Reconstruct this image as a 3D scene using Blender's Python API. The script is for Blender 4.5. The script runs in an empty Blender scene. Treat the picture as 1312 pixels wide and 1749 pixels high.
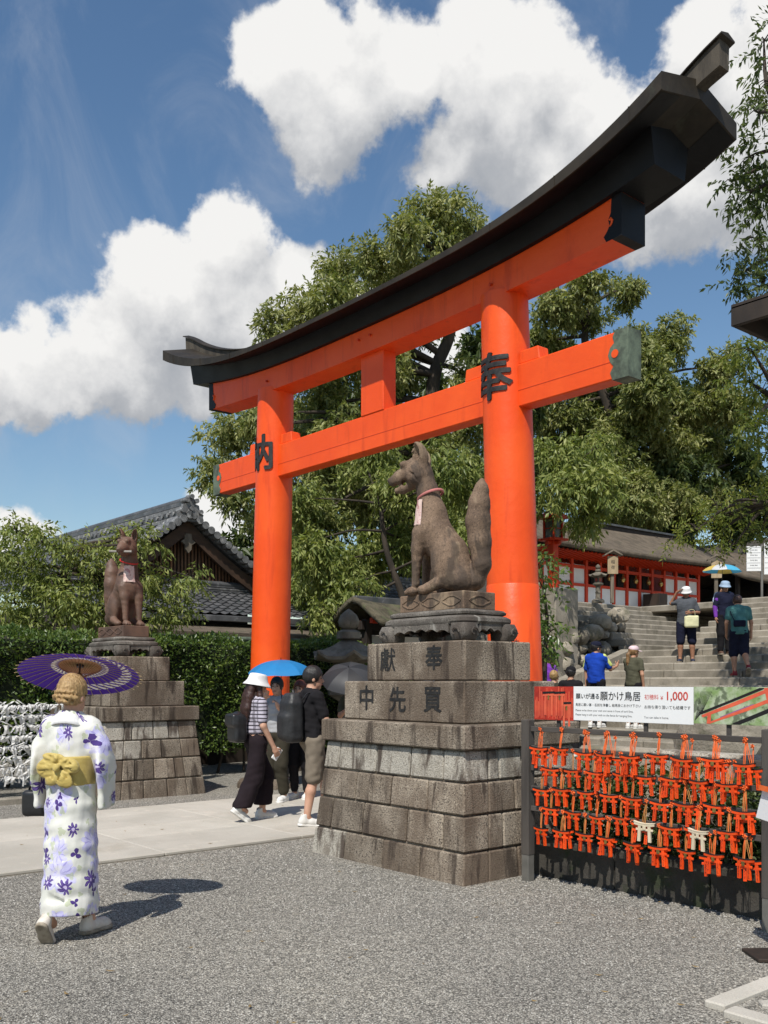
import bpy, bmesh, math, random
import numpy as np
from mathutils import Vector, Matrix
random.seed(7); RNG = np.random.default_rng(7)
R = math.radians
SC = bpy.context.scene
COL = SC.collection
# ---------------------------------------------------------------- camera
# world axes follow the shrine: +y runs through the gate and up the stairs, -x runs along its beam to the far pillar
cam_d = bpy.data.cameras.new('camera'); CAM = bpy.data.objects.new('camera', cam_d); COL.objects.link(CAM)
CAM.location = (0, 0, 1.6); CAM.rotation_euler = (R(90), 0, R(50))
cam_d.sensor_fit = 'AUTO'; cam_d.sensor_width = 36; cam_d.lens = 33.96; cam_d.shift_y = 0.165
cam_d.clip_start = 0.1; cam_d.clip_end = 3000
SC.camera = CAM
SC.render.resolution_x = 768; SC.render.resolution_y = 1024
# ---------------------------------------------------------------- sun and sky
SUN_EL = R(54); SUN_H = Vector((0.52, -0.854))
sun_dir = Vector((SUN_H.x*math.cos(SUN_EL), SUN_H.y*math.cos(SUN_EL), math.sin(SUN_EL)))
sl = bpy.data.lights.new('sun', 'SUN'); sl.energy = 4.9; sl.angle = R(0.5); sl.color = (1.0, 0.955, 0.88)
SUN = bpy.data.objects.new('sun', sl); COL.objects.link(SUN)
SUN.rotation_euler = sun_dir.to_track_quat('Z', 'Y').to_euler(); SUN.location = (0, 0, 40)
W = bpy.data.worlds.new('World'); SC.world = W; W.use_nodes = True
SC.view_settings.view_transform = 'Standard'; SC.view_settings.look = 'None'
SC.view_settings.exposure = 0.0; SC.view_settings.gamma = 1.0; SC.view_settings.use_curve_mapping = False
SC.cycles.max_bounces = 6; SC.cycles.diffuse_bounces = 3; SC.cycles.glossy_bounces = 3; SC.cycles.transmission_bounces = 4
SC.cycles.transparent_max_bounces = 6; SC.cycles.caustics_reflective = False; SC.cycles.caustics_refractive = False
SC.cycles.use_denoising = True

class NT:
    """short-hand for node trees"""
    def __init__(s, t): s.t = t; s.n = t.nodes; s.l = t.links
    def new(s, ty, **kw):
        n = s.n.new(ty)
        for k, v in kw.items(): setattr(n, k, v)
        return n
    def put(s, inp, v):
        if hasattr(v, 'links') or isinstance(v, bpy.types.NodeSocket): s.l.new(v, inp)
        else: inp.default_value = v
    def math(s, op, a, b=0.0, c=0.0, clamp=False):
        n = s.new('ShaderNodeMath', operation=op, use_clamp=clamp)
        for i, v in enumerate((a, b, c)): s.put(n.inputs[i], v)
        return n.outputs[0]
    def vec(s, op, a, b=(0, 0, 0), sc=None):
        n = s.new('ShaderNodeVectorMath', operation=op); s.put(n.inputs[0], a); s.put(n.inputs[1], b)
        if sc is not None: s.put(n.inputs['Scale'], sc)
        return n.outputs['Value'] if op in ('DISTANCE', 'DOT_PRODUCT', 'LENGTH') else n.outputs[0]
    def mix(s, f, a, b, mode='MIX'):
        n = s.new('ShaderNodeMix', data_type='RGBA', blend_type=mode); s.put(n.inputs[0], f); s.put(n.inputs[6], a); s.put(n.inputs[7], b)
        return n.outputs[2]
    def noise(s, v, scale, detail=4, rough=.55, dist=0, col=False):
        n = s.new('ShaderNodeTexNoise'); s.put(n.inputs['Vector'], v); n.inputs['Scale'].default_value = scale
        n.inputs['Detail'].default_value = detail; n.inputs['Roughness'].default_value = rough; n.inputs['Distortion'].default_value = dist
        return n.outputs['Color' if col else 'Fac']
    def sstep(s, v, lo, hi, a=0., b=1.):
        n = s.new('ShaderNodeMapRange', interpolation_type='SMOOTHSTEP'); s.put(n.inputs[0], v)
        for i, q in enumerate((lo, hi, a, b)): s.put(n.inputs[i+1], q)
        return n.outputs[0]
    def ramp(s, v, stops):
        n = s.new('ShaderNodeValToRGB'); s.put(n.inputs[0], v); e = n.color_ramp.elements
        while len(e) < len(stops): e.new(.5)
        for i, (p, c) in enumerate(stops): e[i].position = p; e[i].color = (*c, 1) if len(c) == 3 else c
        return n.outputs[0]

# clouds of the sky: azimuth and elevation (degrees, azimuth from the camera heading) and angular radius
CLOUDS = [(-4.2, 33.5, 2.04), (-6.1, 32.2, 2.62), (-2.6, 31.5, 3.65), (1.2, 32.2, 2.65), (-3.3, 29.3, 2.76), (5.7, 32.0, 3.46), (8.8, 32.5, 2.86), (7.4, 29.3, 4.32), (4.3, 28.1, 2.36), (12.1, 30.5, 3.32), (12.8, 28.1, 4.57), (16.0, 25.9, 4.31), (18.9, 32.3, 2.69), (21.0, 30.1, 4.42), (20.1, 25.6, 4.46), (10.1, 26.4, 3.55), (-9.2, 24.1, 2.6), (-12.7, 22.1, 2.77), (-11.8, 20.0, 4.57), (-8.1, 21.1, 4.13), (-5.4, 23.1, 2.35), (-6.4, 19.0, 3.26), (-15.8, 17.9, 3.29), (-19.6, 17.2, 2.75), (-23.5, 16.5, 2.8), (-13.5, 16.7, 3.05), (-10.5, 16.7, 2.45), (-2.3, 20.5, 3.56), (-19.9, 9.2, 1.76), (-22.3, 8.9, 1.88), (-9.5, 9.3, 2.23), (4.1, 17.2, 2.99), (106.9, 39.4, 9.1), (101.4, 35.2, 10.2), (123.9, 23.5, 10.2), (114.6, 24.7, 6.8), (216.8, 55.9, 9.4), (208.6, 56.0, 9.0), (132.9, 13.8, 9.6), (133.2, 15.5, 10.6), (150.6, 54.0, 10.4), (144.4, 48.4, 7.1), (308.0, 32.0, 8.5), (303.6, 32.4, 8.9), (206.0, 58.9, 10.3), (211.6, 57.1, 6.8), (284.7, 59.3, 9.6), (272.2, 61.1, 8.9), (128.3, 19.0, 6.4), (127.3, 14.9, 6.8)]
def sky():
    t = NT(W.node_tree); t.n.clear()
    out = t.new('ShaderNodeOutputWorld'); bg = t.new('ShaderNodeBackground'); bg.inputs['Strength'].default_value = 0.078
    sk = t.new('ShaderNodeTexSky', sky_type='NISHITA', sun_disc=False)
    sk.sun_elevation = SUN_EL; sk.sun_rotation = math.atan2(SUN_H.x, SUN_H.y)
    sk.altitude = 200; sk.air_density = 1.25; sk.dust_density = 0.2; sk.ozone_density = 2.2
    tc = t.new('ShaderNodeTexCoord'); D = tc.outputs['Generated']
    g = bpy.data.node_groups.new('cloud_field', 'ShaderNodeTree')
    g.interface.new_socket('D', in_out='INPUT', socket_type='NodeSocketVector')
    g.interface.new_socket('F', in_out='OUTPUT', socket_type='NodeSocketFloat')
    q = NT(g); gi = q.new('NodeGroupInput'); go = q.new('NodeGroupOutput')
    d = gi.outputs[0]
    warp = q.vec('SUBTRACT', q.noise(d, 8, 2, .6, col=True), (.5, .5, .5))
    dw = q.vec('ADD', d, q.vec('SCALE', warp, sc=0.085))
    f = None
    for az, el, r in CLOUDS:
        A = R(50) - R(az); c = (-math.sin(A)*math.cos(R(el)), math.cos(A)*math.cos(R(el)), math.sin(R(el)))
        v = q.math('MULTIPLY_ADD', q.vec('DISTANCE', dw, c), -1/R(r), 1.0)
        f = v if f is None else q.math('SMOOTH_MAX', f, v, 0.30)
    n1 = q.noise(d, 15, 7, .60, 0)
    fd = q.math('ADD', f, q.math('MULTIPLY', q.math('SUBTRACT', n1, .5), 1.5))
    fd = q.math('ADD', fd, q.math('MULTIPLY', q.math('SUBTRACT', q.noise(d, 46, 3, .6), .5), .42))
    q.put(go.inputs[0], fd)
    def field(v):
        n = t.new('ShaderNodeGroup'); n.node_tree = g; t.put(n.inputs[0], v); return n.outputs[0]
    f0 = field(D)
    # towards the sun the cloud is lit, away from it it shades itself
    side = Vector((sun_dir.x*.35, sun_dir.y*.35, 1.0)).normalized()*0.055
    f1 = field(t.vec('ADD', D, tuple(side)))
    dens = t.sstep(f0, -0.04, 0.25)
    relief = t.math('SUBTRACT', f0, f1)
    thick = t.sstep(f0, .2, 1.3)
    lit = t.math('ADD', t.math('MULTIPLY', relief, .80), t.math('MULTIPLY_ADD', thick, -.24, .54), clamp=True)
    ccol = t.ramp(lit, [(0.0, (4.8, 5.1, 5.6)), (.34, (6.1, 6.3, 6.65)), (.64, (8.9, 8.95, 9.05)), (1.0, (11.6, 11.5, 11.3))])
    # thin high veil
    mp = t.new('ShaderNodeMapping'); t.put(mp.inputs[0], D); mp.inputs['Scale'].default_value = (3.0, 3.0, 1.1); mp.inputs['Rotation'].default_value = (0, R(18), R(35))
    veil = t.sstep(t.noise(mp.outputs[0], 2.6, 7, .62, .8), .46, .82, 0, .34)
    hs = t.new('ShaderNodeHueSaturation'); t.put(hs.inputs['Color'], sk.outputs[0]); hs.inputs['Saturation'].default_value = 1.12; hs.inputs['Value'].default_value = 1.38
    skyc = t.mix(veil, hs.outputs[0], (7.5, 7.9, 8.6, 1))
    t.put(bg.inputs[0], t.mix(dens, skyc, ccol)); t.l.new(bg.outputs[0], out.inputs[0])
W.cycles.sampling_method = 'MANUAL'; W.cycles.sample_map_resolution = 512
sky()
# ---------------------------------------------------------------- helpers
def link(o, parent=None):
    COL.objects.link(o)
    if parent is not None: o.parent = parent
    return o
def tag(o, label=None, cat=None, group=None, kind=None):
    if label: o['label'] = label
    if cat: o['category'] = cat
    if group: o['group'] = group
    if kind: o['kind'] = kind
    return o
def thing(name, label, cat, loc=(0, 0, 0), rz=0, group=None, sc=1):
    o = bpy.data.objects.new(name, None); link(o); o.location = loc; o.rotation_euler = (0, 0, rz); o.scale = (sc, sc, sc); o.empty_display_size = .1
    return tag(o, label, cat, group)
def mesh_obj(name, V, F, mats, parent=None, loc=(0, 0, 0), rot=(0, 0, 0), smooth=None, mi=None):
    me = bpy.data.meshes.new(name); me.from_pydata([tuple(v) for v in V], [], F)
    if not isinstance(mats, (list, tuple)): mats = [mats]
    for m in mats: me.materials.append(m)
    if mi is not None: me.polygons.foreach_set('material_index', mi)
    if smooth is not None: me.shade_smooth(); me.set_sharp_from_angle(angle=R(smooth))
    me.update()
    o = bpy.data.objects.new(name, me); link(o, parent); o.location = loc; o.rotation_euler = rot
    return o
def np_obj(name, V, Q, mats, parent=None, smooth=False, loc=(0, 0, 0), rz=0, mi=None):
    """V (n,3) array, Q (m,k) int array, all faces with k corners"""
    me = bpy.data.meshes.new(name); V = np.asarray(V, np.float32); Q = np.asarray(Q, np.int32); m, k = Q.shape
    me.vertices.add(len(V)); me.vertices.foreach_set('co', V.ravel())
    me.loops.add(m*k); me.loops.foreach_set('vertex_index', Q.ravel())
    me.polygons.add(m); me.polygons.foreach_set('loop_start', np.arange(0, m*k, k, dtype=np.int32))
    if not isinstance(mats, (list, tuple)): mats = [mats]
    for mm in mats: me.materials.append(mm)
    if mi is not None: me.polygons.foreach_set('material_index', np.asarray(mi, np.int32))
    me.polygons.foreach_set('use_smooth', np.full(m, bool(smooth)))
    me.update(calc_edges=True); me.validate()
    o = bpy.data.objects.new(name, me); link(o, parent); o.location = loc; o.rotation_euler = (0, 0, rz)
    return o
def copy_tree(o, parent=None):
    c = o.copy(); COL.objects.link(c); c.parent = parent
    for ch in list(o.children): copy_tree(ch, c)
    return c
class MB:
    def __init__(s): s.v = []; s.f = []; s.m = []
    def add(s, V, F, m=0):
        b = len(s.v); s.v += [tuple(v) for v in V]; s.f += [tuple(i+b for i in f) for f in F]; s.m += [m]*len(F); return s
    def box(s, c, d, bev=0.0, rot=None, m=0, taper=None):
        """box at centre c of full sizes d, chamfered by bev; taper = (sx, sy) scale of the top"""
        hx, hy, hz = d[0]/2, d[1]/2, d[2]/2; V = []
        if bev <= 0:
            for z in (-1, 1):
                for x, y in ((-1, -1), (1, -1), (1, 1), (-1, 1)): V.append(Vector((x*hx, y*hy, z*hz)))
            F = [(0, 3, 2, 1), (4, 5, 6, 7), (0, 1, 5, 4), (1, 2, 6, 5), (2, 3, 7, 6), (3, 0, 4, 7)]
        else:
            b = min(bev, hx*.9, hy*.9, hz*.9)
            for x in (-1, 1):
                for y in (-1, 1):
                    for z in (-1, 1):
                        V += [Vector((x*(hx-b), y*(hy-b), z*hz)), Vector((x*(hx-b), y*hy, z*(hz-b))), Vector((x*hx, y*(hy-b), z*(hz-b)))]
            I = lambda x, y, z, k: ((x > 0)*4+(y > 0)*2+(z > 0))*3+k
            F = []
            for z in (-1, 1): q = [I(-1, -1, z, 0), I(1, -1, z, 0), I(1, 1, z, 0), I(-1, 1, z, 0)]; F.append(q if z > 0 else q[::-1])
            for y in (-1, 1): q = [I(-1, y, -1, 1), I(1, y, -1, 1), I(1, y, 1, 1), I(-1, y, 1, 1)]; F.append(q if y < 0 else q[::-1])
            for x in (-1, 1): q = [I(x, -1, -1, 2), I(x, 1, -1, 2), I(x, 1, 1, 2), I(x, -1, 1, 2)]; F.append(q if x > 0 else q[::-1])
            for x in (-1, 1):
                for y in (-1, 1): q = [I(x, y, -1, 1), I(x, y, -1, 2), I(x, y, 1, 2), I(x, y, 1, 1)]; F.append(q if x*y < 0 else q[::-1])
            for x in (-1, 1):
                for z in (-1, 1): q = [I(x, -1, z, 0), I(x, -1, z, 2), I(x, 1, z, 2), I(x, 1, z, 0)]; F.append(q if x*z < 0 else q[::-1])
            for y in (-1, 1):
                for z in (-1, 1): q = [I(-1, y, z, 0), I(-1, y, z, 1), I(1, y, z, 1), I(1, y, z, 0)]; F.append(q if y*z > 0 else q[::-1])
            for x in (-1, 1):
                for y in (-1, 1):
                    for z in (-1, 1): q = [I(x, y, z, 0), I(x, y, z, 1), I(x, y, z, 2)]; F.append(q if x*y*z < 0 else q[::-1])
        if taper:
            for v in V:
                k = (v.z+hz)/(2*hz); v.x *= 1+(taper[0]-1)*k; v.y *= 1+(taper[1]-1)*k
        if rot is not None:
            Mx = rot if isinstance(rot, Matrix) else Matrix.Rotation(rot, 3, 'Z'); V = [Mx @ v for v in V]
        c = Vector(c); return s.add([v+c for v in V], F, m)
    def loft(s, rings, m=0, closed=True, cap=True):
        """rings: list of equally long point lists"""
        n = len(rings[0]); V = [p for r in rings for p in r]; F = []
        for i in range(len(rings)-1):
            for j in range(n if closed else n-1):
                k = (j+1) % n; F.append((i*n+j, i*n+k, (i+1)*n+k, (i+1)*n+j))
        if cap and closed: F.append(tuple(range(n))[::-1]); F.append(tuple(range((len(rings)-1)*n, len(rings)*n)))
        return s.add(V, F, m)
    def lathe(s, prof, n=20, c=(0, 0, 0), m=0, sq=None):
        """profile of (radius, z); sq: number of sides of a polygon section (4, 6 ...) with exact corners"""
        k = sq or n; a0 = math.pi/k if sq else 0
        rings = [[(c[0]+r*math.cos(a0+2*math.pi*j/k), c[1]+r*math.sin(a0+2*math.pi*j/k), c[2]+z) for j in range(k)] for r, z in prof]
        return s.loft(rings, m)
    def tube(s, pts, rad, n=8, m=0, flat=1.0):
        pts = [Vector(p) for p in pts]; rings = []
        if not isinstance(rad, (list, tuple)): rad = [rad]*len(pts)
        up = None
        for i, p in enumerate(pts):
            d = (pts[min(i+1, len(pts)-1)]-pts[max(i-1, 0)]).normalized()
            if up is None: up = Vector((0, 0, 1)) if abs(d.z) < .9 else Vector((1, 0, 0))
            x = d.cross(up).normalized(); y = x.cross(d).normalized(); up = y
            rings.append([p+x*math.cos(2*math.pi*j/n)*rad[i]+y*math.sin(2*math.pi*j/n)*rad[i]*flat for j in range(n)])
        return s.loft(rings, m)
    def prism(s, poly, d0, d1, axis='y', m=0):
        """extrude a 2-D outline; axis y: outline in x,z; x: outline in y,z; z: outline in x,y"""
        g = {'y': lambda a, b, d: (a, d, b), 'x': lambda a, b, d: (d, a, b), 'z': lambda a, b, d: (a, b, d)}[axis]
        n = len(poly); V = [g(a, b, d0) for a, b in poly]+[g(a, b, d1) for a, b in poly]
        F = [tuple(range(n)), tuple(range(2*n-1, n-1, -1))]+[(i, i+n, (i+1) % n+n, (i+1) % n) for i in range(n)]
        if axis == 'y': pass
        return s.add(V, F, m)
    def hexa(s, b, t, m=0):
        return s.add(list(b)+list(t), [(0, 3, 2, 1), (4, 5, 6, 7), (0, 1, 5, 4), (1, 2, 6, 5), (2, 3, 7, 6), (3, 0, 4, 7)], m)
    def grid(s, P, m=0):
        r, c = len(P), len(P[0]); return s.add([p for row in P for p in row], [(i*c+j, i*c+j+1, (i+1)*c+j+1, (i+1)*c+j) for i in range(r-1) for j in range(c-1)], m)
    def build(s, name, mats, parent=None, loc=(0, 0, 0), rot=(0, 0, 0), smooth=None, fix=False):
        o = mesh_obj(name, s.v, s.f, mats, parent, loc, rot, smooth, s.m if isinstance(mats, (list, tuple)) and len(mats) > 1 else None)
        if fix:
            bm = bmesh.new(); bm.from_mesh(o.data); bmesh.ops.recalc_face_normals(bm, faces=bm.faces); bm.to_mesh(o.data); bm.free()
        return o
def interp(x, xs, ys):
    return float(np.interp(x, xs, ys))
def smoothline(pts, n=8):
    """Catmull-Rom through points"""
    P = [Vector(p) for p in pts]; P = [P[0]*2-P[1]]+P+[P[-1]*2-P[-2]]; out = []
    for i in range(1, len(P)-2):
        a, b, c, d = P[i-1:i+3]
        for k in range(n):
            t = k/n; out.append(.5*((2*b)+(c-a)*t+(2*a-5*b+4*c-d)*t*t+(3*b-a-3*c+d)*t**3))
    return out+[P[-2]]
_tx = {}
def text_geo(body, size=1.0, extrude=0.0, offset=0.0, align='CENTER'):
    """outline of written characters as (verts, faces), in x,y with depth z"""
    key = (body, size, extrude, offset, align)
    if key in _tx: return _tx[key]
    cu = bpy.data.curves.new('lettering', 'FONT'); cu.body = body; cu.size = size; cu.extrude = extrude; cu.offset = offset
    cu.align_x = align; cu.align_y = 'CENTER'; cu.resolution_u = 3
    o = bpy.data.objects.new('lettering', cu)
    me = o.to_mesh()
    V = [tuple(v.co) for v in me.vertices]; F = [tuple(p.vertices) for p in me.polygons]
    o.to_mesh_clear(); bpy.data.objects.remove(o); bpy.data.curves.remove(cu)
    _tx[key] = (V, F); return V, F
def lettering(name, body, size, mat, Mx, parent=None, extrude=.001, bold=0.0, align='CENTER', bend=None):
    """characters as a mesh; bold strokes are made of a few shifted copies, each a hair prouder than the last"""
    V0, F0 = text_geo(body, size, extrude, 0.0, align); V, F = [], []
    for i, (ox, oy) in enumerate(((0, 0), (1, .3), (-1, -.3), (.3, 1), (-.3, -1)) if bold else ((0, 0),)):
        b = len(V); V += [(v[0]+ox*bold, v[1]+oy*bold, v[2]+i*.0003) for v in V0]; F += [tuple(j+b for j in f) for f in F0]
    if bend:
        bm = bmesh.new(); vs = [bm.verts.new(v) for v in V]
        for f in F:
            try: bm.faces.new([vs[i] for i in f])
            except ValueError: pass
        for _ in range(4):
            es = [e for e in bm.edges if e.calc_length() > size*.10]
            if not es: break
            bmesh.ops.subdivide_edges(bm, edges=es, cuts=1); bmesh.ops.triangulate(bm, faces=[f for f in bm.faces if len(f.verts) > 3])
        bmesh.ops.triangulate(bm, faces=bm.faces); bm.verts.ensure_lookup_table(); bm.verts.index_update()
        V = [bend(v.co) for v in bm.verts]; F = [tuple(v.index for v in f.verts) for f in bm.faces]; bm.free()
        return mesh_obj(name, V, F, mat, parent)
    return mesh_obj(name, [Mx @ Vector(v) for v in V], F, mat, parent)

# ---- smooth bodies: a distance field on a grid, meshed with surface nets
class SDF:
    def __init__(s, lo, hi, vox):
        s.lo = np.array(lo, float); s.h = vox; s.n = np.ceil((np.array(hi, float)-s.lo)/vox).astype(int)+1
        s.g = np.full(tuple(s.n), 9.0, np.float32)
    def _blk(s, a, b, pad):
        i0 = np.clip(np.floor((np.minimum(a, b)-pad-s.lo)/s.h).astype(int), 0, s.n-1); i1 = np.clip(np.ceil((np.maximum(a, b)+pad-s.lo)/s.h).astype(int)+1, 1, s.n)
        sl_ = tuple(slice(x, y) for x, y in zip(i0, i1))
        ax = [s.lo[k]+s.h*np.arange(i0[k], i1[k]) for k in range(3)]
        return sl_, np.stack(np.meshgrid(*ax, indexing='ij'), -1).astype(np.float32)
    def _mix(s, sl_, d, k, sub):
        g = s.g[sl_]
        if sub: h = np.maximum(k-np.abs(g+d), 0)/max(k, 1e-6); s.g[sl_] = np.maximum(g, -d)+h*h*k*.25
        else: h = np.maximum(k-np.abs(g-d), 0)/max(k, 1e-6); s.g[sl_] = np.minimum(g, d)-h*h*k*.25
    def cap(s, a, b, ra, rb=None, k=.03, sub=False):
        rb = ra if rb is None else rb; a = np.array(a, float); b = np.array(b, float)
        sl_, P = s._blk(a, b, max(ra, rb)+k+3*s.h)
        ab = (b-a).astype(np.float32); L = max(float(ab@ab), 1e-9)
        t = np.clip(((P-a.astype(np.float32))@ab)/L, 0, 1)
        d = np.linalg.norm(P-a.astype(np.float32)-t[..., None]*ab, axis=-1)-(ra+(rb-ra)*t)
        s._mix(sl_, d, k, sub); return s
    def chain(s, pts, rad, k=.03, sub=False):
        for i in range(len(pts)-1): s.cap(pts[i], pts[i+1], rad[i], rad[i+1], k, sub)
        return s
    def ell(s, c, r, rot=None, k=.03, sub=False):
        """ellipsoid at c with radii r; rot = 3x3 matrix or (axis, degrees)"""
        c = np.array(c, float); r = np.array(r, np.float32); m = float(max(r))
        sl_, P = s._blk(c, c, m+k+3*s.h); P = P-c.astype(np.float32)
        if rot is not None:
            Mx = np.array(Matrix.Rotation(R(rot[1]), 3, rot[0]), np.float32) if isinstance(rot, tuple) else np.array(rot, np.float32)
            P = P@Mx
        k0 = np.linalg.norm(P/r, axis=-1); k1 = np.linalg.norm(P/(r*r), axis=-1)
        d = np.where(k1 > 1e-6, k0*(k0-1)/np.maximum(k1, 1e-6), -float(min(r)))
        s._mix(sl_, d, k, sub); return s
    def box(s, c, hd, rd=.01, rz=0, k=.01, sub=False):
        c = np.array(c, float); hd = np.array(hd, np.float32); m = float(np.linalg.norm(hd))
        sl_, P = s._blk(c, c, m+k+3*s.h); P = P-c.astype(np.float32)
        if rz: cz, sz = math.cos(rz), math.sin(rz); P = np.stack([P[..., 0]*cz+P[..., 1]*sz, -P[..., 0]*sz+P[..., 1]*cz, P[..., 2]], -1)
        qd = np.abs(P)-(hd-rd)
        d = np.linalg.norm(np.maximum(qd, 0), axis=-1)+np.minimum(qd.max(-1), 0)-rd
        s._mix(sl_, d, k, sub); return s
    def cut(s, p, nrm):
        """keep the side away from the normal"""
        ax = [s.lo[k]+s.h*np.arange(s.n[k]) for k in range(3)]
        X, Y, Z = np.meshgrid(*ax, indexing='ij'); n = np.array(nrm, float)/np.linalg.norm(nrm)
        d = (X-p[0])*n[0]+(Y-p[1])*n[1]+(Z-p[2])*n[2]; s.g = np.maximum(s.g, d.astype(np.float32)); return s
    def noise(s, amp, f, seed=0):
        ax = [s.lo[k]+s.h*np.arange(s.n[k]) for k in range(3)]
        X, Y, Z = np.meshgrid(*ax, indexing='ij'); r = np.random.default_rng(seed); tot = 0
        for i in range(7):
            w = r.normal(size=3)*f; tot = tot+np.sin(X*w[0]+Y*w[1]+Z*w[2]+r.uniform(0, 6.3))
        s.g += (amp*tot/7).astype(np.float32); return s
    def mesh(s):
        g = s.g; g = np.pad(g, 1, constant_values=1.0); lo = s.lo-s.h; n = g.shape; ins = g < 0
        c = np.zeros((n[0]-1, n[1]-1, n[2]-1), np.int8)
        for dx in (0, 1):
            for dy in (0, 1):
                for dz in (0, 1): c += ins[dx:n[0]-1+dx, dy:n[1]-1+dy, dz:n[2]-1+dz]
        act = (c > 0) & (c < 8); idx = np.full(act.shape, -1, np.int64); ijk = np.argwhere(act); idx[act] = np.arange(len(ijk))
        acc = np.zeros((len(ijk), 3)); cnt = np.zeros(len(ijk)); I, J, K = ijk.T
        corners = [(a, b, d) for a in (0, 1) for b in (0, 1) for d in (0, 1)]
        for a in corners:
            for ax in range(3):
                if a[ax]: continue
                b = list(a); b[ax] = 1
                va = g[I+a[0], J+a[1], K+a[2]]; vb = g[I+b[0], J+b[1], K+b[2]]; x = (va < 0) != (vb < 0)
                t = np.where(x, va/np.where(va == vb, 1, va-vb), 0); p = np.stack([np.full(len(I), float(q)) for q in a], -1); p[:, ax] = t
                acc[x] += p[x]; cnt[x] += 1
        V = (ijk+acc/cnt[:, None])*s.h+lo; Q = []
        for ax in range(3):
            u, v = (ax+1) % 3, (ax+2) % 3
            A = [slice(0, -1)]*3; B = [slice(0, -1)]*3; B[ax] = slice(1, None)
            sg = ins[tuple(A)] != ins[tuple(B)]; e = np.argwhere(sg); e = e[(e[:, u] > 0) & (e[:, v] > 0)]
            def at(du, dv):
                q = e.copy(); q[:, u] -= du; q[:, v] -= dv; return idx[q[:, 0], q[:, 1], q[:, 2]]
            quad = np.stack([at(1, 1), at(0, 1), at(0, 0), at(1, 0)], -1)
            flip = ~ins[e[:, 0], e[:, 1], e[:, 2]]; quad[flip] = quad[flip][:, ::-1]; Q.append(quad)
        Q = np.concatenate(Q); Q = Q[(Q >= 0).all(1)]
        return V, Q
    def build(s, name, mat, parent=None, loc=(0, 0, 0), rz=0, post=None):
        V, Q = s.mesh()
        if post is not None: V = post(V)
        return np_obj(name, V, Q, mat, parent, True, loc, rz)
# ---------------------------------------------------------------- materials
MAT = {}
def pmat(name, c1, c2=None, scale=6, detail=4, stretch=(1, 1, 1), lo=.35, hi=.65, rough=.7, rvar=.1, bump=0, bscale=None, bdist=.01, spec=.4, metal=0, coat=0,
         rnd=0, speck=None, stain=None, stain2=None, coord='pos', tint=None, sheen=0, emit=None, trans=0):
    """layered procedural surface: two base tones by noise, fine speckle (colour, scale, amount), stains (colour, scale, stretch, lo, hi, strength), bump"""
    m = bpy.data.materials.new(name); m.use_nodes = True; t = NT(m.node_tree); b = t.n['Principled BSDF']
    if coord == 'pos': P = t.new('ShaderNodeNewGeometry').outputs['Position']
    else: P = t.new('ShaderNodeTexCoord').outputs['Object']
    oi = t.new('ShaderNodeObjectInfo')
    c2 = c2 or tuple(x*.8 for x in c1)
    Ps = t.vec('MULTIPLY', P, stretch)
    n = t.noise(Ps, scale, detail, .6)
    col = t.mix(t.sstep(n, lo, hi), (*c1, 1), (*c2, 1))
    if speck:
        sn = t.noise(P, speck[1], 2, .7); col = t.mix(t.math('MULTIPLY', t.sstep(sn, .5, .66), speck[2]), col, (*speck[0], 1))
        sn2 = t.noise(t.vec('ADD', P, (7.3, 1.1, 3.7)), speck[1]*.8, 2, .7); col = t.mix(t.math('MULTIPLY', t.sstep(sn2, .56, .7), speck[2]*.7), col, tuple(min(1, x*1.6) for x in c1)+(1,))
    for s_ in (stain, stain2):
        if s_:
            sp = t.vec('MULTIPLY', t.vec('ADD', P, t.vec('SCALE', (3.1, 1.7, .9), sc=oi.outputs['Random']) if rnd else (0, 0, 0)), s_[2])
            sf = t.sstep(t.noise(sp, s_[1], 6, .62, .3), s_[3], s_[4], 0, s_[5]); col = t.mix(sf, col, (*s_[0], 1))
    if rnd:
        hs = t.new('ShaderNodeHueSaturation'); t.put(hs.inputs['Color'], col); t.put(hs.inputs['Value'], t.math('MULTIPLY_ADD', oi.outputs['Random'], 2*rnd, 1-rnd)); col = hs.outputs[0]
    t.put(b.inputs['Base Color'], col)
    rn = t.noise(P, scale*1.7, 3); t.put(b.inputs['Roughness'], t.math('MULTIPLY_ADD', t.math('SUBTRACT', rn, .5), 2*rvar, rough, clamp=True))
    b.inputs['Specular IOR Level'].default_value = spec; b.inputs['Metallic'].default_value = metal; b.inputs['Coat Weight'].default_value = coat
    b.inputs['Coat Roughness'].default_value = .12
    if sheen: b.inputs['Sheen Weight'].default_value = sheen
    if bump:
        bn = t.new('ShaderNodeBump'); bn.inputs['Strength'].default_value = bump; bn.inputs['Distance'].default_value = bdist
        t.put(bn.inputs['Height'], t.noise(Ps, bscale or scale*4, 5, .65)); t.put(b.inputs['Normal'], bn.outputs[0])
    if trans:
        tr = t.new('ShaderNodeBsdfTranslucent'); t.put(tr.inputs[0], col); ms = t.new('ShaderNodeMixShader'); ms.inputs[0].default_value = trans
        t.l.new(b.outputs[0], ms.inputs[1]); t.l.new(tr.outputs[0], ms.inputs[2]); t.l.new(ms.outputs[0], t.n['Material Output'].inputs[0])
    MAT[name] = m; return m
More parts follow.
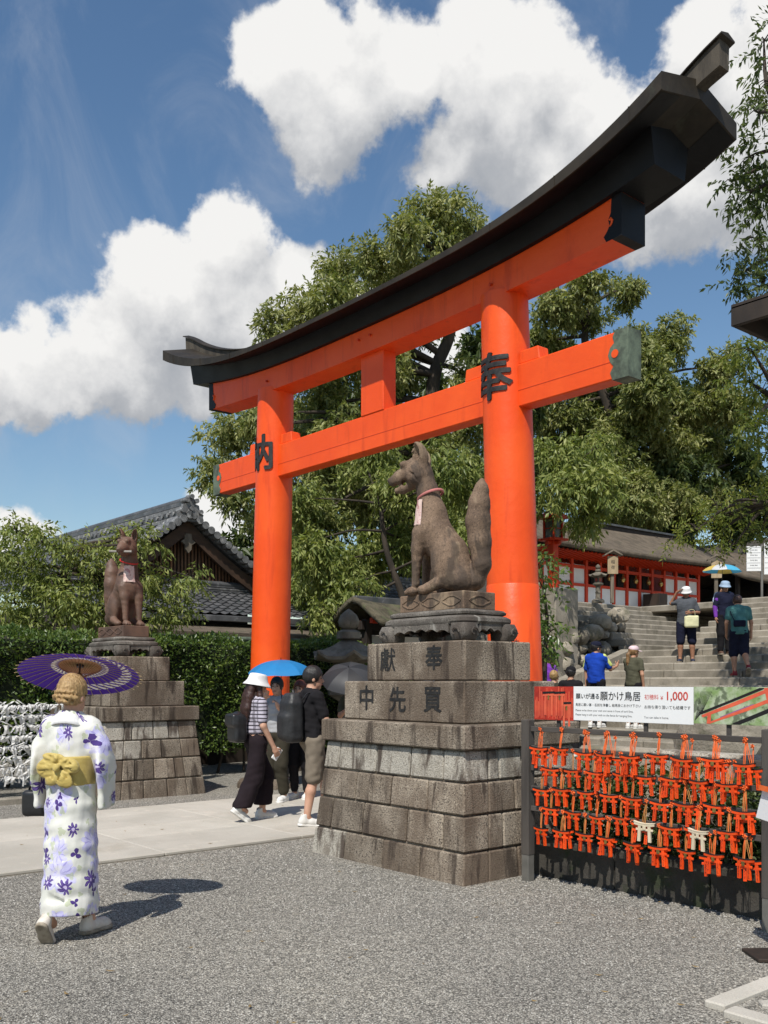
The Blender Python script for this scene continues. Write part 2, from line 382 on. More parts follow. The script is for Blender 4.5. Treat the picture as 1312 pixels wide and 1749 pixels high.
def leafmat(name, tones, trans=.35, rough=.45, spec=.35, clump=.5):
    """leaf colours: picked for each leaf, drifting between clumps"""
    m = bpy.data.materials.new(name); m.use_nodes = True; t = NT(m.node_tree); b = t.n['Principled BSDF']
    ge = t.new('ShaderNodeNewGeometry'); f = t.math('ADD', t.math('MULTIPLY', ge.outputs['Random Per Island'], .55), t.math('MULTIPLY', t.noise(ge.outputs['Position'], clump, 3), .75))
    f = t.math('SUBTRACT', f, .15)
    k = len(tones); col = t.ramp(f, [(i/(k-1), c) for i, c in enumerate(tones)])
    t.put(b.inputs['Base Color'], col); b.inputs['Roughness'].default_value = rough; b.inputs['Specular IOR Level'].default_value = spec
    tr = t.new('ShaderNodeBsdfTranslucent'); t.put(tr.inputs[0], t.mix(1.0, col, (1.15, 1.2, .55, 1), 'MULTIPLY'))
    ms = t.new('ShaderNodeMixShader'); ms.inputs[0].default_value = trans; t.l.new(b.outputs[0], ms.inputs[1]); t.l.new(tr.outputs[0], ms.inputs[2])
    t.l.new(ms.outputs[0], t.n['Material Output'].inputs[0]); MAT[name] = m; return m

# vermilion lacquer, its weather marks and the other paints
pmat('vermilion', (.86, .100, .012), (.80, .080, .009), scale=1.3, rough=.42, rvar=.12, spec=.35, bump=.3, bscale=7, bdist=.02, stain=((.56, .050, .008), 4, (1.3, 1.3, .18), .52, .70, .55), stain2=((.84, .22, .08), 26, (1, 1, .25), .76, .82, .4))
pmat('vermilion_matt', (.62, .05, .008), (.54, .04, .008), scale=2, rough=.55, stain=((.30, .03, .008), 3, (1, 1, .4), .58, .75, .6))
pmat('black_lacquer', (.0045, .0047, .0055), (.009, .0095, .011), scale=2, rough=.5, rvar=.14, spec=.22, bump=.15, bscale=5, stain=((.016, .017, .016), 6, (.4, .4, 1.5), .58, .75, .6))
pmat('roof_copper', (.020, .0155, .0105), (.036, .028, .019), scale=3, stretch=(1, 1, 1), rough=.6, rvar=.15, spec=.3, bump=.2, bscale=8, stain=((.060, .064, .045), 5, (1, 1, 1), .6, .78, .5))
pmat('ridge_wood', (.085, .070, .052), (.045, .037, .028), scale=4, stretch=(2, 2, .4), rough=.8, bump=.4, bscale=14, bdist=.01, stain=((.20, .18, .145), 9, (1.5, 1.5, .3), .62, .72, .7))
pmat('mossy_roof', (.125, .108, .070), (.060, .052, .034), scale=5, rough=.95, bump=1.0, bscale=24, bdist=.04, stain=((.10, .115, .05), 4, (1, 1, 1), .52, .64, .7), stain2=((.22, .19, .13), 11, (1, 1, 1), .6, .7, .5))
pmat('verdigris', (.13, .165, .115), (.05, .06, .045), scale=5, rough=.65, bump=.3, bscale=12, stain=((.22, .27, .19), 7, (1, 1, .5), .55, .7, .7))
pmat('ink', (.012, .011, .011), (.03, .028, .026), scale=20, rough=.55, rvar=.15)
# stone
pmat('granite', (.345, .290, .225), (.215, .172, .128), scale=2.2, rough=.88, bump=1.0, bscale=75, bdist=.012, rnd=.24, speck=((.030, .023, .018), 78, .92),
     stain=((.105, .075, .052), 1.7, (1, 1, .5), .42, .60, .78), stain2=((.042, .029, .021), 3.0, (2.6, 2.6, .30), .52, .64, .85))
pmat('granite_pale', (.46, .425, .36), (.34, .305, .25), scale=2.5, rough=.9, bump=1.0, bscale=75, bdist=.012, rnd=.10, speck=((.10, .085, .07), 78, .75),
     stain=((.070, .050, .038), 2.4, (1.8, 1.8, .42), .50, .60, .92), stain2=((.16, .13, .10), 4, (2, 2, .4), .54, .66, .7))
pmat('granite_table', (.20, .18, .155), (.12, .105, .09), scale=4, rough=.85, bump=.6, bscale=110, bdist=.005, speck=((.04, .033, .027), 80, .75),
     stain=((.06, .047, .038), 2.5, (1, 1, .6), .45, .62, .8), stain2=((.46, .44, .39), 3.5, (1.5, 1.5, .3), .60, .72, .7))
pmat('fox_stone', (.215, .145, .096), (.130, .086, .058), scale=3, rough=.85, bump=.5, bscale=60, bdist=.006, coord='obj', speck=((.04, .028, .021), 75, .6),
     stain=((.32, .235, .155), 2.2, (1, 1, .55), .50, .58, .75), stain2=((.062, .045, .034), 3.2, (1.4, 1.4, .5), .50, .60, .8))
pmat('bronze', (.155, .086, .056), (.092, .053, .037), scale=4, rough=.6, rvar=.15, spec=.5, bump=.3, bscale=30, bdist=.005, coord='obj', stain=((.25, .135, .085), 3, (1, 1, .6), .58, .7, .6), stain2=((.055, .035, .026), 3, (1.2, 1.2, .5), .52, .68, .7))
pmat('paving', (.485, .45, .39), (.415, .385, .33), scale=1.2, rough=.9, bump=.35, bscale=70, bdist=.004, rnd=.07, speck=((.26, .23, .19), 130, .35), stain=((.33, .29, .23), 1.6, (1, 1, 1), .56, .72, .5), stain2=((.58, .53, .45), 3, (1, 1, 1), .58, .7, .5))
pmat('step_stone', (.33, .295, .24), (.22, .195, .155), scale=1.6, rough=.9, bump=.5, bscale=60, bdist=.006, rnd=.13, speck=((.10, .085, .065), 110, .5), stain=((.13, .115, .085), 2.4, (1, 1, .6), .50, .66, .7))
pmat('boulder', (.33, .29, .23), (.21, .185, .145), scale=3, rough=.92, bump=.9, bscale=18, bdist=.02, rnd=.3, stain=((.085, .085, .05), 3, (1, 1, 1), .5, .65, .6))
pmat('lantern_stone', (.21, .185, .145), (.12, .105, .082), scale=4, rough=.9, bump=.6, bscale=40, bdist=.008, stain=((.06, .065, .04), 5, (1, 1, 1), .52, .66, .6))
pmat('soil', (.06, .05, .038), (.035, .03, .022), scale=6, rough=1, bump=.8, bscale=30, bdist=.02)
pmat('shade_toned_stone', (.065, .058, .048), (.038, .034, .028), scale=3, rough=.9, bump=.8, bscale=50, bdist=.01, stain=((.030, .040, .016), 4, (1, 1, 1), .5, .64, .8), stain2=((.16, .145, .12), 3, (1, 1, 1), .68, .76, .5))  # shade behind the plaque rack put into the stone's dark base colour
# wood, roof, plaster
pmat('rack_wood', (.085, .074, .064), (.055, .048, .043), scale=4, stretch=(3, 3, .5), rough=.75, bump=.35, bscale=30, bdist=.003, coord='obj', rnd=.12)
pmat('rack_rail', (.088, .076, .066), (.055, .048, .043), scale=4, stretch=(.5, 3, 3), rough=.75, bump=.35, bscale=30, bdist=.003, coord='obj', rnd=.12)
pmat('steel_grey', (.20, .19, .17), (.15, .145, .13), scale=6, rough=.5, metal=.3)
pmat('old_wood', (.17, .088, .045), (.095, .052, .030), scale=3, stretch=(2, 2, .4), rough=.75, bump=.3, bscale=18, bdist=.004, rnd=.25, stain=((.34, .14, .05), 2, (1, 1, .5), .52, .68, .7))
pmat('dark_wood', (.040, .027, .019), (.022, .016, .012), scale=3, stretch=(2, 2, .5), rough=.7, rnd=.15)
pmat('pale_wood', (.42, .32, .20), (.33, .25, .15), scale=4, stretch=(2, 2, .4), rough=.7)
pmat('weathered_wood', (.20, .165, .125), (.12, .10, .075), scale=4, stretch=(3, 3, .4), rough=.8, bump=.3, bscale=16, rnd=.1)
pmat('roof_tile', (.10, .10, .103), (.06, .06, .063), scale=3, rough=.42, rvar=.18, spec=.5, stain=((.22, .22, .22), 5, (1, 1, 1), .56, .7, .6), stain2=((.04, .06, .055), 3, (1, 1, 1), .55, .7, .6))
pmat('roof_tile_pale', (.19, .188, .185), (.095, .095, .095), scale=8, rough=.5, spec=.5, stain=((.5, .49, .47), 7, (1, 1, 1), .54, .66, .7))
pmat('thatch', (.15, .118, .085), (.095, .075, .055), scale=3, rough=.95, bump=.9, bscale=55, bdist=.02, stain=((.085, .085, .05), 2, (1, 1, 1), .55, .7, .5))
pmat('plaster', (.78, .77, .74), (.72, .71, .68), scale=2, rough=.85, stain=((.55, .54, .51), 2, (1, 1, .4), .6, .75, .35))
pmat('brass', (.60, .42, .14), (.45, .30, .10), rough=.35, metal=.8)
pmat('white_print', (.80, .80, .79), (.77, .77, .76), scale=.8, rough=.4)
pmat('red_print', (.62, .07, .05), rough=.5)
pmat('grey_print', (.14, .14, .14), rough=.5)
pmat('photo_red', (.52, .035, .018), (.30, .02, .012), scale=9, rough=.35)
pmat('photo_green', (.20, .30, .10), (.45, .50, .36), scale=9, rough=.35, stain=((.07, .09, .05), 12, (1, 1, 1), .5, .6, .8))
pmat('photo_torii', (.72, .13, .06), (.60, .09, .05), scale=8, rough=.35)
pmat('photo_violet', (.30, .13, .26), (.22, .09, .20), scale=8, rough=.35)
pmat('ema_red', (.86, .088, .009), (.76, .062, .007), scale=9, rough=.45, coord='obj', rnd=.14)
pmat('ema_black', (.012, .010, .010), rough=.5)
pmat('ema_white', (.72, .62, .46), (.64, .54, .38), scale=10, rough=.6, coord='obj')
pmat('ema_gold', (.30, .21, .06), (.16, .11, .04), scale=30, rough=.45, metal=.5)
pmat('cord_orange', (.80, .15, .03), (.70, .12, .02), scale=20, rough=.7)
pmat('cord_tan', (.52, .24, .07), (.42, .18, .05), scale=20, rough=.7)
pmat('paper', (.80, .79, .77), (.70, .69, .67), scale=9, rough=.9, trans=.25)
# foliage
leafmat('leaf_oak', [(0.040, 0.064, 0.020), (0.115, 0.150, 0.042), (0.230, 0.252, 0.082), (0.365, 0.365, 0.145), (0.520, 0.490, 0.270)], clump=.55)
leafmat('leaf_bright', [(0.065, 0.105, 0.028), (0.160, 0.205, 0.050), (0.285, 0.315, 0.092), (0.420, 0.420, 0.160)], clump=.8)
leafmat('leaf_hedge', [(.034, .071, .020), (.076, .133, .031), (.145, .204, .044), (.255, .315, .082)], clump=1.1, rough=.35, spec=.5)
leafmat('leaf_dark', [(0.028, 0.048, 0.016), (0.058, 0.086, 0.026), (0.105, 0.138, 0.042), (0.170, 0.195, 0.070)], clump=.4)
leafmat('leaf_maple', [(.065, .104, .023), (.130, .176, .036), (.221, .247, .052), (.312, .286, .072)], trans=.45, clump=.9)
pmat('bark', (.060, .046, .034), (.030, .024, .018), scale=5, stretch=(1, 1, .3), rough=.95, bump=.8, bscale=16, bdist=.02)
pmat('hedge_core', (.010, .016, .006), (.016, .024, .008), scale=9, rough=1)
# ---------------------------------------------------------------- ground, path, stairs
def gravel_material():
    m = bpy.data.materials.new('gravel'); m.use_nodes = True; t = NT(m.node_tree); b = t.n['Principled BSDF']
    P = t.new('ShaderNodeNewGeometry').outputs['Position']
    def vor(scale, off):
        v = t.new('ShaderNodeTexVoronoi', feature='F1'); t.put(v.inputs['Vector'], t.vec('ADD', P, off)); v.inputs['Scale'].default_value = scale; return v
    a = vor(100, (0, 0, 0)); c = vor(56, (3.3, 1.2, 0))
    sx = t.new('ShaderNodeSeparateColor'); t.put(sx.inputs[0], a.outputs['Color'])
    sy = t.new('ShaderNodeSeparateColor'); t.put(sy.inputs[0], c.outputs['Color'])
    f = t.math('MULTIPLY_ADD', sx.outputs[0], .65, t.math('MULTIPLY', sy.outputs[1], .35))
    col = t.ramp(f, [(0, (.10, .096, .088)), (.35, (.230, .217, .193)), (.62, (.345, .325, .290)), (.85, (.475, .447, .395)), (1, (.66, .635, .585))])
    big = t.noise(P, .55, 5, .6); col = t.mix(1.0, col, t.ramp(big, [(.28, (.95, .945, .93)), (.5, (1.22, 1.205, 1.165)), (.72, (1.42, 1.39, 1.31))]), 'MULTIPLY')
    warm = t.noise(P, 2.2, 4); col = t.mix(t.sstep(warm, .6, .75, 0, .25), col, (.26, .22, .16, 1))
    gap = t.sstep(a.outputs['Distance'], .35, .75, 1, .38)
    t.put(b.inputs['Base Color'], t.mix(1.0, col, gap, 'MULTIPLY')); b.inputs['Roughness'].default_value = .9; b.inputs['Specular IOR Level'].default_value = .25
    bn = t.new('ShaderNodeBump'); bn.inputs['Strength'].default_value = .9; bn.inputs['Distance'].default_value = .012
    h = t.math('SUBTRACT', 1.0, a.outputs['Distance']); t.put(bn.inputs['Height'], h); t.put(b.inputs['Normal'], bn.outputs[0])
    MAT['gravel'] = m
gravel_material()
pmat('pebble', (.19, .184, .17), (.13, .126, .118), scale=3, rough=.9, coord='pos')
def pebble_mat():
    m = bpy.data.materials.new('pebbles'); m.use_nodes = True; t = NT(m.node_tree); b = t.n['Principled BSDF']
    g = t.new('ShaderNodeNewGeometry'); col = t.ramp(g.outputs['Random Per Island'], [(0, (.09, .086, .079)), (.4, (.255, .242, .215)), (.75, (.40, .378, .336)), (.93, (.49, .465, .42)), (1, (.62, .59, .54))])
    t.put(b.inputs['Base Color'], col); b.inputs['Roughness'].default_value = .85; b.inputs['Specular IOR Level'].default_value = .25; MAT['pebbles'] = m
pebble_mat()
g = MB(); g.grid([[(-420+840*i/12, -300+900*j/12, -.6 if max(abs(-420+840*i/12), abs(-300+900*j/12)) > 300 else 0) for i in range(13)] for j in range(13)])
tag(g.build('ground', MAT['gravel']), kind='structure')
# the slope under the shrine and the trees behind it
hl = MB(); pts = []
for i in range(25):
    row = []
    for j in range(25):
        x = -70+70*i/24; y = 13+60*j/24
        z = 3.85*min(1, max(0, (-20.2-x)/1.0))*min(1, max(0, (y-17)/3))-.35
        z += max(0, min(1, (y-34)/14))*5.0*min(1, max(0, (x+64)/6)) + max(0, y-40)*.10
        row.append((x, y, z-.2))
    pts.append(row)
hl.grid(pts); tag(hl.build('hillside', MAT['soil'], smooth=60), kind='structure')
# path of granite slabs through the gate
pth = MB(); pth.box((-9.62, 5.4, -.03), (3.16, 17.6, .064)); path = tag(pth.build('path', MAT['step_stone']), kind='structure')
y0 = -3.4; r = 0
while y0 < 14.1:
    L = random.uniform(1.3, 1.9); x0 = -11.2
    ws = [.62, .86, .7, .98] if r % 2 else [.9, .68, .84, .74]
    for w in ws:
        MB().box((0, 0, 0), (w-.010, L-.010, .03), .006).build('slab', MAT['paving'], path, (x0+w/2, y0+L/2, .017)); x0 += w
    y0 += L; r += 1
# low kerb by the hedge
kb = MB(); kb.box((-12.72, 2.2, .03), (.16, 8.0, .10), .01); tag(kb.build('kerb', MAT['step_stone']), kind='structure')
# loose gravel standing proud of the ground near the camera
def pebbles():
    N = 62000
    fx = RNG.uniform(-.46, .46, N*2); d = 4.0*np.exp(RNG.uniform(0, 1, N*2)**.9*math.log(13/4.0))
    X = fx*d; Y = d; cs, sn = math.cos(R(50)), math.sin(R(50)); x = cs*X-sn*Y; y = sn*X+cs*Y
    ok = ~((x < -7.98) & (x > -11.3)) & ~((x > -2.75) & (y > 4.1)) & ~((x < -5.3) & (x > -7.5) & (y > 5.2) & (y < 7)) & (x > -13.4)
    x, y, d = x[ok][:N], y[ok][:N], d[ok][:N]; n = len(x)
    base = np.array([[1, 0, 0], [-1, 0, 0], [0, 1, 0], [0, -1, 0], [0, 0, 1], [0, 0, -.6]], float)
    F = np.array([[0, 2, 4], [2, 1, 4], [1, 3, 4], [3, 0, 4], [2, 0, 5], [1, 2, 5], [3, 1, 5], [0, 3, 5]])
    s = RNG.uniform(.0034, .0060, n)*np.clip(d/6, .85, 1.3); a = RNG.uniform(0, 6.28, n); e = RNG.uniform(.6, 1.2, (n, 1))
    V = base[None]*s[:, None, None]*RNG.uniform(.7, 1.35, (n, 6, 1)); V[:, :, 1] *= e; V[:, :, 2] *= .75
    ca, sa = np.cos(a)[:, None], np.sin(a)[:, None]
    VX = V[:, :, 0]*ca-V[:, :, 1]*sa+x[:, None]; VY = V[:, :, 0]*sa+V[:, :, 1]*ca+y[:, None]; VZ = V[:, :, 2]+.002
    Q = (F[None]+6*np.arange(n)[:, None, None]).reshape(-1, 3)
    o = np_obj('gravel', np.stack([VX, VY, VZ], -1).reshape(-1, 3), Q, MAT['pebbles']); tag(o, 'loose grey gravel spread over the forecourt', 'gravel', kind='stuff')
pebbles()
def litter():
    rng = np.random.default_rng(77); n = 90; X = rng.uniform(-.4, .42, n); d = 4.2+8*rng.uniform(0, 1, n)**1.3; X = X*d; cs, sn = math.cos(R(50)), math.sin(R(50)); x, y = cs*X-sn*d, sn*X+cs*d
    a = rng.uniform(0, 6.28, n); L = rng.uniform(.012, .030, n); w = L*.32; z = np.where((x < -7.98) & (x > -11.3), .036, .012)
    V = np.stack([np.stack([x+L*np.cos(a), y+L*np.sin(a), z+.006], -1), np.stack([x-w*np.sin(a), y+w*np.cos(a), z], -1), np.stack([x-L*np.cos(a), y-L*np.sin(a), z+.003], -1), np.stack([x+w*np.sin(a), y-w*np.cos(a), z], -1)], 1).reshape(-1, 3)
    tag(np_obj('fallen_leaves', V, np.arange(4*n).reshape(-1, 4), MAT['dry_leaf']), 'dry fallen leaves scattered over gravel and path', 'leaves', kind='stuff')
pmat('dry_leaf', (.26, .17, .06), (.15, .10, .04), scale=9, rough=.8)
litter()
# stone kerb and crazy paving at the lower right corner
pv = MB(); pv.box((-1.32, 5.2, -.004), (2.4, 1.9, .03)); pave = tag(pv.build('pavement', MAT['gravel']), kind='structure')
for c, s_ in (((-2.575, 4.72, .008), (.11, .92, .05)), ((-2.575, 5.66, .008), (.11, .92, .05)), ((-2.06, 4.25, .008), (.86, .11, .05)), ((-1.18, 4.25, .008), (.86, .11, .05))):
    MB().box((0, 0, 0), s_, .008).build('kerb_stone', MAT['paving'], pave, c)
for k in range(420):
    x = random.uniform(-2.46, -1.5); y = random.uniform(4.37, 5.8)
    if any((x-o.location.x)**2+(y-o.location.y)**2 < .0125 for o in pave.children if o.name.startswith('flagstone')): continue
    n = random.randint(5, 7); rr = [random.uniform(.046, .066) for _ in range(n)]; a0 = random.random()*6
    poly = [(rr[j]*math.cos(a0+6.283*j/n), rr[j]*math.sin(a0+6.283*j/n)) for j in range(n)]
    mb = MB(); mb.loft([[(a, b, 0) for a, b in poly], [(a, b, .018) for a, b in poly], [(a*.86, b*.86, .026) for a, b in poly]])
    mb.build('flagstone', MAT['granite_pale' if random.random() < .3 else 'paving'], pave, (x, y, .006))
# ---- stairs on the axis of the gate
ST_X0, ST_X1 = -15.2, -5.0
st = MB(); st.box((-10.1, 17.6, -.18), (10.2, 7.0, .3)); stairs = tag(st.build('stairs', MAT['step_stone']), kind='structure')
Z = 0.0; NS = 14; RISE = .168; TREAD = .44; Y0 = 14.25
def step(x0, x1, y0, y1, z, bev=.03, along='x'):
    n = max(1, round((x1-x0)/1.7)); e = [x0+(x1-x0)*i/n+(random.uniform(-.2, .2) if 0 < i < n else 0) for i in range(n+1)]
    for i in range(n):
        MB().box((0, 0, 0), (e[i+1]-e[i]-.008, y1-y0, RISE+.04), bev).build('step_block', MAT['step_stone'], stairs, ((e[i]+e[i+1])/2, (y0+y1)/2, z-(RISE+.04)/2))
for i in range(NS):
    Z = (i+1)*RISE; step(ST_X0+.9, ST_X1, Y0+i*TREAD, Y0+(i+1)*TREAD+.25, Z)
LAND = Z; YL = Y0+NS*TREAD
# landing and the upper flight
step(ST_X0-3.2, ST_X1, YL+.2, YL+2.4, LAND)
TOP = 3.92; NU = round((TOP-LAND)/RISE); RU = (TOP-LAND)/NU
for i in range(NU):
    z = LAND+(i+1)*RU; step(-14.4, ST_X1, YL+1.5+i*.40, YL+1.5+(i+1)*.40+.25, z)
step(-20.0, ST_X1, YL+1.5+NU*.40, YL+9.5, TOP)
# side flight climbing to the shrine on the left
for i in range(NU):
    z = LAND+(i+1)*RU; x1 = -14.6-i*.42; n = 4; ys = [YL+.3+(YL+12-YL-.3)*k/n for k in range(n+1)]
    for k in range(n):
        MB().box((0, 0, 0), (.42+.25, ys[k+1]-ys[k]-.008, RU+.04), .03).build('step_block', MAT['step_stone'], stairs, (x1-.33, (ys[k]+ys[k+1])/2, z-(RU+.04)/2))
tc_ = MB(); tc_.box((-25.0, YL+8.3, TOP/2-.06), (13.6, 18, TOP-.12)); tag(tc_.build('terrace', MAT['step_stone']), kind='structure')
# stone side rails of the lower stairs
for x, lab in ((-14.62, 'left'),):
    w = thing('stair_rail', 'slanting stone rail slab along the rock wall beside the stairs', 'stair rail', (x, Y0, 0))
    for i in range(3):
        a, b_ = i*2.0, i*2.0+1.96
        zz = lambda q: .62+q*RISE/TREAD*.78
        mb = MB(); mb.hexa([(-.17, a, zz(a)-.62), (.17, a, zz(a)-.62), (.17, b_, zz(b_)-.62), (-.17, b_, zz(b_)-.62)], [(-.17, a, zz(a)), (.17, a, zz(a)), (.17, b_, zz(b_)), (-.17, b_, zz(b_))]); mb.build('rail_stone', MAT['step_stone'], w)
# boulder wall left of the stairs
def rock(r, seed, sq=(1, 1, 1)):
    bm = bmesh.new(); bmesh.ops.create_icosphere(bm, subdivisions=2, radius=1)
    rg = random.Random(seed); ds = [Vector((rg.gauss(0, 1), rg.gauss(0, 1), rg.gauss(0, 1))).normalized() for _ in range(9)]; hs = [rg.uniform(.68, .95) for _ in ds]
    for v in bm.verts:
        p = v.co.normalized(); k = 1.0
        for d_, h_ in zip(ds, hs):
            q = p.dot(d_)
            if q > .05: k = min(k, h_/q)
        v.co = Vector((p.x*k*sq[0]*r, p.y*k*sq[1]*r, p.z*k*sq[2]*r))
    V = [tuple(v.co) for v in bm.verts]; F = [tuple(v.index for v in f.verts) for f in bm.faces]; bm.free(); return V, F
ROCKS = [rock(1, 40+i, (1, 1, random.uniform(.7, .95))) for i in range(7)]
ROCKM = []
for V, F in ROCKS:
    me = bpy.data.meshes.new('stone'); me.from_pydata(V, [], F); me.materials.append(MAT['boulder']); me.shade_smooth(); me.set_sharp_from_angle(angle=R(28)); ROCKM.append(me)
rw = thing('rock_wall', 'dry wall of rough boulders rising beside the stairs', 'wall', (-15.3, 13.5, 0))
core = MB(); core.hexa([(-1.6, .3, 0), (-.2, .3, 0), (-.2, 8.2, 0), (-1.6, 8.2, 0)], [(-1.6, .3, 1.1), (-.45, .3, 1.1), (-.5, 8.2, 3.3), (-1.6, 8.2, 3.3)]); core.build('wall_core', MAT['soil'], rw)
yy = 0.2
while yy < 8.2:
    top = 1.25+yy*.27; z = .15
    while z < top:
        s_ = random.uniform(.19, .31); o = bpy.data.objects.new('stone', random.choice(ROCKM)); link(o, rw)
        o.location = (-.18-.12*z/2+random.uniform(-.07, .07), yy+random.uniform(-.05, .05), z); o.scale = (s_*.8, s_*random.uniform(.95, 1.25), s_); o.rotation_euler = (random.uniform(-.4, .4), random.uniform(-.4, .4), random.uniform(0, 6))
        z += s_*1.45
    yy += .40
o = bpy.data.objects.new('boulder', ROCKM[2]); link(o); o.location = (-6.1, 10.35, .9); o.scale = (.62, .5, .72); o.rotation_euler = (0, 0, .6); tag(o, 'pale speckled boulder just behind the price sign', 'boulder')
# ---------------------------------------------------------------- the great gate
def torii():
    CX, CY = -9.75, 8.05
    T = thing('torii_gate', 'huge vermilion torii gate with curved black roof beam over the path', 'torii gate', (CX, CY, 0))
    def pillar(xb, xt, seam):
        r0, r1 = .305, .268; ax = lambda z: xb+(xt-xb)*z/5.9; rd = lambda z: r0+(r1-r0)*z/5.9
        zs = [.0]+[1.24+(5.93-1.24)*k/18 for k in range(19)]
        mb = MB(); rings = []
        for k, z in enumerate(zs): rings.append([(ax(z)+rd(z)*math.cos(6.28318*j/48), rd(z)*math.sin(6.28318*j/48), z) for j in range(48)])
        mb.loft(rings); p = mb.build('pillar', MAT['vermilion'], T, smooth=40)
        b = MB(); b.loft([[(ax(z)+(rd(z)+e)*math.cos(6.28318*j/48), (rd(z)+e)*math.sin(6.28318*j/48), z) for j in range(48)] for z, e in ((.1, .012), (1.235, .012), (1.25, .002))]); b.build('pillar_base', MAT['black_lacquer'], p, smooth=40)
        f = MB(); f.lathe([(.46, 0), (.46, .06), (.42, .12), (.36, .14)], 40, (ax(0), 0, 0)); f.build('footing', MAT['granite'], p, smooth=40)
        if seam:
            s_ = MB(); s_.loft([[(ax(z)+(rd(z)+e)*math.cos(6.28318*j/48), (rd(z)+e)*math.sin(6.28318*j/48), z) for j in range(48)] for z, e in ((1.26, .005), (2.66, .005), (2.668, .0))]); s_.build('lower_sleeve', MAT['vermilion'], p, smooth=40)
        return p, ax, rd
    L = pillar(-12.33-CX, -12.11-CX, False); Rr = pillar(-7.25-CX, -7.48-CX, True)
    for (p, ax, rd), ch, zc in ((L, '納', 4.92), (Rr, '奉', 4.915)):
        a0 = ax(zc); r0 = rd(zc)
        lettering('lettering', ch, .56, MAT['ink'], None, p, extrude=.010, bold=.009, bend=lambda v: (a0+(r0+.006+v.z)*math.sin(v.x/r0), -(r0+.006+v.z)*math.cos(v.x/r0), zc+v.y+.01))
    p, ax, rd = Rr
    for k, ch in enumerate('大分岩田寺'):
        zc = 2.02-k*.105; a0 = ax(zc); r0 = rd(zc)+.005; th = R(46)
        lettering('lettering', ch, .075, MAT['ink'], None, p, extrude=.001, bend=lambda v: (a0+(r0+.002+v.z)*math.sin(th+v.x/r0), -(r0+.002+v.z)*math.cos(th+v.x/r0), zc+v.y))
    # tie beam in three lengths so that it butts against nothing it crosses
    nk = MB(); nk.box((0, 0, 4.845), (8.02, .20, .47), .012); n_ = nk.build('tie_beam', MAT['vermilion'], T)
    ln = MB(); ln.box((0, -.1012, 4.79), (7.7, .003, .006)); ln.build('plank_seam', MAT['vermilion_matt'], n_)
    for s_ in (-1, 1):
        poly = [(4.02, 4.602), (3.83, 4.602), (3.80, 4.68), (3.84, 4.74), (3.80, 4.79), (3.775, 4.86), (3.80, 4.93), (3.85, 4.97), (3.83, 5.03), (3.86, 5.088), (4.02, 5.088)]
        mb = MB(); mb.prism([(s_*a, b) for a, b in poly], -.106, .106); c_ = mb.build('beam_cap', MAT['verdigris'], n_, fix=True)
        h = MB(); h.lathe([(.001, 0), (.042, 0), (.042, .004), (.001, .004)], 14); h.build('painted_spot', MAT['vermilion'], c_, (s_*3.86, -.1065, 4.86), (R(90), 0, 0), fix=True)
        for q in (-.42, .42):
            px = (-12.14-CX if s_ < 0 else -7.46-CX)+q
            w = MB(); w.box((px, 0, 5.15), (.30, .17, .145), .01, taper=(.86, 1)); w.build('wedge', MAT['vermilion'], T)
    gk = MB(); gk.box((.04, .0, 5.475), (.46, .22, .80), .01); gk.build('strut', MAT['vermilion'], T)
    for a in ((-.12, 6.05), (.12, 6.05), (-2.3, 6.03), (2.25, 6.03)):
        h = MB(); h.lathe([(.001, 0), (.016, 0), (.016, .03), (.001, .034)], 10); h.build('peg', MAT['vermilion_matt'], T, (a[0], -.19, a[1]), (R(90), 0, 0), fix=True)
    bb = lambda x: 6.17+.30*(abs(x)/4.42)**3.0          # underside of the black beam
    sb = lambda x: 5.85+.12*(abs(x)/4.0)**2.4           # underside of the red lintel
    et = lambda x: 6.345+.65*(abs(x)/4.75)**3.7+.008*abs(x)
    eth = lambda x: .055+.105*(abs(x)/4.75)**2.5
    xs = lambda a, n: [-a+2*a*i/n for i in range(n+1)]
    m = MB(); m.loft([[(x, -.19, sb(x)), (x, .19, sb(x)), (x, .19, bb(x)-.002), (x, -.19, bb(x)-.002)] for x in xs(4.0, 40)]); li = m.build('lintel', MAT['vermilion'], T, smooth=30, fix=True)
    for s_ in (-1, 1):
        z0, z1 = sb(4)-.004, bb(4)-.006
        poly = [(4.004, z0), (3.82, z0-.006), (3.79, z0+.05), (3.83, z0+.09), (3.86, z0+.14), (3.845, z0+.2), (3.875, z0+.26), (3.885, z1), (4.004, z1)]
        mb = MB(); mb.prism([(s_*a, b) for a, b in poly], -.195, .195); c_ = mb.build('lintel_cap', MAT['black_lacquer'], li, fix=True)
        h = MB(); h.tube([(0, 0, 0), (.022, 0, .022), (.03, 0, .05), (.012, 0, .072), (-.012, 0, .068)], [.006, .013, .016, .018, .006], 6); h.build('painted_comma', MAT['vermilion'], c_, (s_*3.865, -.196, z0+.13))
    us = lambda x, y: et(x)-eth(x)+(.17-.02)*(1-abs(y)/.60)      # underside of the pitched roof
    m = MB(); m.loft([[(x, -.25, bb(x)), (x, .25, bb(x)), (x, .31, us(x, .31)), (x, 0, us(x, 0)), (x, -.31, us(x, .31))] for x in xs(4.42, 48)]); m.build('black_beam', MAT['black_lacquer'], T, smooth=30, fix=True)
    m = MB(); m.loft([[(x, -.63, et(x)-eth(x)), (x, -.60, us(x, .60)), (x, 0, us(x, 0)), (x, .60, us(x, .60)), (x, .63, et(x)-eth(x)), (x, .63, et(x)), (x, 0, et(x)+.17), (x, -.63, et(x))] for x in xs(4.75, 56)]); rf = m.build('roof_board', MAT['roof_copper'], T, smooth=25, fix=True)
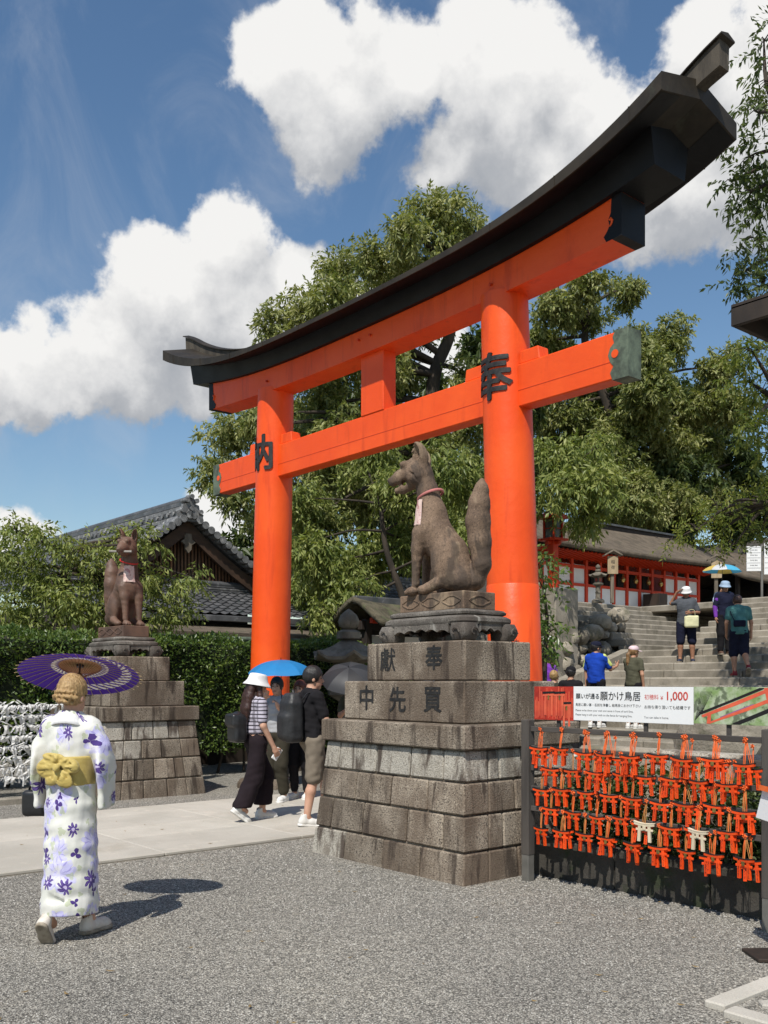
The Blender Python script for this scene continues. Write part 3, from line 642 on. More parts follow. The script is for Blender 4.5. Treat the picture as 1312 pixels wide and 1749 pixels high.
    for s_ in (-1, 1):
        m = MB(); m.grid([[(x, s_*.605, us(x, .605)-.004), (x, s_*.312, us(x, .312)-.004)] for x in xs(4.735, 56)]); m.build('soffit', MAT['black_lacquer'], rf, smooth=30)
    for k in range(11):      # lapped joints of the sheeting on the eave
        x = -4.4+.88*k; m = MB()
        for s_ in (-1, 1): m.box((x, s_*.632, et(x)-eth(x)/2), (.012, .006, eth(x)+.004), .0)
        m.build('sheet_joint', MAT['roof_copper'], rf)
    rt = lambda x: et(min(abs(x), 4.75))+.09+max(0, abs(x)-4.75)*.30
    rh = lambda x: .12+.12*(abs(x)/5.0)**4
    m = MB(); m.loft([[(x, -.075, rt(x)), (x, .075, rt(x)), (x, .085, rt(x)+rh(x)), (x, -.085, rt(x)+rh(x))] for x in xs(4.99, 56)]); rg = m.build('ridge', MAT['ridge_wood'], rf, smooth=25, fix=True)
    m = MB(); m.loft([[(x, -.115, rt(x)+rh(x)+.002), (x, .115, rt(x)+rh(x)+.002), (x, .115, rt(x)+rh(x)+.016), (x, .0, rt(x)+rh(x)+.05), (x, -.115, rt(x)+rh(x)+.016)] for x in xs(5.03, 56)]); m.build('ridge_cap', MAT['roof_copper'], rg, smooth=25, fix=True)
torii()
# ---------------------------------------------------------------- pedestals
def pedestal(label, cx, cy, seed, letters):
    rg = random.Random(seed); T = thing('pedestal', label, 'pedestal', (cx, cy, 0), group='stone fox pedestals before the gate')
    zs = [0, .245, .53, .79, 1.046]; hx = lambda z: 1.015-.11*z/1.046; hy = lambda z: .785-.11*z/1.046
    c = MB(); c.hexa([(a*(hx(0)-.025), b*(hy(0)-.025), -.02) for a, b in ((-1, -1), (1, -1), (1, 1), (-1, 1))], [(a*(hx(1.046)-.025), b*(hy(1.046)-.025), 1.05) for a, b in ((-1, -1), (1, -1), (1, 1), (-1, 1))]); c.build('core', MAT['granite'], T)
    for r in range(4):
        z0, z1 = zs[r]+(.008 if r else -.02), zs[r+1]-.008
        for side in range(4):
            along = side % 2 == 0           # 0 front, 2 back run in x
            n = 4 if along else 3
            base = hx if along else hy; dep = hy if along else hx; w = .28
            off = (.5 if r % 2 else 0)
            e = [-1]+[(-1+2*(k+off)/n)+rg.uniform(-.06, .06) for k in range(0 if off else 1, n)]+[1]
            for k in range(len(e)-1):
                def pt(u, z, inn):
                    lim = base(z)-(0 if along else w); a = u*lim; d = dep(z)-(w if inn else 0)
                    g_ = .006; a += g_ if u == e[k] and k else (-g_ if u == e[k+1] and k < len(e)-2 else 0)
                    if not along: a += (g_ if u < 0 and k == 0 and u == e[0] else 0)-(g_ if u > 0 and k == len(e)-2 and u == e[-1] else 0)
                    x, y = (a, -d) if along else (d, a)
                    if side >= 2: x, y = -x, -y
                    return (x, y, z)
                jig = rg.uniform(-.004, .004)
                u0, u1 = e[k], e[k+1]
                b = [pt(u0, z0, 0), pt(u1, z0, 0), pt(u1, z0, 1), pt(u0, z0, 1)]; t_ = [pt(u0, z1, 0), pt(u1, z1, 0), pt(u1, z1, 1), pt(u0, z1, 1)]
                if side == 0: b[0:2] = [(x, y+jig, z) for x, y, z in b[0:2]]; t_[0:2] = [(x, y+jig, z) for x, y, z in t_[0:2]]
                mb = MB(); mb.hexa(b, t_)
                pale = (r == 3 and rg.random() < .85) or (r == 2 and rg.random() < .28) or (r == 0 and k == 0 and side == 0)
                o = mb.build('stone_block', MAT['granite_pale' if pale else 'granite'], T)
                bm = bmesh.new(); bm.from_mesh(o.data); bmesh.ops.bevel(bm, geom=list(bm.edges), offset=.011, segments=1, affect='EDGES'); bm.to_mesh(o.data); bm.free()
    MB().box((0, 0, 1.148), (1.90, 1.44, .196), .012).build('slab', MAT['granite'], T)
    b2 = MB().box((0, 0, 1.424), (1.59, 1.13, .35), .012).build('inscribed_block', MAT['granite'], T)
    b1 = MB().box((0, 0, 1.772), (1.30, .82, .34), .012).build('inscribed_block', MAT['granite'], T)
    if letters:
        for ch, x, z, blk, hy_ in (('中', -.46, 1.43, b2, .565), ('先', -.03, 1.42, b2, .565), ('買', .42, 1.43, b2, .565), ('獻', -.345, 1.775, b1, .41), ('奉', .27, 1.785, b1, .41)):
            lettering('lettering', ch, .235 if blk is b2 else .225, MAT['ink'], Matrix.Translation((x, -hy_-.001, z)) @ Matrix.Rotation(R(90), 4, 'X'), blk, extrude=.0015, bold=(.0045 if ch != '獻' else .002))
    # carved table: scroll feet, scalloped apron, rope moulding
    tb = MB()
    sup = lambda a, p: (math.copysign(abs(math.cos(a))**p, math.cos(a)), math.copysign(abs(math.sin(a))**p, math.sin(a)))
    n = 48; prof = [(.50, .275, 2.085), (.548, .322, 2.09), (.566, .338, 2.115), (.562, .335, 2.145), (.53, .305, 2.165), (.50, .28, 2.17)]
    tb.loft([[(a*sup(6.28318*j/n, .32)[0], b*sup(6.28318*j/n, .32)[1], z) for j in range(n)] for a, b, z in prof]); tab = tb.build('carved_table', MAT['granite_table'], T, smooth=40)
    for sx in (-1, 1):
        for sy in (-1, 1):
            f = MB(); cxx, cyy = sx*.455, sy*.225
            f.loft([[(cxx+r_*sup(6.28318*j/20, .6)[0]+sx*o_, cyy+r_*.98*sup(6.28318*j/20, .6)[1]+sy*o_, z) for j in range(20)] for r_, o_, z in ((.068, .0, 1.944), (.090, .012, 1.955), (.106, .022, 2.0), (.108, .020, 2.05), (.100, .008, 2.10))]); ft = f.build('scroll_foot', MAT['granite_table'], tab, smooth=40)
            for ax_ in (0, 1):
                sp = [(.055*(1-.13*k)*math.cos(k*.8), .055*(1-.13*k)*math.sin(k*.8)) for k in range(7)]
                q = MB(); q.tube([((cxx+sx*.02)+u*1.0, cyy+sy*.138, 2.015+v) if ax_ == 0 else (cxx+sx*.140, (cyy+sy*.02)+u, 2.015+v) for u, v in sp], .007, 5); q.build('scroll', MAT['granite_table'], ft, smooth=60)
    for ax_ in (0, 1):
        for s_ in (-1, 1):
            half = .36 if ax_ == 0 else .14; pts = [(-half, 2.10)]; k = 5 if ax_ == 0 else 3
            low = []
            for q in range(k*6+1):
                u = -half+2*half*q/(k*6); ph = (q % 6)/6; dz = 2.035+.022*abs(math.sin(math.pi*ph))+.02*(1-abs(u)/half)-.018; low.append((u, dz))
            poly = [(half, 2.10), (-half, 2.10)]+low
            mb = MB(); d0, d1 = ((s_*.285, s_*.325) if ax_ == 0 else (s_*.51, s_*.55)); mb.prism(poly, d0, d1, 'y' if ax_ == 0 else 'x'); mb.build('apron', MAT['granite_table'], tab, fix=True)
    rp = MB(); n = 64
    rp.loft([[(a*sup(6.28318*j/n, .25)[0]*(1+.012*math.sin(6.28318*j/n*26+k*1.4)), b*sup(6.28318*j/n, .25)[1]*(1+.016*math.sin(6.28318*j/n*26+k*1.4)), z) for j in range(n)] for k, (a, b, z) in enumerate(((.48, .26, 2.168), (.512, .292, 2.18), (.516, .296, 2.20), (.50, .28, 2.217), (.46, .25, 2.225)))]); rp.build('rope_moulding', MAT['granite_table'], tab, smooth=50)
    return T
PED_N = pedestal('near stone pedestal with inscribed blocks, tallest stonework beside the hanging plaques', -6.37, 6.09, 3, True)
PED_F = pedestal('far stone pedestal in front of the hedge, behind the parasol woman', -13.19, 6.12, 5, False)
# ---------------------------------------------------------------- fox statues
def fox(label, cx, cy, rz, mat, far):
    T = thing('fox_statue', label, 'statue', (cx, cy, 2.225), rz, group='pair of fox statues facing each other'); TURN = R(4 if far else 22)
    pb = MB(); pb.box((0, 0, .08), (.84, .40, .16), .008); pl = pb.build('plinth', MAT['bronze' if far else 'fox_stone'], T)
    for sy in (-1, 1):
        for x in (-.27, 0, .27):
            q = MB(); pts = [(x+.10*math.cos(a)*(1+.18*math.cos(4*a)), sy*.2005, .08+.042*math.sin(a)) for a in [6.2832*k/24 for k in range(25)]]; q.tube(pts, .007, 5); q.build('relief', MAT['bronze' if far else 'fox_stone'], pl)
    q = MB(); pts = [(.4205, .11*math.cos(a)*(1+.18*math.cos(4*a)), .08+.042*math.sin(a)) for a in [6.2832*k/24 for k in range(25)]]; q.tube(pts, .007, 5); q.build('relief', MAT['bronze' if far else 'fox_stone'], pl)
    s = SDF((-.80, -.60, .08), (.62, .60, 1.66), .0085); Z = .16
    def P(x, y, z): return (x, y, z+Z)
    # trunk
    s.chain([P(-.155, 0, .60), P(-.06, 0, .48), P(.05, 0, .36), P(.14, 0, .20)], [.170, .168, .178, .175], .04)
    s.ell(P(-.22, 0, .56), (.14, .155, .19), k=.05)
    s.chain([P(-.165, 0, .74), P(-.155, 0, .60)], [.140, .175], .05)
    s.chain([P(-.22, 0, .93), P(-.165, 0, .74)], [.108, .140], .05)
    s.ell(P(.20, 0, .12), (.16, .19, .14), k=.05)
    for sy in (-1, 1):
        s.ell(P(.05, sy*.135, .26), (.155, .085, .23), ('Y', -14), k=.03)
        s.chain([P(-.02, sy*.160, .09), P(-.16, sy*.162, .045)], [.058, .046], .02)
        s.ell(P(-.185, sy*.165, .04), (.070, .052, .040), k=.012)
        s.chain([P(-.255, sy*.10, .55), P(-.285, sy*.108, .42), P(-.295, sy*.108, .33)], [.095, .068, .055], .03)
        s.chain([P(-.295, sy*.108, .33), P(-.308, sy*.108, .20), P(-.312, sy*.108, .10)], [.055, .042, .041], .012)
        s.ell(P(-.35, sy*.108, .035), (.075, .056, .04), k=.02)
        for t_ in (-.03, 0, .03): s.ell(P(-.41, sy*.108+t_, .022), (.026, .017, .022), k=.008)
    # tail
    tl = [P(.25, 0, .04), P(.36, 0, .12), P(.41, 0, .26), P(.385, 0, .46), P(.365, 0, .64), P(.38, 0, .80), P(.405, 0, .93), P(.41, 0, 1.0)]
    s.chain(tl, [.058, .078, .095, .118, .127, .110, .072, .028], .03)
    # head: built along -x, then turned about the neck
    yaw = R(-50) if far else R(20); nk = Vector((-.24, 0, 1.02)); Mz = Matrix.Rotation(yaw, 3, 'Z')
    def H(x, y, z): v = Mz @ (Vector((x, y, z))-nk)+nk; return P(*v)
    ro = np.array(Mz)
    s.chain([H(-.27, 0, 1.07), P(-.22, 0, .93)], [.112, .108], .05)
    s.ell(H(-.335, 0, 1.150), (.150, .128, .128), ro, k=.04)
    for sy in (-1, 1):
        s.ell(H(-.35, sy*.085, 1.095), (.10, .058, .088), ro, k=.03)
        s.ell(H(-.46, sy*.060, 1.195), (.058, .040, .036), ro, k=.02)
        er = np.array(Mz @ Matrix.Rotation(R(-24), 3, 'Y') @ Matrix.Rotation(R(sy*-12), 3, 'X'))
        s.ell(H(-.295, sy*.092, 1.275), (.082, .038, .125), er, k=.02)
        s.ell(H(-.335, sy*.108, 1.295), (.048, .030, .085), er, k=.010, sub=True)
        s.chain([H(-.545, sy*.055, 1.125), H(-.48, sy*.098, 1.150), H(-.43, sy*.122, 1.185)], [.008, .013, .008], .006, sub=True)
        s.chain([H(-.43, sy*.128, 1.135), H(-.36, sy*.14, 1.09), H(-.31, sy*.125, 1.02)], [.007, .010, .007], .008, sub=True)
    s.chain([H(-.44, 0, 1.125), H(-.53, 0, 1.085), H(-.605, 0, 1.055)], [.088, .066, .046], .03)
    s.ell(H(-.635, 0, 1.062), (.026, .030, .022), ro, k=.008)
    if far: s.chain([H(-.42, 0, 1.045), H(-.56, 0, 1.02)], [.07, .040], .02)
    else:
        s.chain([H(-.40, 0, 1.03), H(-.49, 0, .985), H(-.555, 0, .972)], [.060, .044, .030], .02)
        s.chain([H(-.475, -.12, 1.032), H(-.475, .12, 1.032)], [.024, .024], .008, sub=True); s.chain([H(-.56, -.10, 1.012), H(-.56, .10, 1.012)], [.019, .019], .008, sub=True)
    # grooves: haunch line, tail hair
    for sy in (-1, 1):
        arc = [P(.02+.165*math.cos(a), sy*.225, .25+.235*math.sin(a)) for a in [R(200-k*22) for k in range(8)]]
        s.chain(arc, [.010]*8, .012, sub=True)
        for q_ in range(3): s.chain([P(-.02+.05*q_, sy*.225, .36-.05*q_), P(.0+.05*q_, sy*.222, .22), P(-.01+.04*q_, sy*.215, .10)], [.004, .007, .004], .010, sub=True)
        for q_ in range(4): s.chain([P(.30+.03*q_, sy*.115, .86-.04*q_), P(.28+.035*q_, sy*.142, .62), P(.30+.035*q_, sy*.125, .42)], [.003, .006, .003], .008, sub=True)
    for q_ in range(9):      # combed fur on neck and chest
        a_ = R(100+q_*24); s.chain([P(-.185+.150*math.cos(a_), .150*math.sin(a_), .86), P(-.175+.172*math.cos(a_), .172*math.sin(a_), .72), P(-.19+.205*math.cos(a_), .190*math.sin(a_), .58)], [.003, .007, .003], .008, sub=True)
    s.noise(.003, 55, 4); s.noise(.002, 140, 9); s.cut((0, 0, Z-.004), (0, 0, -1))
    KX = .84; ct, st_ = math.cos(TURN), math.sin(TURN)
    def turn(V): V = np.asarray(V, float)*np.array([KX, 1, 1]); return np.stack([V[..., 0]*ct-V[..., 1]*st_, V[..., 0]*st_+V[..., 1]*ct, V[..., 2]], -1)
    s.build('body', MAT[mat], T, post=turn)
    # collar and bib
    ring = []
    for k in range(25):
        a = 6.28318*k/24; ring.append(P(-.195+.132*math.cos(a), .126*math.sin(a), .915+.045*math.cos(a)+(.0 if not far else .02)))
    q = MB(); q.tube(turn(ring), .0125, 6); q.build('collar', MAT['bib_red' if far else 'bib_pink'], T, smooth=60)
    rows = []
    a_b = R(180-(22 if far else -58))
    for i in range(9):
        row = []
        for j in range(9):
            u = (j/8-.5); an = a_b+u*(1.0 if far else .8); rr = .142+.042*(i/8)+.006*math.sin(j*1.7+i*.6)
            row.append(P(-.185+rr*math.cos(an), rr*math.sin(an), .868-.235*i/8-.01*abs(u)))
        rows.append(row)
    q = MB(); q.grid([turn(r_) for r_ in rows]); q.build('bib', MAT['bib_cloth'], T, smooth=80)
    if far:
        a, b_ = turn(H(-.56, -.17, 1.035)), turn(H(-.555, .18, 1.04)); q = MB(); q.tube([a, [(x+y)/2 for x, y in zip(a, b_)], b_], .016, 10); q.build('scroll', MAT['bib_scroll'], T, smooth=50)
    return T
pmat('bib_pink', (.62, .22, .20), rough=.8); pmat('bib_red', (.62, .04, .035), rough=.8); pmat('bib_scroll', (.30, .28, .25), (.15, .13, .11), scale=8, rough=.5)
pmat('bib_cloth', (.66, .50, .44), (.60, .42, .38), scale=6, rough=.9, coord='obj', stain=((.34, .12, .13), 14, (1, 1, 1), .54, .60, .75), stain2=((.70, .60, .52), 9, (1, 1, 1), .6, .7, .6))
FOX_N = fox('weathered stone fox with open mouth and pale bib on the inscribed pedestal', -6.37, 6.09, 0, 'fox_stone', False)
FOX_F = fox('brown fox with a scroll in its mouth and red-trimmed bib before the hedge', -13.19, 6.12, math.pi, 'bronze', True)
# ---------------------------------------------------------------- rack of little gates, price sign, planter
RX0, RX1, RY = -5.19, -3.145, 5.86
rk = thing('plaque_rack', 'grey timber rack hung with rows of small vermilion gate plaques', 'rack', (0, RY, 0))
for x in (RX0, RX1):
    MB().box((0, 0, 0), (.078, .078, 1.08), .004).build('post', MAT['rack_wood'], rk, (x, 0, .75))
    MB().box((0, 0, 0), (.072, .072, .22), .003).build('post_shoe', MAT['steel_grey'], rk, (x, 0, .105))
RAILS = [1.218, 1.066, .906, .746, .586]
for z in RAILS: MB().box((0, 0, 0), (RX1-RX0-.08, .026, .040), .003).build('rail', MAT['rack_rail'], rk, ((RX0+RX1)/2, .0, z))
def ema_proto(white):
    m = 'ema_white' if white else 'ema_red'
    T = thing('gate_plaque', 'x', 'votive plaque')
    k = MB(); k.loft([[(x, -.009, z0), (x, .009, z0), (x, .010, z1), (x, -.010, z1)] for x, z0, z1 in [(x, -.014+1.3*x*x, .003+1.5*x*x) for x in [-.082+.164*i/8 for i in range(9)]]]); k.build('crossbeam', MAT[m], T, fix=True)
    k = MB(); k.loft([[(x, -.0115, z), (x, .0115, z), (x, .0115, z+.006), (x, -.0115, z+.006)] for x, z in [(x, .0032+1.5*x*x) for x in [-.086+.172*i/8 for i in range(9)]]]); k.build('roof_strip', MAT['ema_white' if white else 'ema_black'], T, fix=True)
    MB().box((0, 0, -.041), (.138, .011, .016), .0015).build('tie_bar', MAT[m], T)
    for s_ in (-1, 1):
        k = MB(); k.hexa([(s_*.044-.012, -.0075, -.130), (s_*.044+.012, -.0075, -.130), (s_*.044+.012, .0075, -.130), (s_*.044-.012, .0075, -.130)], [(s_*.038-.011, -.0075, -.008), (s_*.038+.011, -.0075, -.008), (s_*.038+.011, .0075, -.008), (s_*.038-.011, .0075, -.008)]); k.build('upright', MAT[m], T)
    if not white:
        wr_ = MB(); q_ = random.Random(5)
        for s_ in (-1, 1):
            for j in range(9):
                z = -.048-j*.0088; xx = s_*(.0385+.006*(-z-.008)/.122); wr_.box((xx+q_.uniform(-.002, .002), -.0081, z), (q_.uniform(.004, .010), .0008, q_.uniform(.0015, .005)), 0)
        tag(wr_.build('writing', MAT['ema_black'], T), kind='stuff')
    MB().box((0, -.0085, -.0245), (.026, .004, .030), .001).build('tablet', MAT['ema_gold' if not white else 'ema_white'], T)
    return T
EP = {w: ema_proto(w) for w in (False, True)}; EU = {False: False, True: False}
ORD = ['first', 'second', 'third', 'fourth', 'fifth', 'sixth', 'seventh', 'eighth', 'ninth']
BEH = ['right behind', 'third back', 'fourth back', 'rearmost']
ROWN = ['top', 'second', 'third', 'fourth', 'bottom']
rg = random.Random(21)
for r in range(5):
    cols = 9 if r % 2 == 0 else 8
    for c in range(cols):
        x = -5.03+(c+(0 if r % 2 == 0 else .5))*.2165+rg.uniform(-.008, .008); zt = RAILS[r]-.155+rg.uniform(-.012, .012)
        white = r == 3 and c in (4, 6)
        n = 1 if white else (rg.choice([1, 1, 2]) if r == 4 else rg.choice([2, 3, 3] if r == 0 and c > 2 else [1, 2, 2] if r < 2 else [1, 1, 2]))
        if white: n = 2
        for k in range(n):
            wv = white and k == 0
            if not EU[wv]: o = EP[wv]; EU[wv] = True
            else: o = copy_tree(EP[wv])
            fwd = (n-1-k)
            o.scale = (.93, 1, .96); o.location = (x+(0 if k == 0 else rg.uniform(-.035, .055)), RY-.028-fwd*.021, zt-(0 if k == 0 else rg.uniform(-.004, .03)))
            o.rotation_euler = (R(rg.uniform(-3, 5)), R(rg.uniform(-3, 3) if k == 0 else rg.uniform(-9, 9)), R(rg.uniform(-12, 12) if k == 0 else rg.uniform(-14, 26)))
            place = '%s from left in the %s row' % (ORD[c], ROWN[r])
            if wv: lab = 'bare pale wood gate plaque, '+place
            elif k == 0: lab = 'vermilion gate plaque '+('in front of its bunch, ' if n > 1 else 'alone on its hook, ')+place
            else: lab = 'vermilion gate plaque '+(BEH[k-1] if n > 2 else 'tucked behind')+', bunch '+place
            tag(o, lab, 'votive plaque', 'plaques on the rack')
            # its own cord, knotted on the rail
            cd = MB(); dx = x-o.location.x; top = (dx, RY-.022-o.location.y, RAILS[r]+.012-o.location.z)
            for s_ in (-1, 1): cd.tube([(s_*.006, 0, 0), (dx*.6+s_*.007, top[1]*.6-.004, top[2]*.55), top], .0028, 4)
            cdo = cd.build('cord', MAT['cord_orange' if r < 1 or rg.random() < .35 else 'cord_tan'], o); cdo.rotation_euler = tuple(-a for a in o.rotation_euler)
            if k == 0:
                kn = MB()
                for q in range(5): a = q*1.3; kn.tube([(dx, top[1]-.006, top[2]), (dx+.016*math.cos(a), top[1]-.014, top[2]+.014*math.sin(a)), (dx+.006*math.cos(a+1), top[1]-.012, top[2]+.006*math.sin(a+1))], [.004, .006, .003], 4)
                ko = kn.build('knot', MAT['cord_orange'], o); ko.rotation_euler = cdo.rotation_euler
# sign above the rack: two pictures beside the printed price board
SY = RY+.012
sg = thing('price_sign', 'long white price sign with pictures of gates above the plaque rack', 'sign', (0, SY, 0))
F_ = Matrix.Rotation(R(90), 4, 'X')
def panel(name, x0, x1, z0, z1, mat, dy=0, th=.008, parent=sg): return MB().box(((x0+x1)/2, dy, (z0+z1)/2), (x1-x0, th, z1-z0), .001).build(name, mat, parent)
pw = panel('printed_board', -4.735, -3.702, 1.300, 1.558, MAT['white_print'])
p1 = panel('gate_picture', -5.13, -4.739, 1.294, 1.556, MAT['photo_red'])
p2 = panel('gate_picture', -3.698, -3.06, 1.310, 1.560, MAT['photo_green'])
for (x, w) in ((-4.9, .9), (-4.1, .9), (-3.45, .5)): MB().box((0, 0, 0), (.03, .02, .16), .002).build('bracket', MAT['rack_wood'], sg, (x, .022, 1.29))
def flat(poly, mat, parent, dy=-.0050, name='print'):
    m = MB(); m.add([(x, dy, z) for x, z in poly], [tuple(range(len(poly)))]); return m.build(name, mat, parent)
rg = random.Random(4)
for k in range(26):
    x = -5.12+k*.0148; h = rg.uniform(.12, .24); z = rg.uniform(1.30, 1.33)
    flat([(x, z), (x+.008, z), (x+.008, z+h), (x, z+h)], MAT['photo_torii'], p1, -.0045-.0001*k)
for x, z, s_ in ((-4.98, 1.50, .10), (-4.87, 1.50, .095), (-4.80, 1.42, .08)):
    flat([(x-s_*.6, z), (x+s_*.6, z+.005), (x+s_*.6, z+.02), (x-s_*.6, z+.016)], MAT['ema_black'], p1, -.0076)
    flat([(x-s_*.55, z-.02), (x+s_*.55, z-.015), (x+s_*.55, z), (x-s_*.55, z-.004)], MAT['photo_torii'], p1, -.0078)
    for q in (-.32, .32): flat([(x+q*s_-.010, z-.17), (x+q*s_+.010, z-.17), (x+q*s_+.008, z-.01), (x+q*s_-.008, z-.01)], MAT['photo_torii'], p1, -.0080)
    flat([(x-.008, z-.045), (x+.008, z-.045), (x+.008, z-.012), (x-.008, z-.012)], MAT['ema_gold'], p1, -.0082)
d = -.0045
flat([(-3.66, 1.385), (-3.46, 1.46), (-3.22, 1.555), (-3.17, 1.555), (-3.40, 1.465), (-3.64, 1.372)], MAT['ema_black'], p2, d)
flat([(-3.64, 1.368), (-3.40, 1.46), (-3.16, 1.553), (-3.13, 1.540), (-3.38, 1.440), (-3.63, 1.352)], MAT['photo_torii'], p2, d-.0002)
flat([(-3.645, 1.318), (-3.60, 1.316), (-3.30, 1.43), (-3.12, 1.50), (-3.12, 1.475), (-3.30, 1.405), (-3.57, 1.314)], MAT['photo_torii'], p2, d-.0003)
flat([(-3.60, 1.312), (-3.57, 1.312), (-3.565, 1.395), (-3.59, 1.388)], MAT['photo_torii'], p2, d-.0004)
flat([(-3.19, 1.555), (-3.15, 1.556), (-3.07, 1.33), (-3.07, 1.312), (-3.13, 1.318)], MAT['photo_torii'], p2, d-.0006)
flat([(-3.50, 1.36), (-3.40, 1.40), (-3.26, 1.452), (-3.26, 1.435), (-3.40, 1.383), (-3.50, 1.343)], MAT['photo_violet'], p2, d-.0001)
flat([(-3.46, 1.315), (-3.42, 1.315), (-3.25, 1.385), (-3.12, 1.44), (-3.12, 1.41), (-3.36, 1.313)], MAT['ema_black'], p2, d-.0005)
for k in range(9): a = -3.69+k*.006; flat([(a, 1.33+k*.006), (a+.004, 1.33+k*.006), (a+.05+k*.004, 1.53), (a+.047+k*.004, 1.53)], MAT['ema_black'], p2, d-.00005*k)
def sgn(body, x, z, size, mat='ink', off=0.0): lettering('lettering', body, size, MAT[mat], Matrix.Translation((x, -.0046, z)) @ F_, pw, extrude=.0003, bold=off, align='LEFT')
sgn('願いが通る', -4.712, 1.482, .045, off=.0002); sgn('願かけ鳥居', -4.485, 1.484, .072, off=.0003); sgn('初穂料', -4.096, 1.482, .040, 'red_print'); sgn('¥', -3.962, 1.478, .040, 'red_print'); sgn('1,000', -3.925, 1.492, .083, 'red_print', .0012)
sgn('鳥居に願い事・名前を浄書し 絵馬掛におかけ下さい', -4.716, 1.418, .0255); sgn('お持ち帰り頂いても結構です', -4.098, 1.412, .0290)
sgn('Please write down your wish and name in front of torii Ema.', -4.716, 1.377, .0215, 'grey_print'); sgn('Please hang it with your wish on the fence for hanging Ema.', -4.716, 1.344, .0215, 'grey_print'); sgn('You can take it home.', -4.098, 1.340, .0230, 'grey_print')
# planter behind the rack
pw_ = thing('planter_wall', 'low stone kerb wall coloured dark for the shade behind the plaque rack', 'wall', (0, 6.17, 0))
for k in range(4): MB().box((0, 0, 0), (.80, .16, .32), .01).build('wall_stone', MAT['shade_toned_stone'], pw_, (-4.93+k*.81, 0, .15))
pe = MB(); pe.box((-3.6, 7.3, .10), (3.6, 2.2, .24)); tag(pe.build('planter_soil', MAT['soil']), kind='structure')
lw = thing('low_wall', 'low pebbled stone wall in the sun behind the planter shrubs', 'wall', (0, 9.0, 0))
for k in range(5): MB().box((0, 0, 0), (.95, .3, .86), .03).build('wall_stone', MAT['granite_pale' if k % 2 else 'boulder'], lw, (-6.6+k*.97, 0, .43))
# stand with a small notice at the right edge of the forecourt
ns = thing('notice_stand', 'white notice with an orange corner on a dark stand by the right post', 'sign', (-2.855, 5.305, 0), R(-38))
MB().box((0, 0, .012), (.24, .22, .02), .004).build('foot_plate', MAT['dark_wood'], ns)
MB().box((.12, 0, .42), (.03, .03, .80), .003).build('pole', MAT['dark_wood'], ns)
nb = MB(); nb.box((0, 0, 0), (.30, .012, .19), .002, rot=Matrix.Rotation(R(-14), 3, 'X')); nbo = nb.build('notice_board', MAT['white_print'], ns, (.155, -.05, .90))
cc = MB(); cc.add([(-.148, -.052, .07), (-.148, -.060, .10), (-.10, -.072, .20), (-.12, -.072, .20)], [(0, 1, 2, 3)]); 
cr = MB(); cr.box((0, 0, .085), (.296, .013, .03), 0, rot=Matrix.Rotation(R(-14), 3, 'X')); cr.build('orange_band', MAT['cord_orange'], nbo, (0, -.004, -.001))
# timber roof corner reaching into view high on the right
rc = thing('eave_corner', 'dark timber eave corner jutting in at the right edge', 'roof', (-3.70, 6.48, 4.18))
e = MB(); e.box((.60, .45, .13), (1.3, 1.0, .035), .004); e.build('roof_board', MAT['dark_wood'], rc)
e = MB(); e.box((.60, -.03, .06), (1.3, .04, .14), .004); e.build('fascia', MAT['dark_wood'], rc)
e = MB(); e.box((-.03, .45, .06), (.04, .92, .14), .004); e.build('fascia', MAT['dark_wood'], rc)
for k in range(3):
    e = MB(); e.box((.25+k*.35, .45, .08), (.06, .9, .06), .004); e.build('rafter', MAT['dark_wood'], rc)
e = MB(); e.box((.95, .6, -1.94), (.14, .14, 4.1), .006); e.build('post', MAT['dark_wood'], rc)
# ---------------------------------------------------------------- buildings, lanterns, notice posts
def tile_sheet(w, run, rise, cols, rows, amp=.035, step=.030):
    """pantile slope: x along the eave 0..w, going up -> local y 0..run and z 0..rise; S-shaped tiles in overlapping rows"""
    V = []; nx = cols*5+1
    ln = math.hypot(run, rise); ny, nz = -rise/ln, run/ln
    for r in range(rows):
        for e in (0, 1):
            v = (r+e)/rows
            for i in range(nx):
                u = i/(cols*5); ph = (i % 5)/5; h = amp*(math.cos(6.28318*ph)*.5+.5)**1.6
                off = h+(step if e == 0 else 0.0); V.append((u*w, v*run+ny*off, v*rise+nz*off))
    Q = []
    for k in range(rows*2-1):
        for i in range(nx-1): a = k*nx+i; Q.append((a, a+1, a+nx+1, a+nx))
    return np.array(V), np.array(Q)
def tiled(name, parent, origin, ex, ey, w, run, rise, cols, rows, mat='roof_tile'):
    V, Q = tile_sheet(w, run, rise, cols, rows); ex = np.array(ex, float); ey = np.array(ey, float)
    P = np.array(origin)+V[:, :1]*ex+V[:, 1:2]*ey+V[:, 2:]*np.array([0, 0, 1.0])
    if np.cross(ex, ey)[2] < 0: Q = Q[:, ::-1]
    o = np_obj(name, P, Q, MAT[mat], parent, False); tag(o, kind='stuff'); return o
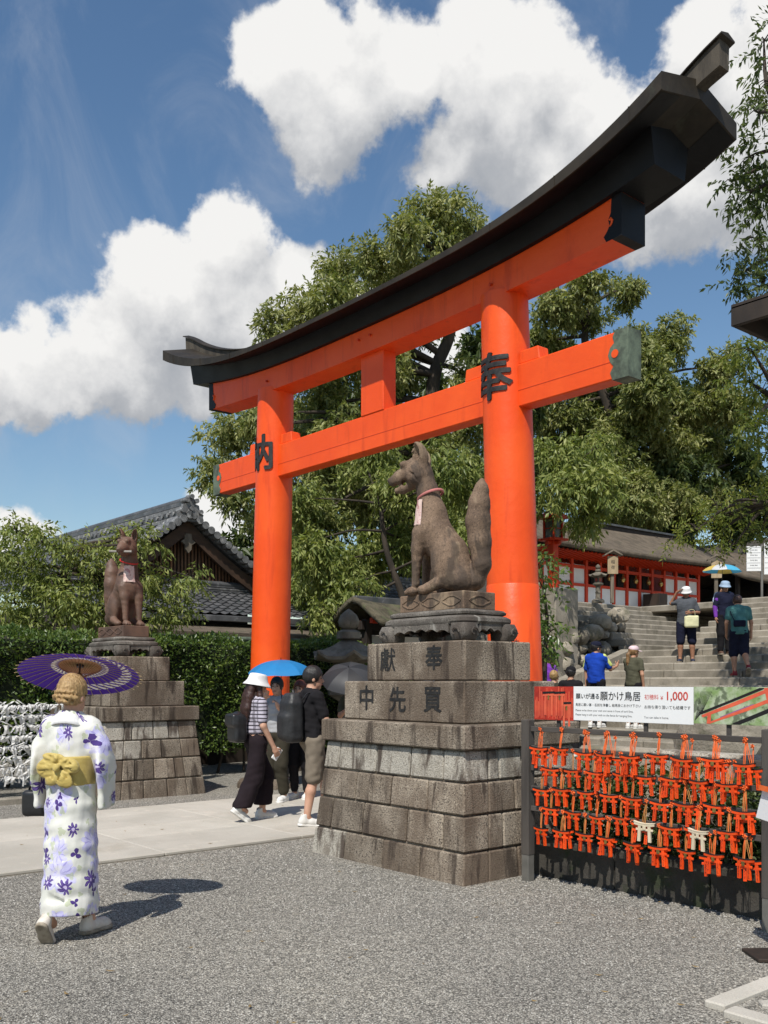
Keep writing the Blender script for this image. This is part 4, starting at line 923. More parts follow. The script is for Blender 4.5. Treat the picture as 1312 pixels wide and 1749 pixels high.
def ridge(parent, a, b, h=.34, w=.26, n_caps=None):
    """ridge of stacked flat tiles with a row of round caps"""
    a, b = Vector(a), Vector(b); d = (b-a); L = d.length; d.normalize(); rz = math.atan2(d.y, d.x); c = (a+b)/2
    o = None
    for k in range(4):
        m = MB(); m.box((0, 0, h*(k+.5)/4), (L, w*(1-.10*k), h/4-.012), .006); q = m.build('ridge_course', MAT['roof_tile' if k % 2 else 'roof_tile_pale'], parent, c, (0, 0, rz)); o = o or q
    m = MB(); m.tube([(-L/2, 0, h+.03), (0, 0, h+.03), (L/2, 0, h+.03)], .075, 10); m.build('ridge_cap', MAT['roof_tile'], parent, c, (0, 0, rz), smooth=50)
    if n_caps:
        st_ = bpy.data.meshes.new('ridge_tile'); mm = MB(); mm.lathe([(.001, 0), (.045, 0), (.045, .03), (.001, .034)], 8); st_.from_pydata(mm.v, [], mm.f); st_.materials.append(MAT['roof_tile_pale'])
        for s_ in (-1, 1):
            for k in range(n_caps):
                t_ = bpy.data.objects.new('ridge_tile', st_); link(t_, parent); p = a+d*(L*(k+.5)/n_caps)+Vector((-d.y, d.x, 0))*s_*w*.46; t_.location = (p.x, p.y, a.z+h*.42); t_.rotation_euler = (R(90), 0, rz+(math.pi if s_ > 0 else 0))
pmat('barge_wood', (.070, .038, .022), (.040, .023, .014), scale=3, stretch=(1, .5, 2), rough=.7)
def hall():
    """tiled hall beyond the hedge: gable end towards the path, ridge running away from it"""
    GX, GY, AP = -19.0, 10.17, 5.10
    T = thing('tiled_hall', 'dark wooden hall with grey tiled gable roof beyond the hedge', 'building', (0, 0, 0))
    half, drop = 2.15, 1.42; L = 13.0
    # main roof, two slopes
    tiled('roof_tiles', T, (GX+.25, GY-half, AP-drop), (-1, 0, 0), (0, 1, 0), L, half, drop, 46, 13)
    tiled('roof_tiles', T, (GX+.25, GY+half, AP-drop), (-1, 0, 0), (0, -1, 0), L, half, drop, 46, 13)
    ridge(T, (GX+.30, GY, AP-.02), (GX-L, GY, AP-.02), .40, .30, 52)
    # onigawara finial at the gable
    f = MB(); f.prism([(-.34, -.28), (-.42, -.05), (-.30, .02), (-.26, .22), (-.12, .26), (-.09, .44), (0, .52), (.09, .44), (.12, .26), (.26, .22), (.30, .02), (.42, -.05), (.34, -.28)], 0, .12, 'x'); fo = f.build('finial', MAT['roof_tile_pale'], T, (GX+.34, GY, AP+.13), fix=True); fo.scale = (.8, .72, .72)
    for yy, zz in ((-.3, .02), (.3, .02), (0, .46), (-.16, .34), (.16, .34), (0, .1)):
        c = MB(); c.tube([(-.1, yy, zz), (.1, yy, zz), (.20, yy, zz)], .07, 10); c.build('finial_tile', MAT['roof_tile_pale'], fo, smooth=50)
    # verge tiles: round ends marching down both slopes of the gable
    vm = bpy.data.meshes.new('verge_tile'); mm = MB(); mm.tube([(-.42, 0, 0), (.0, 0, 0), (.14, 0, 0)], .085, 10); mm.lathe([(.001, .0), (.06, 0), (.06, .01), (.001, .01)], 10, (0, 0, 0)); vm.from_pydata(mm.v, [], mm.f); vm.materials.append(MAT['roof_tile_pale']); vm.shade_smooth(); vm.set_sharp_from_angle(angle=R(50))
    for s_ in (-1, 1):
        for k in range(15):
            q = (k+.35)/15; t_ = bpy.data.objects.new('verge_tile', vm); link(t_, T); t_.location = (GX+.34, GY+s_*half*q, AP-drop*q+.10)
        # long bargeboards with slight sag
        pts = [(q, GY+s_*half*q*1.0, AP-drop*q-.02-.10*math.sin(math.pi*q)) for q in [k/10 for k in range(11)]]
        m = MB(); m.loft([[(GX+.20, y, z), (GX+.28, y, z), (GX+.28, y, z-.30), (GX+.20, y, z-.30)] for q, y, z in pts]); m.build('bargeboard', MAT['barge_wood'], T, smooth=30, fix=True)
        for e in (.10, .22):
            m = MB(); m.tube([(GX+.30-e, y, z+.16) for q, y, z in pts], .06, 8); m.build('verge_ridge', MAT['roof_tile'], T, smooth=50)
    # lattice in the gable
    m = MB(); m.prism([(GY-half+.3, AP-drop+.1), (GY+half-.3, AP-drop+.1), (GY, AP-.25)], GX-.08, GX-.02, 'x'); m.build('gable_wall', MAT['dark_wood'], T, fix=True)
    for k in range(41):
        y = -1.7+3.4*k/40; h = (drop-.36)*(1-abs(y)/(half-.30))-.03
        if h > .12: MB().box((0, 0, h/2), (.05, .042, h), .004).build('slat', MAT['old_wood'], T, (GX+.01, GY+y, AP-drop+.12))
    MB().box((0, 0, 0), (.12, 3.7, .16), .01).build('gable_beam', MAT['old_wood'], T, (GX+.03, GY, AP-drop+.06))
    m = MB(); m.prism([(-.07, .20), (.07, .20), (.09, .08), (.17, .02), (.08, -.04), (.07, -.14), (0, -.22), (-.07, -.14), (-.08, -.04), (-.17, .02), (-.09, .08)], 0, .06, 'x'); m.build('gable_pendant', MAT['weathered_wood'], T, (GX+.26, GY, AP-.52), fix=True)
    # skirt roof below the gable
    ex0 = GY-3.6; ww = 6.3
    tiled('roof_tiles', T, (GX+2.0, ex0, AP-drop-.76), (0, 1, 0), (-1, 0, 0), ww, 2.0, .68, 28, 9)
    ridge(T, (GX+.10, ex0+.2, AP-drop-.16), (GX+.10, ex0+ww-.2, AP-drop-.16), .20, .22)
    MB().box((0, 0, 0), (.10, ww, .12), .01).build('eave_board', MAT['roof_tile'], T, (GX+2.0, ex0+ww/2, AP-drop-.82))
    # lower bark-roofed porch, gutter and dark wall under it
    m = MB(); m.hexa([(GX+3.0, ex0+1.2, 2.42), (GX+3.0, ex0+ww, 2.42), (GX+1.2, ex0+ww, 2.70), (GX+1.2, ex0+1.2, 2.70)], [(GX+3.0, ex0+1.2, 2.52), (GX+3.0, ex0+ww, 2.52), (GX+1.2, ex0+ww, 2.82), (GX+1.2, ex0+1.2, 2.82)]); m.build('porch_roof', MAT['thatch'], T, fix=True)
    m = MB(); m.tube([(GX+3.07, ex0+1.0, 2.40), (GX+3.07, ex0+4, 2.40), (GX+3.07, ex0+ww-1.2, 2.40)], .05, 8); m.build('gutter', MAT['verdigris'], T, smooth=50)
    MB().box((0, 0, 0), (.10, .10, .22), .006, taper=(1.4, 1.4)).build('gutter_box', MAT['verdigris'], T, (GX+3.07, ex0+ww-1.3, 2.28))
    MB().box((0, 0, 0), (L-.6, 2*half-.3, 3.3), .0).build('wall', MAT['dark_wood'], T, (GX-L/2-.2, GY, 1.65))
    MB().box((0, 0, 0), (2.6, ww-1.4, 2.4), .0).build('wall', MAT['dark_wood'], T, (GX+1.3, GY+.3, 1.2))
    for k in range(6): MB().box((0, 0, 0), (.14, .14, 2.4), .01).build('post', MAT['dark_wood'], T, (GX+2.75, ex0+1.6+k*1.15, 1.2))
    # wing behind, its ridge running across
    tiled('roof_tiles', T, (GX-1.0, GY+2.2, 3.3), (0, 1, 0), (-1, 0, 0), 8.5, 2.4, 1.1, 28, 10)
    ridge(T, (GX-3.4, GY+1.0, 4.35), (GX-3.4, GY+10.7, 4.35), .34, .28, 34)
hall()
def shrine():
    """long vermilion shrine hall on the terrace, front along the stairs"""
    X = -21.0; Y0_, Y1_ = 23.6, 33.6; B = TOP+.14
    T = thing('shrine_hall', 'long vermilion and white shrine hall with bark roof above the stairs', 'building', (0, 0, 0))
    EV = 5.92
    # base and floor
    MB().box((0, 0, 0), (1.3, Y1_-Y0_+1, .12), .01).build('base', MAT['plaster'], T, (X+.05, (Y0_+Y1_)/2, B+.0))
    MB().box((0, 0, 0), (.5, Y1_-Y0_, .10), .01).build('sill', MAT['dark_wood'], T, (X-.2, (Y0_+Y1_)/2, B+.11))
    MB().box((0, 0, 0), (.1, Y1_-Y0_, EV-B), 0).build('back_wall', MAT['vermilion_matt'], T, (X-1.2, (Y0_+Y1_)/2, (EV+B)/2))
    n = 13; ys = [Y0_+(Y1_-Y0_)*k/n for k in range(n+1)]; H = EV-B
    for k, y in enumerate(ys):
        MB().box((0, 0, 0), (.13, .13, H-.16), .01).build('post', MAT['vermilion_matt'], T, (X, y, B+.16+(H-.16)/2))
    for k in range(n):
        yc = (ys[k]+ys[k+1])/2; w = ys[k+1]-ys[k]-.14
        MB().box((0, 0, 0), (.05, w, .62), 0).build('panel', MAT['plaster'], T, (X-.02, yc, B+.16+.31))
        MB().box((0, 0, 0), (.10, w, .09), .005).build('rail', MAT['vermilion_matt'], T, (X, yc, B+.83))
        MB().box((0, 0, 0), (.10, w, .11), .005).build('rail', MAT['vermilion_matt'], T, (X, yc, EV-.42))
        if k in (1, 2, 3, 10, 11, 12): MB().box((0, 0, 0), (.05, w, .64), 0).build('panel', MAT['plaster'], T, (X-.03, yc, B+1.2))
        else:
            MB().box((0, 0, 0), (.04, w, .66), 0).build('panel', MAT['dark_wood'], T, (X-.45, yc, B+1.2))
            l = MB(); l.lathe([(.01, -.10), (.05, -.09), (.085, -.02), (.085, .02), (.06, .07), (.03, .10), (.008, .2)], 10); l.build('hanging_lantern', MAT['brass'], T, (X+.14, yc, EV-.72), smooth=50)
    for k in range(52):
        MB().box((0, 0, 0), (.9, .05, .05), 0, rot=Matrix.Rotation(R(-9), 3, 'Y')).build('rafter', MAT['vermilion_matt'], T, (X+.42, Y0_-.4+(Y1_-Y0_+.8)*k/51, EV-.12))
    # bark roof, hipped gable with slightly sagging eaves
    m = MB(); rows = []
    for i in range(13):
        v = i/12; x = X+1.05-2.6*v; z = EV-.05+.10*v+1.22*v**1.25
        rows.append([(x, Y0_-.9+(Y1_-Y0_+1.8)*j/20*(1)+0, z+.10*(abs(j/10-1))**3) for j in range(21)])
    m.grid(rows); back = []
    for i in range(13):
        v = i/12; x = X-1.55-2.2*v; z = EV+1.27-1.32*v
        back.append([(x, Y0_-.9+(Y1_-Y0_+1.8)*j/20, z+.10*(abs(j/10-1))**3) for j in range(21)])
    m.grid(back); r_ = m.build('roof', MAT['thatch'], T, smooth=40, fix=True)
    md = r_.modifiers.new('thick', 'SOLIDIFY'); md.thickness = .16; md.offset = -1
    MB().box((0, 0, 0), (.34, 5.6, .34), .03).build('ridge', MAT['dark_wood'], T, (X-1.55, 31.6, EV+1.36))
    MB().box((0, 0, 0), (.46, 5.8, .08), .01).build('ridge_cap', MAT['roof_tile'], T, (X-1.55, 31.6, EV+1.56))
    for s_ in (0, 1):
        m = MB(); y = Y0_+1.6 if s_ == 0 else Y1_-.8
        m.prism([(-.75, -.30), (.75, -.30), (.06, .38), (-.06, .38)], y-.06, y+.06, 'y'); m.build('gable_board', MAT['dark_wood'], T, (X-1.55, 0, EV+1.15), fix=True)
    MB().box((0, 0, 0), (.7, .5, .62), .01).build('offering_box', MAT['dark_wood'], T, (X+.55, ys[8]+.2, B+.37))
shrine()
def side_hall():
    """open-sided bark roofed pavilion right of the shrine hall"""
    T = thing('pavilion', 'bark-roofed open wooden pavilion beside the vermilion hall', 'building', (-22.6, 39.6, TOP))
    m = MB(); rows = []
    for i in range(9):
        v = i/8; rows.append([(1.8-2.6*v+0, -3.0+6.5*j/10, 1.95+1.55*v**1.2+.12*abs(j/5-1)**3) for j in range(11)])
    m.grid(rows); rows = []
    for i in range(9):
        v = i/8; rows.append([(-.8-2.6*v, -3.0+6.5*j/10, 3.5-1.5*v+.12*abs(j/5-1)**3) for j in range(11)])
    m.grid(rows); r_ = m.build('roof', MAT['thatch'], T, smooth=40, fix=True); md = r_.modifiers.new('thick', 'SOLIDIFY'); md.thickness = .18; md.offset = -1
    for x, y in ((1.1, -2.2), (1.1, 0.4), (1.1, 2.8), (-1.6, -2.2), (-1.6, 2.8)): MB().box((0, 0, 0), (.16, .16, 2.1), .01).build('post', MAT['dark_wood'], T, (x, y, 1.05))
    MB().box((0, 0, 0), (.1, 6, 1.9), 0).build('wall', MAT['dark_wood'], T, (-2.0, .2, .95))
    for z in (.5, .9): MB().box((0, 0, 0), (1.2, 4.4, .06), .01).build('shelf', MAT['old_wood'], T, (-.6, .2, z))
side_hall()
def gatehouse():
    T = thing('roofed_gate', 'small wooden gate with mossy bark roof behind the stone lantern', 'gate', (-15.0, 13.15, .72), R(90), sc=.92)
    m = MB(); rows = []
    for i in range(13):
        v = i/6-1; z = 2.62-.62*abs(v)**1.35+.16*max(0, abs(v)-.62); rows.append([(-1.5+3.0*j/14, v*.95, z+.10*abs(j/7-1)**3) for j in range(15)])
    m.grid(rows); r_ = m.build('roof', MAT['mossy_roof'], T, smooth=50, fix=True); md = r_.modifiers.new('thick', 'SOLIDIFY'); md.thickness = .11; md.offset = 0
    MB().box((0, 0, 0), (2.9, .16, .18), .02).build('ridge', MAT['roof_tile'], T, (0, 0, 2.70))
    for x in (-1.1, 1.1): MB().box((0, 0, 0), (.17, .17, 3.0), .01).build('post', MAT['dark_wood'], T, (x, 0, .8))
    for y in (-.45, .45): MB().box((0, 0, 0), (2.7, .10, .12), .01).build('purlin', MAT['vermilion_matt'], T, (0, y, 2.24))
    MB().box((0, 0, 0), (2.6, .14, .2), .01).build('beam', MAT['dark_wood'], T, (0, 0, 2.16))
    MB().box((0, 0, 0), (2.0, .06, 1.9), 0).build('door', MAT['plaster'], T, (0, .12, 1.0))
    MB().box((0, 0, 0), (1.6, .05, 1.7), 0).build('door', MAT['dark_wood'], T, (-.2, .07, .9))
gatehouse()
def stone_lantern(label, loc, sc, rz=0, mat='lantern_stone', lit=False):
    T = thing('stone_lantern', label, 'lantern', loc, rz, 'stone lanterns', sc)
    def lt(name, prof, sq=6, par=T, sm=30): m = MB(); m.lathe(prof, 24, sq=sq); return m.build(name, MAT[mat], par, smooth=sm)
    lt('base', [(.42, 0), (.42, .14), (.34, .22), (.26, .26)]); lt('shaft', [(.17, .26), (.16, .6), (.185, .64), (.185, .70), (.16, .74), (.165, 1.08)], None)
    lt('platform', [(.16, 1.08), (.36, 1.20), (.36, 1.30), (.30, 1.32)])
    fb = MB(); fb.lathe([(.25, 1.32), (.25, 1.70)], sq=4); f = fb.build('light_box', MAT[mat], T)
    for k in range(4):
        a = k*math.pi/2
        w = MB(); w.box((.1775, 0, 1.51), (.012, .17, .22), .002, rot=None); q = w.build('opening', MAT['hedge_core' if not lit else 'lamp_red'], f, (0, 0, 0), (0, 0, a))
    m = MB(); n = 6; rings = []
    for r_, z, up in ((.30, 1.70, 0), (.60, 1.74, .10), (.61, 1.79, .10), (.46, 1.86, .04), (.26, 1.98, 0), (.12, 2.06, 0)):
        ring = []
        for j in range(24):
            a = 6.28318*j/24; c = math.cos(math.pi/n)/math.cos(((a+math.pi/n) % (2*math.pi/n))-math.pi/n); cor = (c-math.cos(math.pi/n))/(1-math.cos(math.pi/n))
            ring.append((r_*c*math.cos(a), r_*c*math.sin(a), z+up*cor**2))
        rings.append(ring)
    m.loft(rings); m.build('cap', MAT[mat], T, smooth=40)
    lt('jewel_base', [(.10, 2.05), (.19, 2.08), (.19, 2.18), (.12, 2.22)], None); lt('jewel', [(.08, 2.22), (.155, 2.28), (.17, 2.36), (.13, 2.45), (.05, 2.52), (.005, 2.55)], None, sm=60)
    return T
pmat('lamp_red', (.55, .09, .06), rough=.5)
stone_lantern('old stone lantern with curled cap just left of the near fox pedestal', (-13.55, 10.55, 0), 1.13)
stone_lantern('dark stone lantern with red panes before the vermilion hall', (-17.5, 22.8, TOP-.05), .44, lit=True)
def post_lamp():
    T = thing('lantern_post', 'vermilion post lantern with bracketed head beside the right pillar', 'lantern', (-15.9, 18.9, 3.9), 0, sc=.66)
    MB().box((0, 0, 1.0), (.30, .30, 2.0), .02).build('post', MAT['vermilion_matt'], T)
    for s_ in (-1, 1):
        for ax_ in (0, 1): MB().box((s_*.22*(1-ax_), s_*.22*ax_, 1.78), (.30 if not ax_ else .16, .16 if not ax_ else .30, .14), .03).build('bracket', MAT['vermilion_matt'], T)
    MB().box((0, 0, 1.90), (.84, .84, .09), .02).build('platform', MAT['vermilion_matt'], T)
    for x in (-.24, .24):
        for y in (-.24, .24): MB().box((x, y, 2.32), (.07, .07, .76), .005).build('corner_post', MAT['vermilion_matt'], T)
    MB().box((0, 0, 2.32), (.42, .42, .72), 0).build('pane', MAT['lamp_pane'], T)
    for k in range(4): m = MB(); m.box((.245, 0, 2.32), (.02, .42, .03), 0); m.build('glazing_bar', MAT['vermilion_matt'], T, rot=(0, 0, k*math.pi/2))
    m = MB(); m.lathe([(.66, 2.70), (.66, 2.75), (.40, 2.90), (.14, 3.05), (.10, 3.16)], sq=4); m.build('roof', MAT['vermilion_matt'], T, fix=True)
pmat('lamp_pane', (.16, .17, .15), (.10, .11, .10), scale=4, rough=.3)
post_lamp()
pr_ = thing('stone_pier', 'stone pier carrying the vermilion post lantern', 'pier', (-15.9, 18.9, 0))
MB().box((0, 0, 1.95), (.9, .9, 3.9), .03).build('shaft', MAT['step_stone'], pr_)
def notice_post(label, loc, rz, h=1.9):
    T = thing('notice_post', label, 'sign post', loc, rz)
    MB().box((0, 0, h/2), (.10, .10, h), .01).build('post', MAT['weathered_wood'], T)
    MB().box((0, -.08, h-.10), (.30, .05, .52), .005).build('board', MAT['pale_wood'], T)
    m = MB(); m.prism([(-.26, 0), (0, .14), (.26, 0), (.26, .04), (0, .19), (-.26, .04)], -.20, .10); m.build('roof', MAT['weathered_wood'], T, (0, 0, h+.16), fix=True)
    lettering('lettering', '稲', .12, MAT['ink'], Matrix.Translation((0, -.107, h-.02)) @ Matrix.Rotation(R(90), 4, 'X'), T); lettering('lettering', '荷', .12, MAT['ink'], Matrix.Translation((0, -.107, h-.18)) @ Matrix.Rotation(R(90), 4, 'X'), T)
notice_post('roofed wooden notice post next to the dark stone lantern', (-17.3, 23.2, TOP-.05), R(50), 1.2)
notice_post('roofed wooden notice post under the blue and yellow umbrella', (-15.7, 26.1, TOP-.05), R(40), 1.15)
notice_post('roofed wooden notice post at the right end of the landing', (-13.3, 27.2, TOP-.05), R(40), 1.1)
def banners():
    T = thing('name_board', 'tall white board of written names beyond the pavilion on the right', 'sign', (-16.4, 30.1, TOP), R(45), sc=.84)
    for k, (x, w) in enumerate(((-.35, .55), (.62, 1.15))):
        b = MB().box((x, 0, 2.05), (w, .05, .98 if k == 0 else 1.25), .004).build('board', MAT['white_print'], T)
        for r in range(5): MB().box((x, -.026, 1.68+r*.2), (w-.04, .006, .012), 0).build('divider', MAT['grey_print'], b)
        for r in range(5):
            lettering('lettering', '御神燈 奉納', .085 if k else .055, MAT['grey_print'], Matrix.Translation((x, -.027, 1.78+r*.2)) @ Matrix.Rotation(R(90), 4, 'X'), b, extrude=.0004)
    for x in (-.03, 1.2): MB().box((x, .04, 1.3), (.08, .08, 2.6), .005).build('post', MAT['steel_grey'], T)
banners()
def omikuji():
    T = thing('fortune_rack', 'rack thick with white paper fortune strips at the left edge', 'rack', (0, 0, 0)); X = -13.55
    for y in (2.4, 5.55): MB().box((X, y, .68), (.09, .09, 1.36), .006).build('post', MAT['weathered_wood'], T)
    for k in range(8): m = MB(); m.tube([(X, 2.4, .28+k*.14), (X, 4, .27+k*.14), (X, 5.5, .28+k*.14)], .006, 5); m.build('line', MAT['steel_grey'], T)
    rg = random.Random(9); V = []; Q = []
    for k in range(8):
        for i in range(120):
            y = rg.uniform(2.4, 5.5); z = .28+k*.14+rg.uniform(-.01, .015)
            for s_ in range(2):
                L = rg.uniform(.05, .15); w = rg.uniform(.008, .018); a = rg.choice([rg.uniform(-1.0, 1.0), rg.uniform(-2.4, 2.4)]); tw = rg.uniform(-.5, .5); dz = -math.cos(a)*L; dy = math.sin(a)*L
                px, py = .012*math.cos(tw), w*math.cos(tw); b = len(V); xo = X+rg.uniform(.0, .09)
                V += [(xo, y-py, z), (xo+px, y+py, z), (xo+.02+px, y+py+dy*.5, z+dz*.45), (xo+.02, y-py+dy*.5, z+dz*.45), (xo+px, y+py+dy, z+dz), (xo, y-py+dy, z+dz)]
                Q += [(b, b+1, b+2, b+3), (b+3, b+2, b+4, b+5)]
    o = np_obj('paper_strips', np.array(V), np.array(Q), MAT['paper'], T); tag(o, kind='stuff')
omikuji()
# ---------------------------------------------------------------- trees, hedge, shrubs
def at(px, py, d):
    """point seen at a photo position, d metres ahead of the camera"""
    X, Y, z = (px-656)/1650*d, d, 1.6+(1163-py)/1650*d; c, s = math.cos(R(50)), math.sin(R(50))
    return np.array([c*X-s*Y, s*X+c*Y, z])
def unit(v): return v/np.maximum(np.linalg.norm(v, axis=-1, keepdims=True), 1e-6)
def leaves(base, dirs, L, W, rng, fold=.25):
    n = len(base); d = unit(dirs); w = unit(np.cross(d, unit(rng.normal(size=(n, 3))+np.array([0, 0, 1.2])))); nn = np.cross(w, d)
    L = L*rng.uniform(.65, 1.25, (n, 1)); W = W*rng.uniform(.7, 1.2, (n, 1))
    V = np.stack([base, base+d*L*.45+w*W-nn*W*fold, base+d*L-np.array([0, 0, 1])*L*.10, base+d*L*.45-w*W-nn*W*fold], 1).reshape(-1, 3)
    Q = np.arange(4*n).reshape(-1, 4); return V, Q
def clump_leaves(c, r, n_sprig, m, L, W, rng, droop=.45, tw=.30, core=.35):
    """sprigs of leaves through an ellipsoid, denser towards its outside"""
    u = unit(rng.normal(size=(n_sprig, 3))); rad = core+(1-core)*rng.uniform(0, 1, (n_sprig, 1))**.55
    lump = 1+.22*np.sin(u@np.array([5.1, 2.3, 3.7])+rng.uniform(0, 6))+.15*np.sin(u@np.array([-3.3, 7.1, 2.1])+rng.uniform(0, 6))
    p = c+u*rad*r*lump[:, None]
    td = unit(u*.8+rng.normal(size=(n_sprig, 3))*.6+np.array([0, 0, -droop*.6]))
    k = np.repeat(np.arange(n_sprig), m); t = np.tile(np.linspace(.1, 1, m), n_sprig)[:, None]
    side = unit(np.cross(td, rng.normal(size=(n_sprig, 3))))[k]*np.where(np.tile(np.arange(m) % 2, n_sprig) > 0, 1, -1)[:, None]
    b = p[k]+td[k]*t*tw-np.array([0, 0, 1])*t*t*tw*.35*droop
    dv = td[k]*.55+side*.8+rng.normal(size=b.shape)*.35+np.array([0, 0, -droop])
    V, Q = leaves(b, dv, L, W, rng); return V, Q, p
def tree(name, label, clumps, d, trunk, mat='leaf_oak', L=.16, W=.032, dens=1.0, spread=2.0, seed=1, cat='tree', bark='bark', r_tr=.26, droop=.45, twigs=5, group=None, m=9, squash=.8):
    """clumps: photo x, y, radius (px) and optional depth shift; trunk: photo x, y of points from the foot up"""
    rng = np.random.default_rng(seed); rr = random.Random(seed)
    foot = at(trunk[0][0], trunk[0][1], d); T = thing(name, label, cat, tuple(foot), group=group); foot = np.array(foot)
    VV, QQ, nV = [], [], 0; bm = MB()
    tp = [at(q[0], q[1], d+(q[2] if len(q) > 2 else 0))-foot for q in trunk]
    tps = smoothline(tp, 5); n_t = len(tps)
    bm.tube(tps, [r_tr*(1-.55*i/(n_t-1)) for i in range(n_t)], 9); tr = bm.build('trunk', MAT[bark], T, smooth=50)
    br = MB()
    for cl in clumps:
        dd = d+(cl[3] if len(cl) > 3 else rr.uniform(-spread, spread)); c = at(cl[0], cl[1], dd)-foot; rm = cl[2]/1650*dd
        ns = int(dens*rm*rm*150)+6; ps = []
        # each bough ends in several tufts, with air between them
        k = 1 if rm < .35 else 7
        for _ in range(k):
            u = unit(rng.normal(size=3)); cc_ = c if k == 1 else c+u*rm*np.array([1, 1, squash])*rng.uniform(.35, .78); rs = rm if k == 1 else rm*rng.uniform(.38, .58)
            V, Q, p = clump_leaves(cc_, np.array([rs, rs, rs*squash]), max(4, int(ns/k*1.05)), m, L, W, rng, droop)
            VV.append(V); QQ.append(Q+nV); nV += len(V); ps.append(p)
        p = np.concatenate(ps)
        # limb from the trunk to the clump, twigs inside it
        j = min(range(n_t//3, n_t), key=lambda i: (Vector(c)-tps[i]).length+abs(i-n_t*.75)*.02); a = tps[j]; cc = Vector(c); mid = (a+cc)/2+Vector((rr.uniform(-.3, .3), rr.uniform(-.3, .3), rr.uniform(-.1, .5)))*min(1.0, (cc-a).length*.3)
        br.tube(smoothline([a, mid, cc], 3), [q*r_tr/.26 for q in (.085, .075, .065, .055, .045, .032, .02)], 6)
        for q in p[rr.sample(range(len(p)), min(twigs, len(p)))]:
            q = Vector(q); br.tube([cc, (cc+q)/2+Vector((0, 0, .05)), q], [.016, .010, .005], 4)
    if br.v: br.build('branches', MAT[bark], T, smooth=60)
    o = np_obj('crown', np.concatenate(VV), np.concatenate(QQ), MAT[mat], T); return T
tree('oak_tree', 'tall spreading evergreen tree directly behind the gate beam', [(755, 375, 58), (700, 398, 42), (803, 395, 34), (745, 445, 66), (650, 430, 46), (588, 462, 46), (660, 500, 66), (560, 512, 50), (510, 532, 38), (468, 556, 34), (600, 555, 62), (735, 530, 70), (520, 600, 52), (640, 620, 60), (540, 690, 60), (440, 706, 46), (392, 742, 42), (372, 800, 42), (398, 848, 40), (440, 880, 34), (478, 790, 46), (560, 790, 66), (690, 730, 60), (800, 720, 50), (620, 850, 66), (540, 880, 60), (730, 850, 66), (690, 640, 34), (600, 730, 50), (520, 730, 45), (740, 780, 50), (680, 800, 50), (450, 640, 34), (580, 620, 45), (660, 570, 45), (790, 640, 26), (770, 470, 45)], 25, [(745, 1110), (740, 900), (735, 760), (742, 640), (770, 560), (760, 450)], seed=11, dens=3.0, L=.155, W=.029, twigs=9)
tree('weeping_tree', 'lower leafy tree filling the space under the gate behind the near fox', [(560, 960, 60), (640, 950, 60), (700, 920, 60), (760, 900, 60), (810, 830, 55), (800, 930, 55), (520, 1000, 42), (600, 1010, 45), (550, 1050, 30), (690, 830, 55), (620, 780, 55), (520, 930, 50), (510, 850, 45), (760, 790, 50)], 21, [(700, 1130), (690, 1030), (660, 940), (650, 860)], mat='leaf_bright', seed=12, dens=2.9, L=.14, W=.026, droop=.8, r_tr=.10, spread=1.5)
tree('oak_tree', 'broad evergreen tree right of the gate above the vermilion hall', [(950, 525, 42), (1010, 492, 36), (1065, 500, 32), (1000, 545, 36), (930, 585, 40), (1150, 590, 52), (1100, 650, 62), (1040, 700, 66), (960, 700, 56), (1180, 680, 60), (1230, 625, 40), (1235, 700, 46), (940, 780, 60), (1040, 790, 66), (1140, 780, 66), (1200, 770, 46), (1080, 860, 60), (1160, 850, 52), (1225, 835, 34), (1000, 640, 45), (900, 680, 45), (1000, 760, 50), (1100, 720, 50), (1090, 600, 45), (1050, 600, 40)], 42, [(1060, 1000), (1065, 900), (1060, 800), (1040, 700), (1000, 590), (1010, 520)], seed=13, dens=2.2, L=.23, W=.043, twigs=8, spread=2.5, r_tr=.3)
tree('oak_tree', 'pale drooping tree beside the right pillar over the shrine eaves', [(960, 830, 50), (1000, 865, 42), (925, 850, 35), (1025, 820, 46), (1000, 895, 22), (950, 770, 45), (1010, 770, 40)], 24, [(888, 1120), (890, 980), (905, 880), (960, 820)], mat='leaf_bright', seed=14, dens=2.0, L=.17, W=.030, droop=.8, r_tr=.16, spread=1.2)
tree('oak_tree', 'dark evergreen tree at the upper right edge of view', [(1305, 70, 34), (1318, 140, 40), (1296, 192, 26), (1290, 262, 42), (1325, 330, 60), (1268, 332, 30), (1300, 412, 44), (1258, 470, 30), (1302, 490, 40), (1250, 310, 18)], 15, [(1480, 1163), (1460, 800), (1430, 500), (1380, 300), (1340, 200)], mat='leaf_dark', seed=15, dens=1.5, L=.12, W=.024, spread=.8, r_tr=.2)
tree('oak_tree', 'yellow-green tree at the right edge under the dark eave corner', [(1285, 600, 44), (1300, 670, 50), (1290, 735, 40), (1262, 640, 28), (1325, 780, 50)], 19, [(1500, 1163), (1470, 900), (1400, 740), (1330, 680)], mat='leaf_maple', seed=16, dens=1.2, L=.13, W=.024, spread=.8, r_tr=.18)
tree('maple_tree', 'maple with low feathery boughs over the stairs at the right', [(1300, 850, 44), (1245, 880, 34), (1190, 905, 24), (1300, 905, 34), (1152, 922, 14), (1255, 930, 20), (1215, 925, 16), (1225, 862, 28)], 17, [(1520, 1163), (1500, 1000), (1420, 880), (1310, 860)], mat='leaf_maple', seed=17, dens=2.2, L=.085, W=.016, spread=.6, r_tr=.14, droop=.15, squash=.5)
tree('oak_tree', 'leafy shrub-like tree against the right pillar above the rock wall', [(924, 960, 18), (928, 1005, 25), (920, 1050, 28), (940, 1078, 20), (922, 1100, 24)], 15.5, [(930, 1300), (930, 1150), (935, 1050)], mat='leaf_hedge', seed=18, dens=2.2, L=.11, W=.024, spread=.3, r_tr=.06, twigs=3)
